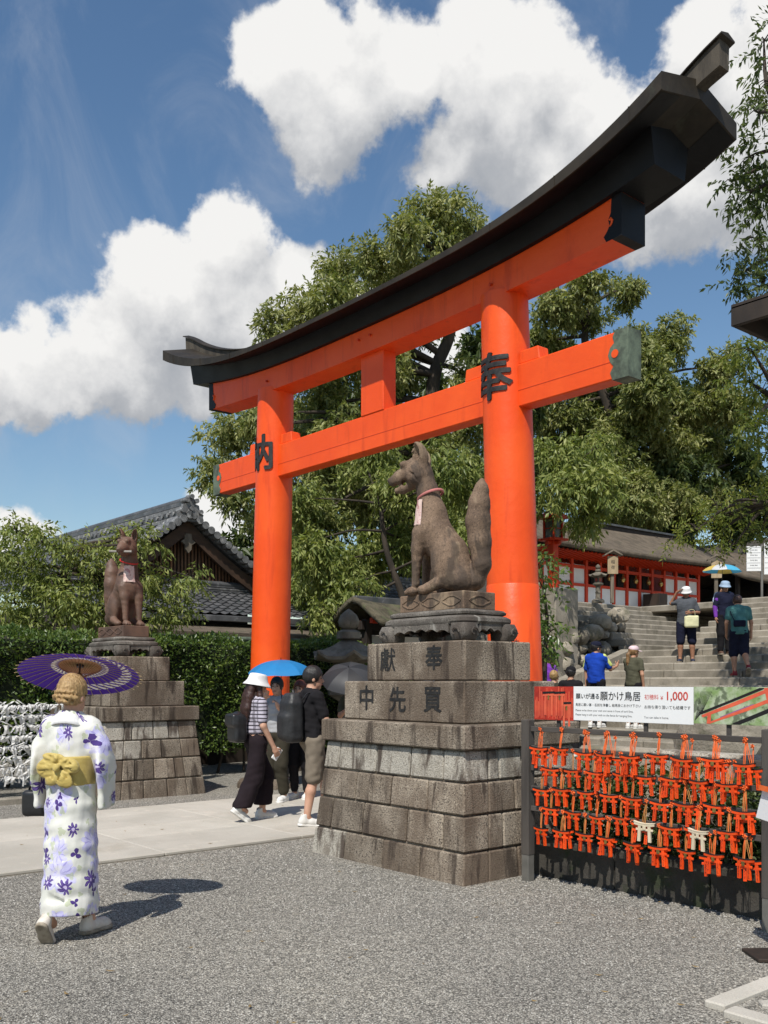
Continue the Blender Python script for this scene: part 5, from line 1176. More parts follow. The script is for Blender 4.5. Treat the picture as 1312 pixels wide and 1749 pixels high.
tree('cherry_tree', 'cherry tree with layered light boughs over the hedge at the left', [(28, 905, 38), (80, 925, 36), (10, 960, 46), (140, 942, 38), (205, 925, 30), (85, 985, 46), (25, 1030, 46), (120, 1030, 46), (170, 990, 42), (240, 905, 20), (262, 925, 18), (180, 1045, 36), (60, 1065, 30), (245, 985, 30), (285, 995, 30), (300, 1035, 28), (325, 985, 18), (262, 1045, 24)], 16.2, [(110, 1300), (105, 1150), (100, 1050), (110, 980), (120, 940)], mat='leaf_bright', seed=19, dens=4.0, L=.10, W=.019, spread=.35, r_tr=.12, droop=.6, squash=.55)
# woodland behind everything
for k, (cl, d, tr, lab) in enumerate((
    ([(1080, 880, 60), (1160, 890, 60), (1240, 880, 60), (1300, 850, 70), (1180, 820, 60), (1260, 790, 50)], 44, [(1180, 1050), (1180, 900), (1190, 820)], 'dark tree standing behind the shrine roof ridge'),
    ([(840, 600, 60), (880, 700, 70), (850, 800, 80), (830, 900, 80), (880, 640, 50)], 38, [(850, 1050), (855, 900), (860, 650)], 'dark tree seen beside the right pillar deep behind the gate'),
    ([(440, 950, 60), (520, 960, 70), (600, 980, 70), (700, 1000, 70), (560, 1060, 60), (660, 1060, 60), (780, 1000, 60)], 34, [(580, 1130), (580, 1000), (570, 940)], 'dark thicket tree low behind the left pillar'),
    ([(480, 720, 50), (560, 640, 50), (640, 700, 60), (720, 760, 60), (600, 820, 70), (500, 860, 50), (690, 880, 70), (780, 860, 60), (735, 650, 26), (580, 740, 60)], 33, [(620, 1120), (620, 950), (600, 760)], 'dark tree filling the opening between the gate pillars'),
    ([(960, 620, 45), (1060, 660, 60), (1160, 700, 60), (1000, 740, 60), (1100, 800, 60), (1220, 730, 50), (1010, 830, 60), (1180, 780, 60)], 52, [(1080, 1050), (1080, 900), (1080, 760)], 'dark tree deep behind the broad evergreen at the right'))):
    tree('background_tree', lab, cl, d, tr, mat='leaf_dark', seed=30+k, dens=.75, L=.34, W=.07, spread=2, twigs=2, group='dark trees of the wooded slope')
def hedge():
    T = thing('hedge', 'tall clipped evergreen hedge behind the far pedestal', 'hedge', (-14.75, 6.4, 0)); rng = np.random.default_rng(5)
    y0, y1, hx, zt, zb = -5.2, 6.4, .42, 2.28, .38
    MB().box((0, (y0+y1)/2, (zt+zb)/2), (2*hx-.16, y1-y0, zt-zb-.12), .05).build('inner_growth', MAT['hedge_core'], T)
    def face(n, fn, nrm):
        u, v = rng.uniform(0, 1, n), rng.uniform(0, 1, n); p = fn(u, v)
        bulge = .07*np.sin(p[:, 1]*2.3+p[:, 2]*1.7)+.05*np.sin(p[:, 1]*5.1-p[:, 2]*4.2); p = p+np.array(nrm)*(bulge[:, None]+rng.uniform(-.10, .05, (n, 1)))
        dv = np.array(nrm)*.7+rng.normal(size=(n, 3))*.7+np.array([0, 0, .25]); return leaves(p, dv, .075, .019, rng)
    P = [face(26000, lambda u, v: np.stack([np.full_like(u, hx), y0+(y1-y0)*u, zb+(zt-zb)*v], -1), (1, 0, 0)),
         face(9000, lambda u, v: np.stack([-hx+2*hx*u, y0+(y1-y0)*v, np.full_like(u, zt)], -1), (0, 0, 1)),
         face(1500, lambda u, v: np.stack([-hx+2*hx*u, np.full_like(u, y0), zb+(zt-zb)*v], -1), (0, -1, 0))]
    V = np.concatenate([p[0] for p in P]); n = 0; Q = []
    for p in P: Q.append(p[1]+n); n += len(p[0])
    np_obj('foliage', V, np.concatenate(Q), MAT['leaf_hedge'], T)
    rr = random.Random(2)
    for k in range(26):
        y = y0+.2+(y1-y0-.4)*k/25; m = MB(); m.tube([(rr.uniform(-.1, .2), y, 0), (rr.uniform(0, .2), y+.05, .3), (rr.uniform(-.1, .2), y, .6)], [.03, .025, .02], 6); m.build('stem', MAT['bark'], T)
hedge()
def shrubs(name, label, pts, mat, L, W, n, seed, group=None):
    rng = np.random.default_rng(seed); T = thing(name, label, 'shrub', tuple(pts[0][0][:2])+(0,), group=group); f = np.array([*pts[0][0][:2], 0]); VV = []; QQ = []; nv = 0
    for c, r in pts:
        V, Q, p = clump_leaves(np.array(c)-f, np.array(r), n, 8, L, W, rng, .1, .14); VV.append(V); QQ.append(Q+nv); nv += len(V)
    np_obj('foliage', np.concatenate(VV), np.concatenate(QQ), MAT[mat], T); m = MB()
    for c, r in pts:
        for k in range(3): b = np.array(c)-f; m.tube([(b[0]+.05*k, b[1], 0), (b[0]+.03*k, b[1]+.04, b[2]*.6), (b[0], b[1]+.1*k-.1, b[2]+r[2]*.4)], [.015, .011, .006], 5)
    m.build('stems', MAT['bark'], T)
for k in range(5):
    shrubs('planter_shrub', 'dark clipped shrub behind the plaque rack, %s from the left' % ORD[k], [((-5.0+k*.52, 6.55+.05*(k % 2), .56), (.34, .28, .34))], 'leaf_dark', .055, .014, 330, 60+k, 'shrubs in the planter')
shrubs('ground_shrub', 'sunlit low green shrub beyond the planter at the right', [((-3.6, 8.0, .62), (.6, .3, .22)), ((-2.9, 7.9, .62), (.5, .3, .22))], 'leaf_maple', .06, .015, 230, 71)
shrubs('ground_shrub', 'rounded shrub under the roofed gate left of the stone lantern', [((-14.2, 9.9, 1.0), (.45, .5, .75)), ((-14.0, 11.4, .9), (.5, .5, .7))], 'leaf_dark', .08, .02, 420, 72)
# ---------------------------------------------------------------- people, umbrellas, bags
for n_, a, b in (('skin_light', (.58, .34, .235), (.50, .27, .18)), ('skin_mid', (.46, .25, .16), (.38, .195, .12)), ('skin_tan', (.33, .165, .10), (.27, .13, .078))):
    pmat(n_, a, b, scale=7, rough=.5, spec=.4, coord='obj')
def cloth(name, c, c2=None, bump=.25, rough=.95, **k): pmat(name, c, c2 or tuple(x*.82 for x in c), scale=7, rough=rough, bump=bump, bscale=16, bdist=.012, coord='obj', spec=.15, **k)
cloth('cloth_black', (.016, .015, .017)); cloth('cloth_plum', (.020, .014, .017)); cloth('cloth_grey', (.40, .40, .41)); cloth('cloth_khaki', (.21, .175, .135)); cloth('cloth_olive', (.085, .083, .055)); cloth('cloth_dkolive', (.045, .04, .028))
cloth('cloth_blue', (.012, .055, .38)); cloth('cloth_lime', (.62, .70, .22)); cloth('cloth_purple', (.17, .045, .34)); cloth('cloth_navy', (.014, .016, .035)); cloth('cloth_teal', (.075, .20, .20)); cloth('cloth_slate', (.085, .092, .105))
cloth('cloth_white', (.78, .77, .76)); cloth('cloth_cream', (.70, .68, .42)); cloth('cloth_pink', (.72, .55, .58)); cloth('cloth_ltblue', (.34, .45, .60)); cloth('cloth_paleblue', (.45, .52, .66)); cloth('cloth_brown', (.05, .03, .028))
pmat('leather', (.012, .012, .013), (.02, .02, .021), scale=12, rough=.38, spec=.5, bump=.2, bscale=40, bdist=.004, coord='obj'); pmat('nylon', (.020, .020, .021), (.030, .030, .031), scale=9, rough=.5, bump=.5, bscale=9, bdist=.02, coord='obj')
def hairmat(name, a, b): pmat(name, a, b, scale=14, stretch=(6, 6, .6), rough=.42, spec=.5, bump=.7, bscale=45, bdist=.006, coord='obj')
hairmat('hair_black', (.010, .009, .009), (.022, .018, .016)); hairmat('hair_brown', (.060, .026, .018), (.030, .013, .010)); hairmat('hair_blond', (.46, .30, .13), (.28, .165, .065)); hairmat('hair_ginger', (.13, .035, .018), (.08, .022, .012)); hairmat('hair_honey', (.26, .145, .06), (.16, .085, .035))
pmat('shoe_white', (.74, .73, .70), (.62, .60, .56), scale=8, rough=.6, coord='obj'); pmat('sole', (.36, .31, .24), (.22, .18, .13), scale=14, rough=.8, coord='obj'); pmat('shoe_red', (.22, .015, .02), rough=.6); pmat('shoe_navy', (.03, .035, .06), rough=.6); pmat('shoe_brown', (.11, .06, .04), rough=.7)
pmat('dark_eye', (.015, .012, .012), rough=.3); pmat('lip', (.36, .12, .10), rough=.5); pmat('obi', (.52, .40, .12), (.42, .31, .08), scale=10, rough=.62, bump=.35, bscale=22, bdist=.008, coord='obj', sheen=.2); pmat('bamboo', (.52, .38, .20), (.40, .28, .14), scale=20, rough=.6)
pmat('metal_rod', (.05, .05, .055), rough=.35, metal=.7)
def stripes():
    m = bpy.data.materials.new('cloth_stripe'); m.use_nodes = True; t = NT(m.node_tree); b = t.n['Principled BSDF']; P = t.new('ShaderNodeTexCoord').outputs['Object']
    w = t.new('ShaderNodeTexWave', wave_type='BANDS', bands_direction='Z'); t.put(w.inputs[0], P); w.inputs['Scale'].default_value = 7.5; w.inputs['Distortion'].default_value = .6
    w2 = t.new('ShaderNodeTexWave', wave_type='BANDS', bands_direction='X'); t.put(w2.inputs[0], P); w2.inputs['Scale'].default_value = 4.2
    t.put(b.inputs['Base Color'], t.mix(t.math('MAXIMUM', t.sstep(w.outputs[1], .72, .8), t.math('MULTIPLY', t.sstep(w2.outputs[1], .8, .86), .6)), (.46, .43, .50, 1), (.035, .03, .04, 1))); b.inputs['Roughness'].default_value = .85; MAT['cloth_stripe'] = m
stripes()
def kimono_mat():
    m = bpy.data.materials.new('kimono'); m.use_nodes = True; t = NT(m.node_tree); b = t.n['Principled BSDF']; P = t.new('ShaderNodeTexCoord').outputs['Object']
    sp = t.new('ShaderNodeSeparateXYZ'); t.put(sp.inputs[0], P); an = t.math('ARCTAN2', sp.outputs[0], t.math('MULTIPLY', sp.outputs[1], -1))
    cb = t.new('ShaderNodeCombineXYZ'); t.put(cb.inputs[0], t.math('MULTIPLY', an, .20)); t.put(cb.inputs[1], sp.outputs[2]); U = cb.outputs[0]
    U = t.vec('ADD', U, t.vec('SCALE', t.vec('SUBTRACT', t.noise(P, 9, 3, col=True), (.5, .5, .5)), sc=.075))
    def flowers(scale, off, rad, pet, share, sharp=.35):
        v = t.new('ShaderNodeTexVoronoi', voronoi_dimensions='2D', feature='F1'); Uo = t.vec('ADD', U, off); t.put(v.inputs['Vector'], Uo); v.inputs['Scale'].default_value = scale; v.inputs['Randomness'].default_value = .8
        d = t.vec('SUBTRACT', Uo, v.outputs['Position']); s_ = t.new('ShaderNodeSeparateXYZ'); t.put(s_.inputs[0], d)
        a = t.math('ARCTAN2', s_.outputs[1], s_.outputs[0]); r = t.vec('LENGTH', d); sc = t.new('ShaderNodeSeparateColor'); t.put(sc.inputs[0], v.outputs['Color'])
        a = t.math('ADD', a, t.math('MULTIPLY', sc.outputs[2], 6))
        lim = t.math('MULTIPLY', t.math('MULTIPLY_ADD', t.math('ABSOLUTE', t.math('COSINE', t.math('MULTIPLY', a, pet/2))), sharp, 1-sharp), t.math('MULTIPLY_ADD', sc.outputs[1], rad*.6, rad*.7))
        return t.math('MULTIPLY', t.sstep(t.math('SUBTRACT', lim, r), 0, .003), t.math('GREATER_THAN', sc.outputs[0], 1-share)), r, t.math('ABSOLUTE', t.math('COSINE', t.math('MULTIPLY', a, pet/2)))
    col = t.mix(t.sstep(t.noise(P, 6, 3), .4, .6), (.70, .69, .64, 1), (.63, .63, .57, 1))
    f1, r1, c1 = flowers(4.6, (.3, .1, 0), .12, 11, .75, .25); lav = t.mix(t.sstep(c1, .1, .6), (.30, .27, .60, 1), (.52, .50, .78, 1)); col = t.mix(t.math('MULTIPLY', f1, t.sstep(t.noise(P, 14, 4), .35, .58, .1, .95)), col, lav)
    g1, r2, c2 = flowers(15, (.1, .7, 0), .026, 3, .34, .5); col = t.mix(t.math('MULTIPLY', g1, .7), col, (.42, .47, .29, 1))
    f2, r3, c3 = flowers(5.6, (.03, .055, 0), .054, 8, .55, .62); pc = t.mix(t.sstep(r3, .008, .014), (.60, .52, .75, 1), (.055, .022, .19, 1)); pc = t.mix(t.math('MULTIPLY', t.sstep(c3, .90, .98), .35), pc, (.26, .18, .48, 1)); col = t.mix(f2, col, pc)
    f4, r5, c5 = flowers(7.5, (.63, .33, 0), .034, 3, .34, .8); col = t.mix(f4, col, (.055, .025, .18, 1))
    t.put(b.inputs['Base Color'], col); b.inputs['Roughness'].default_value = .8; b.inputs['Sheen Weight'].default_value = .15
    bn = t.new('ShaderNodeBump'); bn.inputs['Strength'].default_value = .4; bn.inputs['Distance'].default_value = .02; t.put(bn.inputs['Height'], t.noise(t.vec('MULTIPLY', P, (1, 1, .45)), 9, 4)); t.put(b.inputs['Normal'], bn.outputs[0]); MAT['kimono'] = m
kimono_mat()
def parasol_mat():
    m = bpy.data.materials.new('parasol_paper'); m.use_nodes = True; t = NT(m.node_tree); b = t.n['Principled BSDF']; P = t.new('ShaderNodeTexCoord').outputs['Object']
    sp = t.new('ShaderNodeSeparateXYZ'); t.put(sp.inputs[0], P); r = t.math('POWER', t.math('ADD', t.math('POWER', sp.outputs[0], 2), t.math('POWER', sp.outputs[1], 2)), .5)
    an = t.math('ARCTAN2', sp.outputs[1], sp.outputs[0]); rp = t.math('DIVIDE', r, .39)
    pur = (.060, .016, .25, 1); wht = (.72, .66, .58, 1); brn = (.36, .17, .085, 1)
    # leaf-like strokes in the pale rings
    sw = t.math('SINE', t.math('ADD', t.math('MULTIPLY', an, 36), t.math('MULTIPLY', rp, 60)))
    def ring(a, c): return t.math('MULTIPLY', t.sstep(rp, a-.012, a+.012), t.sstep(rp, c-.012, c+.012, 1, 0))
    col = t.mix(t.sstep(rp, .345, .36), brn, pur)
    col = t.mix(t.math('MULTIPLY', ring(.37, .46), t.sstep(sw, -.5, -.1)), col, wht)
    lft = t.sstep(t.math('MULTIPLY', t.math('COSINE', t.math('SUBTRACT', an, 3.6)), 1.0), -.2, .2)
    col = t.mix(t.math('MULTIPLY', t.math('MULTIPLY', ring(.70, .86), t.sstep(sw, -.35, .0)), lft), col, wht)
    col = t.mix(t.math('MULTIPLY', ring(.455, .47), 1), col, wht)
    t.put(b.inputs['Base Color'], col); b.inputs['Roughness'].default_value = .6
    tr = t.new('ShaderNodeBsdfTranslucent'); t.put(tr.inputs[0], col); ms = t.new('ShaderNodeMixShader'); ms.inputs[0].default_value = .35; t.l.new(b.outputs[0], ms.inputs[1]); t.l.new(tr.outputs[0], ms.inputs[2]); t.l.new(ms.outputs[0], t.n['Material Output'].inputs[0]); MAT['parasol_paper'] = m
parasol_mat()

for n_, c in (('umb_blue', (.025, .24, .56)), ('umb_dark', (.035, .035, .038)), ('umb_grey', (.06, .06, .064)), ('umb_sky', (.10, .48, .72)), ('umb_yellow', (.78, .56, .13)), ('umb_white', (.66, .68, .70))):
    pmat(n_, c, tuple(x*.9 for x in c), scale=4, rough=.5, coord='obj', trans=.25)
def rotm(yaw, pitch=0, roll=0): return Matrix.Rotation(R(-yaw), 3, 'Z') @ Matrix.Rotation(R(pitch), 3, 'X') @ Matrix.Rotation(R(roll), 3, 'Y')
J0 = dict(pelvis=(0, 0, .93), waist=(0, .0, 1.07), chest=(0, .005, 1.26), neck=(0, -.012, 1.435), head=(0, .018, 1.58),
          hipL=(-.088, 0, .90), hipR=(.088, 0, .90), kneeL=(-.095, .025, .49), kneeR=(.095, .025, .49), ankL=(-.095, -.02, .095), ankR=(.095, -.02, .095),
          shL=(-.17, -.008, 1.385), shR=(.17, -.008, 1.385), elL=(-.215, -.03, 1.12), elR=(.215, -.03, 1.12), wrL=(-.22, .04, .89), wrR=(.22, .04, .89))
def hand(s, wr, d, nrm, side, k=1.0, curl=.5):
    """palm, four unequal bent fingers and a thumb leaving the side of the palm"""
    wr, d, nrm = Vector(wr), Vector(d).normalized(), Vector(nrm).normalized(); lat = d.cross(nrm).normalized()*side
    s.chain([wr, wr+d*.05*k], [.024*k, .030*k], .015)
    for q in (-1, 0, 1): s.cap(wr+d*.03*k+lat*q*.022*k, wr+d*.085*k+lat*q*.024*k, .0155*k, .0135*k, .012)
    for i, (off, L) in enumerate(((.031, .062), (.0105, .075), (-.0105, .072), (-.031, .055))):
        a = wr+d*.088*k+lat*off*k; m_ = a+(d*math.cos(curl*.7)+nrm*math.sin(curl*.7))*L*.52*k; e = m_+(d*math.cos(curl*1.9)+nrm*math.sin(curl*1.9))*L*.5*k
        s.chain([a, m_, e], [.0098*k, .0092*k, .0080*k], .004)
    a = wr+d*.03*k+lat*.03*k; m_ = a+(d*.6+lat*.75+nrm*.3).normalized()*.042*k; e = m_+(d*.85+lat*.25+nrm*.5).normalized()*.034*k; s.chain([a, m_, e], [.0125*k, .0108*k, .0088*k], .006)
_shoe = {}
def shoe_mesh(kind):
    if kind in _shoe: return _shoe[kind]
    s = SDF((-.07, -.11, -.01), (.07, .22, .15), .0075)
    s.chain([(0, -.045, .045), (0, .05, .045), (0, .13, .036), (0, .17, .030)], [.040, .040, .040, .030], .03); s.chain([(0, -.035, .05), (0, -.03, .115)], [.042, .040], .03)
    s.ell((0, -.03, .125), (.030, .036, .05), k=.01, sub=True); s.cut((0, 0, .022), (0, 0, -1)); up = s.mesh()
    s = SDF((-.07, -.11, -.02), (.07, .24, .06), .0075); s.chain([(0, -.05, .012), (0, .05, .012), (0, .14, .012), (0, .17, .014)], [.045, .042, .047, .036], .03); s.cut((0, 0, .026), (0, 0, 1)); s.cut((0, 0, -.0), (0, 0, -1)); so = s.mesh()
    _shoe[kind] = (up, so); return _shoe[kind]
def put_shoe(T, ank, yaw, pitch, mat, k=1.0):
    (uv, uq), (sv, sq) = shoe_mesh('s'); Mx = np.array(rotm(yaw, pitch)); o = np.array(ank)-np.array([0, 0, .095])
    def tf(v): return ((v*k-np.array([0, -.02, .09]))@Mx.T)+np.array([0, -.02, .09])+o
    sh = np_obj('shoe', tf(uv), uq, MAT[mat], T, True); np_obj('sole', tf(sv), sq, MAT['sole'] if mat != 'shoe_white' else MAT['shoe_white'], sh, True); return sh
def person(label, loc, yaw, h=1.70, skin='skin_mid', vox=.011, pose={}, top=None, legs=None, hair=None, shoes='shoe_white', headyaw=0, headpitch=0, hat=None, wide=1.0, face=True, grip={}, group='visitors', foot={}):
    """facing +y; yaw is turned clockwise from walking straight away"""
    k = h/1.70; J = {**J0, **pose}; J = {a: tuple(np.array(v)*k) for a, v in J.items()}
    T = thing('person', label, 'person', tuple(loc), R(50-yaw), group); rg = random.Random(int(loc[0]*1000))
    P = np.array(list(J.values())); lo = P.min(0)-.22*k; hi = P.max(0)+.22*k; lo[2] = -.02
    Jv = {a: Vector(v) for a, v in J.items()}; w = wide
    Hm = rotm(headyaw, headpitch); Hc = Jv['head']
    def Hp(x, y, z): return tuple(Hc+Hm @ (Vector((x, y, z))*k))
    HR = np.array(Hm)
    def torso(s, e=0.0, kk=.05, up=True):
        s.ell(J['pelvis'], (.150*k*w+e, .105*k*w+e, .12*k+e), k=kk); s.ell(J['waist'], (.130*k*w+e, .092*k*w+e, .13*k+e), k=kk); s.ell(J['chest'], (.150*k*w+e, .108*k*w+e, .17*k+e), k=kk)
        s.chain([Jv['pelvis'], Jv['waist'], Jv['chest']], [.095*k*w+e]*3, kk)
        s.cap(Jv['shL'].lerp(Jv['shR'], .12), Jv['shL'].lerp(Jv['shR'], .88), .060*k+e, .060*k+e, kk)
        s.cap(Jv['chest'], Jv['neck'], .085*k+e, .055*k+e, kk)
    # ---- body, one skin
    s = SDF(lo, hi, vox); torso(s)
    for q, sd in (('L', -1), ('R', 1)):
        s.chain([Jv['hip'+q], Jv['knee'+q]], [.082*k, .054*k], .04); ca = Jv['knee'+q].lerp(Jv['ank'+q], .3)+Vector((0, -.012*k, 0)); s.chain([Jv['knee'+q], ca, Jv['ank'+q]], [.052*k, .055*k*w, .036*k], .02)
        s.chain([Jv['sh'+q], Jv['el'+q]], [.050*k, .038*k], .03); s.chain([Jv['el'+q], Jv['wr'+q]], [.038*k, .026*k], .02)
        g_ = grip.get(q, {}); d = Vector(g_.get('d', Jv['wr'+q]-Jv['el'+q])); hand(s, Jv['wr'+q], d, g_.get('n', (-sd, .15, 0)), g_.get('s', sd)*1.0, k, g_.get('curl', .5))
        s.cap(Jv['ank'+q], Jv['ank'+q]+Vector((0, .06*k, -.05*k)), .034*k, .03*k, .02)
    s.cap(Jv['neck'], Hp(0, -.02, -.03), .052*k, .048*k, .03)
    s.ell(Hp(0, -.008, .03), (.076*k, .096*k, .098*k), HR, k=.02); s.ell(Hp(0, .03, -.05), (.055*k, .062*k, .066*k), HR, k=.03)
    s.chain([Hp(0, .088, .012), Hp(0, .105, -.022)], [.009*k, .014*k], .012); s.ell(Hp(0, .062, -.095), (.024*k, .02*k, .018*k), HR, k=.02)
    for sd in (-1, 1):
        s.ell(Hp(sd*.079, -.006, -.008), (.012*k, .021*k, .031*k), HR, k=.008); s.ell(Hp(sd*.033, .098, .012), (.017*k, .016*k, .012*k), HR, k=.01, sub=True)
    s.build('body', MAT[skin], T)
    if face:
        for sd in (-1, 1):
            e = MB(); e.lathe([(.001, -.0075), (.012, -.004), (.0135, 0), (.012, .004), (.001, .0075)], 8); e.build('eye', MAT['dark_eye'], T, Hp(sd*.033, .0845, .012), (R(20), 0, 0), smooth=60)
            e = MB(); e.tube([Hp(sd*.016, .094, .034), Hp(sd*.034, .092, .040), Hp(sd*.052, .080, .034)], .0045*k, 5); e.build('eyebrow', MAT['hair_black'], T)
        e = MB(); e.tube([Hp(-.022, .088, -.055), Hp(0, .098, -.056), Hp(.022, .088, -.055)], [.003*k, .0065*k, .003*k], 6); e.build('mouth', MAT['lip'], T)
    # ---- clothes
    if top:
        sl_, hem = top.get('sleeve', .6), top.get('hem', .90)
        s = SDF(lo, hi, vox); torso(s, .014+top.get('loose', 0))
        for q in 'LR':
            if sl_ > 0: s.chain([Jv['sh'+q], Jv['sh'+q].lerp(Jv['el'+q], min(1, sl_))], [.064*k, .058*k], .03)
            if sl_ > 1: s.chain([Jv['el'+q], Jv['el'+q].lerp(Jv['wr'+q], sl_-1)], [.054*k, .042*k], .02)
        s.noise(.012, 24, int(h*100)); s.noise(.007, 55, 3); s.cut((0, 0, hem*k), (0, top.get('slant', 0), -1)); s.ell(Jv['neck']+Vector((0, .015, .045*k)), (.062*k, .07*k, .05*k), k=.008, sub=True)
        s.build('shirt', MAT[top['mat']], T)
        if top.get('panel'):
            for q in 'LR':
                s = SDF(lo, hi, vox); s.chain([Jv['neck']+Vector((0, 0, -.03)), Jv['sh'+q]+Vector((0, 0, .028)), Jv['sh'+q].lerp(Jv['el'+q], .7)+(Vector((.035, 0, .02)) if q == 'R' else Vector((-.035, 0, .02)))], [.034*k, .052*k, .044*k], .02); s.build('shoulder_panel', MAT[top['panel']], T)
        if top.get('sleeve_mat'):
            for q in 'LR':
                s = SDF(lo, hi, vox); s.chain([Jv['sh'+q].lerp(Jv['el'+q], .3), Jv['el'+q], Jv['el'+q].lerp(Jv['wr'+q], .95)], [.062*k, .055*k, .042*k], .02); s.build('sleeve', MAT[top['sleeve_mat']], T)
    if legs:
        ln = legs.get('len', 1.0); fl = legs.get('flare', 0.0); s = SDF(lo, hi, vox)
        s.ell(J['pelvis'], (.162*k*w, .120*k*w, .125*k), k=.04); s.cap(Jv['pelvis'], Jv['waist'], .105*k*w, .100*k*w, .04); s.ell(J['waist'], (.136*k*w, .1*k*w, .07*k), k=.04)
        for q in 'LR':
            n1 = min(1, ln*2); s.chain([Jv['hip'+q], Jv['hip'+q].lerp(Jv['knee'+q], n1)], [.10*k*w, (.082+fl*.5*n1)*k], .03)
            if ln > .5:
                n2 = (ln-.5)*2; s.chain([Jv['knee'+q], Jv['knee'+q].lerp(Jv['ank'+q], n2)], [(.074+fl*.5)*k, (.056+fl)*k], .03)
        s.noise(.010, 22, int(h*77)); s.noise(.006, 50, 4); s.cut((0, 0, 1.10*k), (0, 0, 1))
        if legs.get('cutz'): s.cut((0, 0, legs['cutz']), (0, 0, -1))
        s.build(legs.get('name', 'trousers'), MAT[legs['mat']], T)
    if hair:
        s = SDF(np.array(Hc)-.5*k, np.array(Hc)+.3*k, min(vox, .010)); e = .016
        s.ell(Hp(0, -.012, .036), ((.076+e)*k, (.096+e)*k, (.098+e)*k), HR, k=.02)
        s.ell(Hp(0, .095, -.055), (.07*k, .085*k, .085*k), HR, k=.015, sub=True); s.cap(Hp(-.05, .11, .0), Hp(.05, .11, .0), .052*k, .052*k, .02, sub=True)
        st_ = hair.get('style', 'short')
        if st_ == 'short': s.cut(Hp(0, -.05, -.055), tuple(Hm @ Vector((0, .25, -1)))); 
        if st_ == 'long':
            for x in (-.055, -.02, .02, .055): s.chain([Hp(x, -.07, .02), Hp(x*1.25, -.10, -.13), Hp(x*1.5, -.115, -.27), Hp(x*1.3, -.12, -hair.get('L', .40))], [.05*k, .048*k, .042*k, .020*k], .02)
            s.chain([Hp(.075, .01, .0), Hp(.085, .02, -.12), Hp(.09, .0, -.30)], [.03*k, .035*k, .015*k], .02); s.chain([Hp(-.075, .01, .0), Hp(-.085, .02, -.12), Hp(-.09, .0, -.30)], [.03*k, .035*k, .015*k], .02)
        if st_ == 'tail': s.chain([Hp(0, -.10, .01), Hp(0, -.145, -.05), Hp(0, -.15, -.20), Hp(0, -.14, -.33)], [.03*k, .038*k, .035*k, .012*k], .01); s.cut(Hp(0, -.05, -.36), (0, 0, -1))
        if st_ == 'bun': s.ell(Hp(0, -.10, .055), (.045*k, .04*k, .045*k), HR, k=.01)
        s.noise(.004, 70, 3); s.build('hair', MAT[hair['mat']], T)
    if shoes:
        for q, sd in (('L', -6), ('R', 6)):
            fy, fp = foot.get(q, (sd, 0)); put_shoe(T, J['ank'+q], fy, fp, shoes, k*1.02)
    if hat:
        m = MB(); ty = hat['type']; HM = Matrix.Translation(Hp(0, -.005, .0)) @ (rotm(headyaw, headpitch+hat.get('tip', 0))).to_4x4()
        if ty == 'bucket': prof = [(.155, .005), (.150, .022), (.108, .062), (.100, .135), (.085, .152), (.001, .156)]; m.lathe([(r_*k, z*k) for r_, z in prof], 24); m.f.pop(-2)
        elif ty == 'floppy': prof = [(.165, .0), (.135, .040), (.112, .060), (.106, .12), (.08, .150), (.001, .156)]; m.lathe([(r_*k, z*k) for r_, z in prof], 24)
        else:
            prof = [(.100, .030), (.104, .06), (.098, .105), (.070, .138), (.001, .148)]; m.lathe([(r_*k, z*k) for r_, z in prof], 24)
            rows = []
            for i in range(5): rows.append([((.088+.012*i)*k*math.sin(a)*1.0*(1-.08*i), (.09+.026*i)*k*math.cos(a), (.052-.006*i-.01*abs(math.sin(a)))*k) for a in [R(-62+124*j/10) for j in range(11)]])
            m.grid(rows); b0 = len(m.v); 
        m.v = [tuple(HM @ Vector((v[0]*.95, v[1]*1.12, v[2]))) for v in m.v]; o = m.build('hat', MAT[hat['mat']], T, smooth=60, fix=True); md = o.modifiers.new('thick', 'SOLIDIFY'); md.thickness = .004
        md2 = o.modifiers.new('soft', 'SUBSURF'); md2.levels = 1; md2.render_levels = 1
    return T, J, Hp, k
def on(px, d, z):
    p = at(px, 0, d); return (p[0], p[1], z)
def attach_world(T, p): return Matrix.Translation(T.location) @ Matrix.Rotation(T.rotation_euler.z, 4, 'Z') @ Vector(p)
def umbrella(label, centre, radius, depth, mats, axis, shaft, group=None, n=8):
    """eight-panel umbrella; centre = top of canopy, axis = up direction of its shaft"""
    T = thing('umbrella', label, 'umbrella', tuple(centre), group=group); q = Vector(axis).normalized().to_track_quat('Z', 'Y'); T.rotation_mode = 'QUATERNION'; T.rotation_quaternion = q
    prof = lambda t: (radius*math.sin(t*1.12)/math.sin(1.12), -depth*(1-math.cos(t*1.12))/(1-math.cos(1.12)))
    for k in range(n):
        rows = []
        for i in range(9):
            r_, z = prof(i/8); row = []
            for j in range(5):
                a = 2*math.pi*(k+j/4)/n; sag = 1-.055*math.sin(math.pi*j/4)*(i/8); row.append((r_*sag*math.cos(a), r_*sag*math.sin(a), z-.02*radius*math.sin(math.pi*j/4)*(i/8)))
            rows.append(row)
        m = MB(); m.grid(rows); m.build('canopy_panel', MAT[mats[k % len(mats)]], T, smooth=60)
        a = 2*math.pi*k/n; m = MB(); m.tube([(prof(t)[0]*math.cos(a), prof(t)[0]*math.sin(a), prof(t)[1]-.006) for t in (.02, .25, .5, .75, 1.0, 1.02)], .0022, 4); m.build('rib', MAT['metal_rod'], T)
    m = MB(); m.tube([(0, 0, .03), (0, 0, -shaft*.5), (0, 0, -shaft)], .0055, 6); m.build('shaft', MAT['metal_rod'], T); m = MB(); m.tube([(0, 0, -shaft), (0, 0, -shaft-.05), (0, 0, -shaft-.09)], .013, 8); m.build('handle', MAT['leather'], T)
    return T
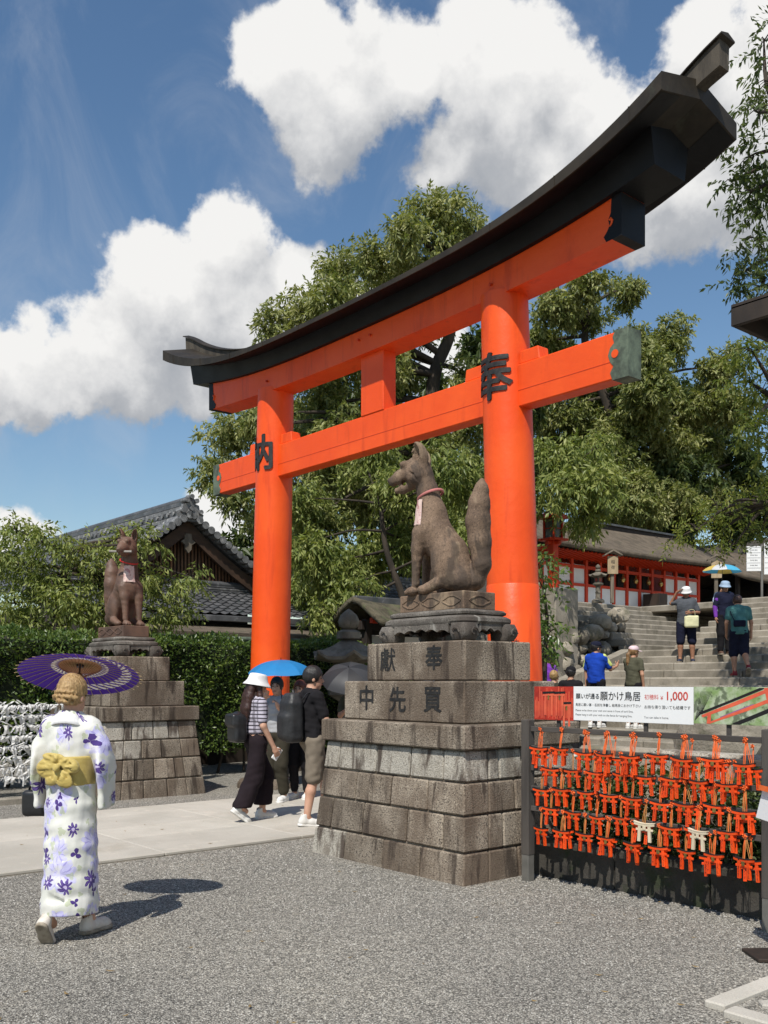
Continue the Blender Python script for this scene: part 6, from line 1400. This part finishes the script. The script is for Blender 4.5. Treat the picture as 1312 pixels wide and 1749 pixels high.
def soft_bag(name, label, cat, loc, rz, prims, mat, straps=(), vox=.010, group=None, extra=None, pitch=0):
    T = thing(name, label, cat, tuple(loc), rz, group); s = SDF((-.3, -.3, -.35), (.3, .3, .4), vox)
    for p in prims: s.box(*p[:2], p[2], k=.03) if len(p) == 3 else s.ell(*p)
    s.noise(.005, 26, 5); s.build('bag_body', MAT[mat], T)
    for st_ in straps: m = MB(); m.tube(smoothline(st_, 5), .014, 6, flat=.45); m.build('strap', MAT[mat], T, smooth=60)
    return T

# ---- the woman in a flowered kimono
def kimono_woman():
    loc = on(121, 6.05, 0); yaw = 6; k = .985
    T = thing('person', 'person in a white flowered kimono walking away under a purple parasol', 'person', loc, R(50-yaw), 'visitors'); T.scale = (.93, .97, 1)
    v = .0095; lo, hi = (-.45, -.42, -.02), (.45, .42, 1.68)
    aL, aR = (-.080, -.165, .150), (.090, .09, .10)
    s = SDF(lo, hi, v)                       # body
    s.ell((0, 0, .90), (.13, .10, .14)); s.chain([(0, 0, .90), (0, 0, 1.2)], [.10, .10], .05); s.cap((-.13, 0, 1.31), (.13, 0, 1.31), .06, .06, .05); s.chain([(0, 0, 1.2), (0, .0, 1.36), (0.005, .012, 1.46)], [.11, .058, .050], .03)
    for a, kn, hx in ((aL, (-.075, -.03, .50), -.065), (aR, (.075, .07, .50), .065)): s.chain([(hx, 0, .85), kn, a], [.075, .052, .036], .03); s.cap(a, (a[0], a[1]+.07, a[2]-.05), .034, .03, .02)
    elb = {-1: (-.205, .02, 1.08), 1: (.212, .04, 1.10)}; wr = {-1: (-.20, .10, .92), 1: (.13, .22, 1.17)}
    for sd in (-1, 1): s.chain([(sd*.155, 0, 1.30), elb[sd], wr[sd]], [.048, .038, .027], .03)
    hand(s, wr[-1], (.0, .25, -1), (1, .2, 0), -1, 1, .7); hand(s, wr[1], (-.6, .45, .3), (-.2, .3, .9), 1, 1, 1.2)
    Hm = rotm(16, -4); Hc = Vector((.008, .02, 1.505)); HR = np.array(Hm)
    Hp = lambda x, y, z: tuple(Hc+Hm @ Vector((x, y, z)))
    s.ell(Hp(0, -.008, .03), (.075, .094, .094), HR, k=.02); s.ell(Hp(0, .03, -.05), (.054, .06, .064), HR, k=.03); s.chain([Hp(0, .088, .012), Hp(0, .105, -.022)], [.009, .013], .012)
    for sd in (-1, 1): s.ell(Hp(sd*.078, -.006, -.012), (.012, .02, .03), HR, k=.008)
    s.build('body', MAT['skin_light'], T)
    # robe
    s = SDF((-.45, -.45, .08), (.45, .45, 1.44), .008)
    sk = [(0, -.035, .13), (.0, -.02, .40), (0, 0, .70), (0, 0, .90), (0, 0, 1.08)]
    for z, rx, ry, cx, cy in ((.10, .192, .215, .005, -.03), (.22, .188, .205, .005, -.025), (.34, .182, .195, .005, -.02), (.46, .178, .188, .004, -.01), (.58, .174, .18, .003, 0), (.70, .172, .172, .002, 0), (.82, .170, .165, 0, 0), (.94, .162, .150, 0, 0), (1.06, .146, .132, 0, 0), (1.18, .152, .125, 0, 0), (1.27, .158, .112, 0, 0)):
        s.ell((cx, cy, z), (rx, ry, .15), k=.03)
    s.cap((-.13, 0, 1.315), (.13, 0, 1.315), .060, .060, .05); s.cap((0, -.01, 1.28), (0, -.005, 1.38), .085, .064, .04)
    for sd in (-1, 1):
        s.chain([(sd*.14, 0, 1.30), (sd*.195, .01, 1.18), elb[sd]], [.068, .070, .066], .03)
        ex = elb[sd]; s.chain([ex, (sd*.205, .08, .98)], [.062, .055], .04)
        s.ell((sd*.228, .03, 1.06), (.036, .13, .17), ('Y', sd*-5), k=.03); s.box((sd*.225, .06, .93), (.022, .115, .13), .02, k=.03)
    s.noise(.009, 17, 8); s.noise(.006, 46, 2); s.cut((0, 0, .145), (.03, -.12, -1)); s.ell((0, .02, 1.44), (.066, .085, .085), k=.008, sub=True)
    # fold down the back, creases across the seat
    s.chain([(.01, -.215, .2), (.01, -.19, .55), (.012, -.178, .85)], [.004]*3, .01, sub=True)
    for a, z, b_ in ((-.16, .82, .74), (-.14, .66, .56), (-.10, .52, .42), (.00, .28, .40), (.04, .36, .26), (-.16, .38, .28), (-.05, .80, .86)): s.chain([(a, -.235, z), (a+.12, -.22, b_), (a+.2, -.19, b_-.02)], [.016, .022, .012], .016, sub=True)
    s.build('kimono', MAT['kimono'], T)
    # collar standing off the neck
    rows = []
    for i in range(4): rows.append([((.080+.014*i)*math.sin(a)*1.0, -.012+(-.072-.012*i)*math.cos(a), 1.375+.03*math.cos(a)-.022*i-.02*(1-math.cos(a))) for a in [R(-110+220*j/16) for j in range(17)]])
    m = MB(); m.grid(rows); o = m.build('collar', MAT['cloth_white'], T, smooth=60); md = o.modifiers.new('t', 'SOLIDIFY'); md.thickness = .008
    # sash with its bow
    s = SDF((-.30, -.34, .85), (.30, .25, 1.28), .009)
    s.ell((0, -.002, 1.035), (.166, .150, .40), k=.01); s.cut((0, 0, 1.135), (0, 0, 1)); s.cut((0, 0, .955), (0, 0, -1)); ob = s.build('sash', MAT['obi'], T)
    s = SDF((-.28, -.36, .88), (.28, .10, 1.26), .0062)
    for c_, r_, a_ in (((-.090, -.160, 1.070), (.072, .032, .058), -22), ((.070, -.160, 1.085), (.068, .034, .046), 24), ((-.03, -.165, 1.130), (.088, .030, .028), 10), ((.025, -.172, 1.005), (.072, .022, .050), 34), ((-.05, -.166, 1.008), (.052, .024, .044), -34)): s.ell(c_, r_, ('Y', a_), k=.010)
    s.ell((-.008, -.195, 1.075), (.024, .022, .030), ('Y', 20), k=.006)
    rr = random.Random(8)
    for a in range(17):
        an = a*6.283/17+rr.uniform(-.12, .12); r0, r1 = rr.uniform(.03, .045), rr.uniform(.09, .15); w_ = rr.uniform(.004, .009); bnd = rr.uniform(-.25, .25)
        s.chain([(-.008+r0*math.cos(an), -.193, 1.075+r0*.8*math.sin(an)), (-.008+(r0+r1)/2*math.cos(an+bnd), -.192, 1.075+(r0+r1)/2*.75*math.sin(an+bnd)), (-.008+r1*math.cos(an), -.180, 1.075+r1*.70*math.sin(an))], [w_, w_*1.7, w_], .006, sub=True)
    s.noise(.004, 60, 6); s.noise(.003, 130, 7); s.build('bow', MAT['obi'], ob)
    # braided pinned-up hair
    s = SDF(np.array(Hc)-.2, np.array(Hc)+.2, .0065)
    s.ell(Hp(0, -.012, .036), (.091, .110, .110), HR, k=.02); s.ell(Hp(0, .10, -.05), (.075, .09, .09), HR, k=.015, sub=True); s.cap(Hp(-.05, .11, .0), Hp(.05, .11, .0), .052, .052, .02, sub=True); s.cut(Hp(0, -.05, -.075), tuple(Hm @ Vector((0, .3, -1))))
    for r_, z, n in ((.088, -.02, 11), (.074, .012, 10), (.05, -.045, 8)):
        for j in range(n):
            a = R(-80+160*j/(n-1)); s.ell(Hp(r_*math.sin(a), -.062-(.055)*math.cos(a), z+.012*math.cos(a)), (.020, .017, .013), np.array(Hm @ Matrix.Rotation(R(35 if j % 2 else -35), 3, 'Y')), k=.004)
    s.noise(.006, 95, 3); s.noise(.004, 200, 5); hr = s.build('hair', MAT['hair_blond'], T)
    m = MB(); m.tube([Hp(-.085, -.02, -.06), Hp(-.095, -.01, -.11), Hp(-.085, -.0, -.15), Hp(-.095, .0, -.175)], [.006, .008, .007, .003], 5); m.build('loose_lock', MAT['hair_blond'], hr, smooth=60)
    m = MB(); m.tube([Hp(.080, -.02, .0), Hp(.084, .05, .005), Hp(.075, .09, .008)], .0035, 5); m.build('glasses_arm', MAT['leather'], T)
    put_shoe(T, aL, -4, -52, 'shoe_beige', .93); put_shoe(T, aR, 22, 0, 'shoe_beige', .93)
    # parasol, held ahead of her head and tipped away
    c = Vector(at(136, 1148, 6.42)); fw = Vector((-math.sin(R(50)), math.cos(R(50)), 0)); ax_ = (fw*.345+Vector((0, 0, .94))+Vector((math.cos(R(50)), math.sin(R(50)), 0))*(-.02)).normalized()
    U = thing('parasol', 'purple paper parasol with pale leaf rings held by the kimono wearer', 'parasol', tuple(c)); U.rotation_mode = 'QUATERNION'; U.rotation_quaternion = ax_.to_track_quat('Z', 'Y')
    n = 36; prof = [(.012, .058), (.14, .040), (.27, .015), (.39, -.022)]
    rings = [[(r_*(1 if j % 2 == 0 else .985)*math.cos(math.pi*j/n), r_*(1 if j % 2 == 0 else .985)*math.sin(math.pi*j/n), z) for j in range(2*n)] for r_, z in prof]
    m = MB(); m.loft(rings, cap=False); m.build('canopy', MAT['parasol_paper'], U, smooth=20)
    for j in range(n):
        a = 2*math.pi*j/n; ca, sa = math.cos(a), math.sin(a); m = MB(); m.tube([(r_*ca, r_*sa, z-.004) for r_, z in prof]+[(.408*ca, .408*sa, -.031)], .0022, 4); m.build('rib', MAT['bamboo'], U)
        m = MB(); m.tube([(.014*ca, .014*sa, -.045), (.08*ca, .08*sa, .0), (.135*ca, .135*sa, .034)], .0016, 3); m.build('strut', MAT['strut_brown'], U)
    m = MB(); m.lathe([(.02, -.06), (.024, -.045), (.024, -.02), (.016, -.01)], 14); m.build('runner', MAT['leather'], U, smooth=40); m = MB(); m.lathe([(.022, .035), (.026, .05), (.022, .07), (.008, .085)], 14); m.build('crown_cap', MAT['leather'], U, smooth=40)
    m = MB(); m.tube([(0, 0, .06), (0, 0, -.2), (0, 0, -.46)], .0075, 8); m.build('handle', MAT['dark_wood'], U, smooth=40)
    # small dark handbag hanging on the far side of her left arm
    b = soft_bag('handbag', 'small dark handbag at the left side of the kimono wearer', 'bag', attach_world(T, (-.275, .10, .82)), R(50-yaw), [((0, 0, 0), (.085, .045, .085), .03)], 'leather', [[(-.05, 0, .07), (-.02, 0, .14), (.06, 0, .15), (.06, 0, .07)]])
pmat('shoe_beige', (.66, .61, .54), (.54, .48, .41), scale=12, rough=.65, coord='obj'); pmat('strut_brown', (.30, .12, .06), (.22, .08, .04), rough=.6)
kimono_woman()
# ---- the group by the far pillar
PT = .034
T2, J2, H2, k2 = person('person in white bucket hat, striped top and long black skirt-trousers', on(437, 10.9, PT), 58, 1.62, 'skin_light', .010, dict(kneeL=(-.08, .16, .50), ankL=(-.08, .12, .095), kneeR=(.08, -.06, .50), ankR=(.08, -.22, .17), wrR=(.205, .14, .86), elR=(.215, -.0, 1.12), wrL=(-.2, .12, .90)),
    dict(mat='cloth_stripe', sleeve=.75, hem=1.02), dict(mat='cloth_plum', len=.97, flare=.055, cutz=.16), dict(mat='hair_brown', style='long', L=.50), 'shoe_white', headyaw=8, headpitch=-6, hat=dict(type='bucket', mat='cloth_white', tip=-4), foot=dict(L=(-4, 0), R=(4, -38)), grip=dict(R=dict(curl=1.0)))
m = MB(); m.box((0, 0, 0), (.012, .075, .145), .006); ph = m.build('phone', MAT['white_print'], None, attach_world(T2, Vector(J2['wrR'])+Vector((-.03, .05, -.075))), (R(-35), 0, R(50-58))); tag(ph, 'white phone in the hand of the bucket hat wearer', 'phone')
c = attach_world(T2, (-.03, -.215, 1.06)); soft_bag('backpack', 'small black leather backpack on the bucket hat wearer', 'backpack', c, R(50-58), [((0, 0, -.03), (.13, .075, .15), .04), ((0, -.03, .07), (.125, .075, .07), .03), ((0, .0, .13), (.06, .04, .035))], 'leather', [[(-.09, .07, .12), (-.10, .15, .28), (-.09, .28, .22)], [(.09, .07, .12), (.10, .15, .28), (.10, .28, .20), (.11, .29, .0)]])
T3, J3, H3, k3 = person('person in a grey T-shirt with hand at mouth beneath the blue umbrella', on(474, 12.6, PT), 205, 1.60, 'skin_light', .011, dict(elR=(.24, .08, 1.16), wrR=(.08, .20, 1.42), elL=(-.24, .06, 1.14), wrL=(-.16, .24, 1.30), kneeR=(.09, -.02, .50), ankR=(.09, -.30, .26), kneeL=(-.09, .06, .49)),
    dict(mat='cloth_grey', sleeve=.6, hem=.95), dict(mat='cloth_dkolive', len=.92, flare=.02), dict(mat='hair_black', style='short'), 'shoe_white', headyaw=-15, grip=dict(R=dict(d=(-.4, .1, .9), n=(-.3, .9, .2), curl=.9), L=dict(d=(.2, .3, .9), n=(.8, .4, 0), curl=1.3)), foot=dict(R=(5, -60)))
umbrella('sky blue folding umbrella in front of the left pillar', at(480, 1127, 12.4), .43, .17, ['umb_blue'], (.06, -.06, 1), .62)
T4, J4, H4, k4 = person('person in black T-shirt and khaki shorts with a black backpack', on(533, 10.55, PT), 62, 1.71, 'skin_light', .010, dict(kneeL=(-.10, .22, .52), ankL=(-.10, .20, .12), kneeR=(.09, -.02, .49), ankR=(.09, -.10, .095), elR=(.23, .06, 1.13), wrR=(.21, .26, 1.03), elL=(-.23, .05, 1.12), wrL=(-.2, .24, 1.05)),
    dict(mat='cloth_black', sleeve=.75, hem=.90, loose=.008), dict(mat='cloth_khaki', len=.46, flare=.03, name='shorts'), dict(mat='hair_black', style='short'), 'shoe_white', headyaw=18, headpitch=-4, foot=dict(R=(8, -6)))
c = attach_world(T4, (-.02, -.235, 1.16)); soft_bag('backpack', 'large plain black backpack on the person in khaki shorts', 'backpack', c, R(50-62), [((0, 0, -.02), (.155, .10, .24), .07), ((0, -.05, -.08), (.13, .085, .15), .06), ((0, .01, .20), (.12, .08, .08), .06)], 'nylon', [[(-.10, .08, .20), (-.13, .16, .28), (-.13, .32, .18), (-.13, .32, -.02)], [(.10, .08, .20), (.13, .16, .28), (.14, .32, .18), (.14, .32, -.04)], [(-.03, .02, .27), (0, .02, .31), (.03, .02, .27)]])
T5, J5, H5, k5 = person('ginger-haired person half hidden behind the large black backpack', on(513, 12.9, PT), 195, 1.56, 'skin_light', .012, {}, dict(mat='cloth_black', sleeve=.7, hem=.9), dict(mat='cloth_black', len=.95), dict(mat='hair_ginger', style='long', L=.25), 'shoe_white', group='visitors')
T6, J6, H6, k6 = person('person hidden behind the near pedestal holding the dark umbrella', on(607, 13.6, PT), 170, 1.60, 'skin_mid', .014, dict(elR=(.24, .1, 1.15), wrR=(.1, .22, 1.30)), dict(mat='cloth_olive', sleeve=.7), dict(mat='cloth_black', len=.95), dict(mat='hair_black'), 'shoe_brown')
umbrella('charcoal umbrella tilted behind the inscribed pedestal', at(596, 1140, 13.2), .40, .18, ['umb_dark', 'umb_grey'], (.45, -.42, 1), .60)
# ---- visitors on and below the stairs
def stair_z(p):
    """height of the stairs under a point"""
    y = p[1]
    if y < Y0: return 0.0
    i = int((y-Y0)/TREAD); return min((i+1)*RISE, LAND)
def on_stairs(px, d): p = at(px, 0, d); return (p[0], p[1], stair_z(p))
VX = .013
person('person in blue and lime jersey with a navy cap pointing ahead', on_stairs(1018, 19.3), 35, 1.70, 'skin_mid', VX, dict(elR=(.25, .14, 1.16), wrR=(.28, .36, 1.22), elL=(-.23, .05, 1.12)), dict(mat='cloth_blue', sleeve=.75, hem=.88, loose=.012, panel='cloth_lime'), dict(mat='cloth_black', len=.5, name='shorts'), dict(mat='hair_black'), headyaw=35, hat=dict(type='cap', mat='cloth_navy'), wide=1.12, grip=dict(R=dict(curl=.2, d=(.2, .5, .6))))
person('person in olive T-shirt and pale pink cap with a long ponytail', on_stairs(1082, 18.9), 50, 1.60, 'skin_mid', VX, dict(elR=(.23, -.02, 1.12), elL=(-.23, .12, 1.14), wrL=(-.16, .32, 1.12)), dict(mat='cloth_olive', sleeve=.6, hem=.88, loose=.01), dict(mat='cloth_black', len=.9), dict(mat='hair_honey', style='tail'), headyaw=20, hat=dict(type='cap', mat='cloth_pink'), wide=1.08)
person('person in black with a white cap beside the right pillar', on_stairs(936, 21.1), 60, 1.72, 'skin_mid', VX, {}, dict(mat='cloth_black', sleeve=.8), dict(mat='cloth_black', len=.95), dict(mat='hair_black'), headyaw=10, hat=dict(type='cap', mat='cloth_white'))
person('person in a purple shirt close to the right pillar', on_stairs(934, 20.1), 30, 1.66, 'skin_mid', VX, {}, dict(mat='cloth_purple', sleeve=.7, loose=.012), dict(mat='cloth_black', len=.95), dict(mat='hair_black'), wide=1.15)
person('blond person with a hair bun in front of the purple shirt', on_stairs(946, 18.7), 20, 1.62, 'skin_light', VX, {}, dict(mat='cloth_dkolive', sleeve=.7), dict(mat='cloth_black', len=.9), dict(mat='hair_blond', style='bun'))
person('person in a black cap, only the head showing above the sign', on_stairs(975, 18.4), 25, 1.69, 'skin_mid', VX, {}, dict(mat='cloth_black', sleeve=.7), dict(mat='cloth_black', len=.9), dict(mat='hair_black'), hat=dict(type='cap', mat='cloth_black'))
T9, J9, H9, k9 = person('stout person in slate shirt and shorts shading eyes under a white sun hat', on_stairs(1172, 22.0), 200, 1.70, 'skin_tan', VX, dict(elR=(.33, .02, 1.36), wrR=(.20, .10, 1.60), elL=(-.27, .02, 1.14), wrL=(-.10, .24, 1.12), hipL=(-.10, 0, .9), hipR=(.10, 0, .9), ankL=(-.14, 0, .095), ankR=(.13, .02, .095), kneeL=(-.13, .02, .49), kneeR=(.12, .02, .49)), dict(mat='cloth_slate', sleeve=.8, hem=.82, loose=.02), dict(mat='cloth_navy', len=.5, flare=.03, name='shorts'), dict(mat='hair_black'), 'shoe_navy', hat=dict(type='floppy', mat='cloth_white', tip=-8), wide=1.2, headpitch=-10, grip=dict(R=dict(d=(-.7, .1, .4), curl=.3), L=dict(curl=1.2)))
soft_bag('tote_bag', 'pale yellow tote bag on the arm of the white sun hat wearer', 'bag', attach_world(T9, (-.13, .25, .92)), R(50-200), [((0, 0, 0), (.155, .06, .135), .04)], 'cloth_cream', [[(-.08, .03, .12), (-.06, .03, .24), (.0, .03, .27), (.06, .03, .24), (.08, .03, .12)]], vox=.012)
person('person in dark top with purple sleeves and light blue hat on the stairs', on_stairs(1238, 21.4), 178, 1.60, 'skin_mid', VX, dict(elR=(.23, .0, 1.12), wrR=(.23, .05, .88)), dict(mat='cloth_navy', sleeve=.9, hem=.80, loose=.012, sleeve_mat='cloth_purple'), dict(mat='cloth_black', len=.95, flare=.02), dict(mat='hair_black'), 'shoe_brown', hat=dict(type='floppy', mat='cloth_ltblue'), headpitch=-14)
TA, JA, HA, kA = person('person in teal T-shirt and black shorts climbing in red shoes', on_stairs(1263, 19.95), 8, 1.74, 'skin_mid', VX, dict(kneeL=(-.09, .10, .50), ankL=(-.09, .02, .095), kneeR=(.10, .03, .52), ankR=(.12, -.22, .20), chest=(0, .06, 1.25), neck=(0, .10, 1.41), head=(0, .18, 1.53), shL=(-.18, .07, 1.36), shR=(.18, .07, 1.36), elL=(-.24, .05, 1.10), elR=(.24, .05, 1.10), wrL=(-.22, .16, .88), wrR=(.24, .06, .86)), dict(mat='cloth_teal', sleeve=.65, hem=.86, loose=.012), dict(mat='cloth_navy', len=.56, flare=.025, name='shorts'), dict(mat='hair_brown'), 'shoe_red', headpitch=-18, wide=1.05, foot=dict(L=(-5, 0), R=(8, -40)))
soft_bag('sling_bag', 'navy sling bag across the back of the teal shirt', 'bag', attach_world(TA, (-.02, -.12, 1.10)), R(50-8), [((0, 0, 0), (.12, .045, .07), .03)], 'cloth_navy', [[(-.10, .0, .05), (-.16, .10, .24), (-.12, .18, .32)], [(.10, .02, -.05), (.17, .12, -.06)]], vox=.012)
TB, JB, HB, kB = person('person in pale blue shirt beneath the blue and yellow umbrella', on_stairs(1236, 23.6), 185, 1.66, 'skin_mid', VX, dict(elR=(.24, .08, 1.16), wrR=(.12, .20, 1.42)), dict(mat='cloth_paleblue', sleeve=.8, hem=.85), dict(mat='cloth_black', len=.95), dict(mat='hair_black'), 'shoe_brown', grip=dict(R=dict(curl=1.3, d=(-.1, .3, .9))))
umbrella('light blue umbrella with yellow panels held high on the stairs', at(1234, 964, 23.5), .47, .17, ['umb_sky', 'umb_sky', 'umb_yellow', 'umb_white', 'umb_sky', 'umb_sky', 'umb_sky', 'umb_yellow'], (.02, .02, 1), .65)
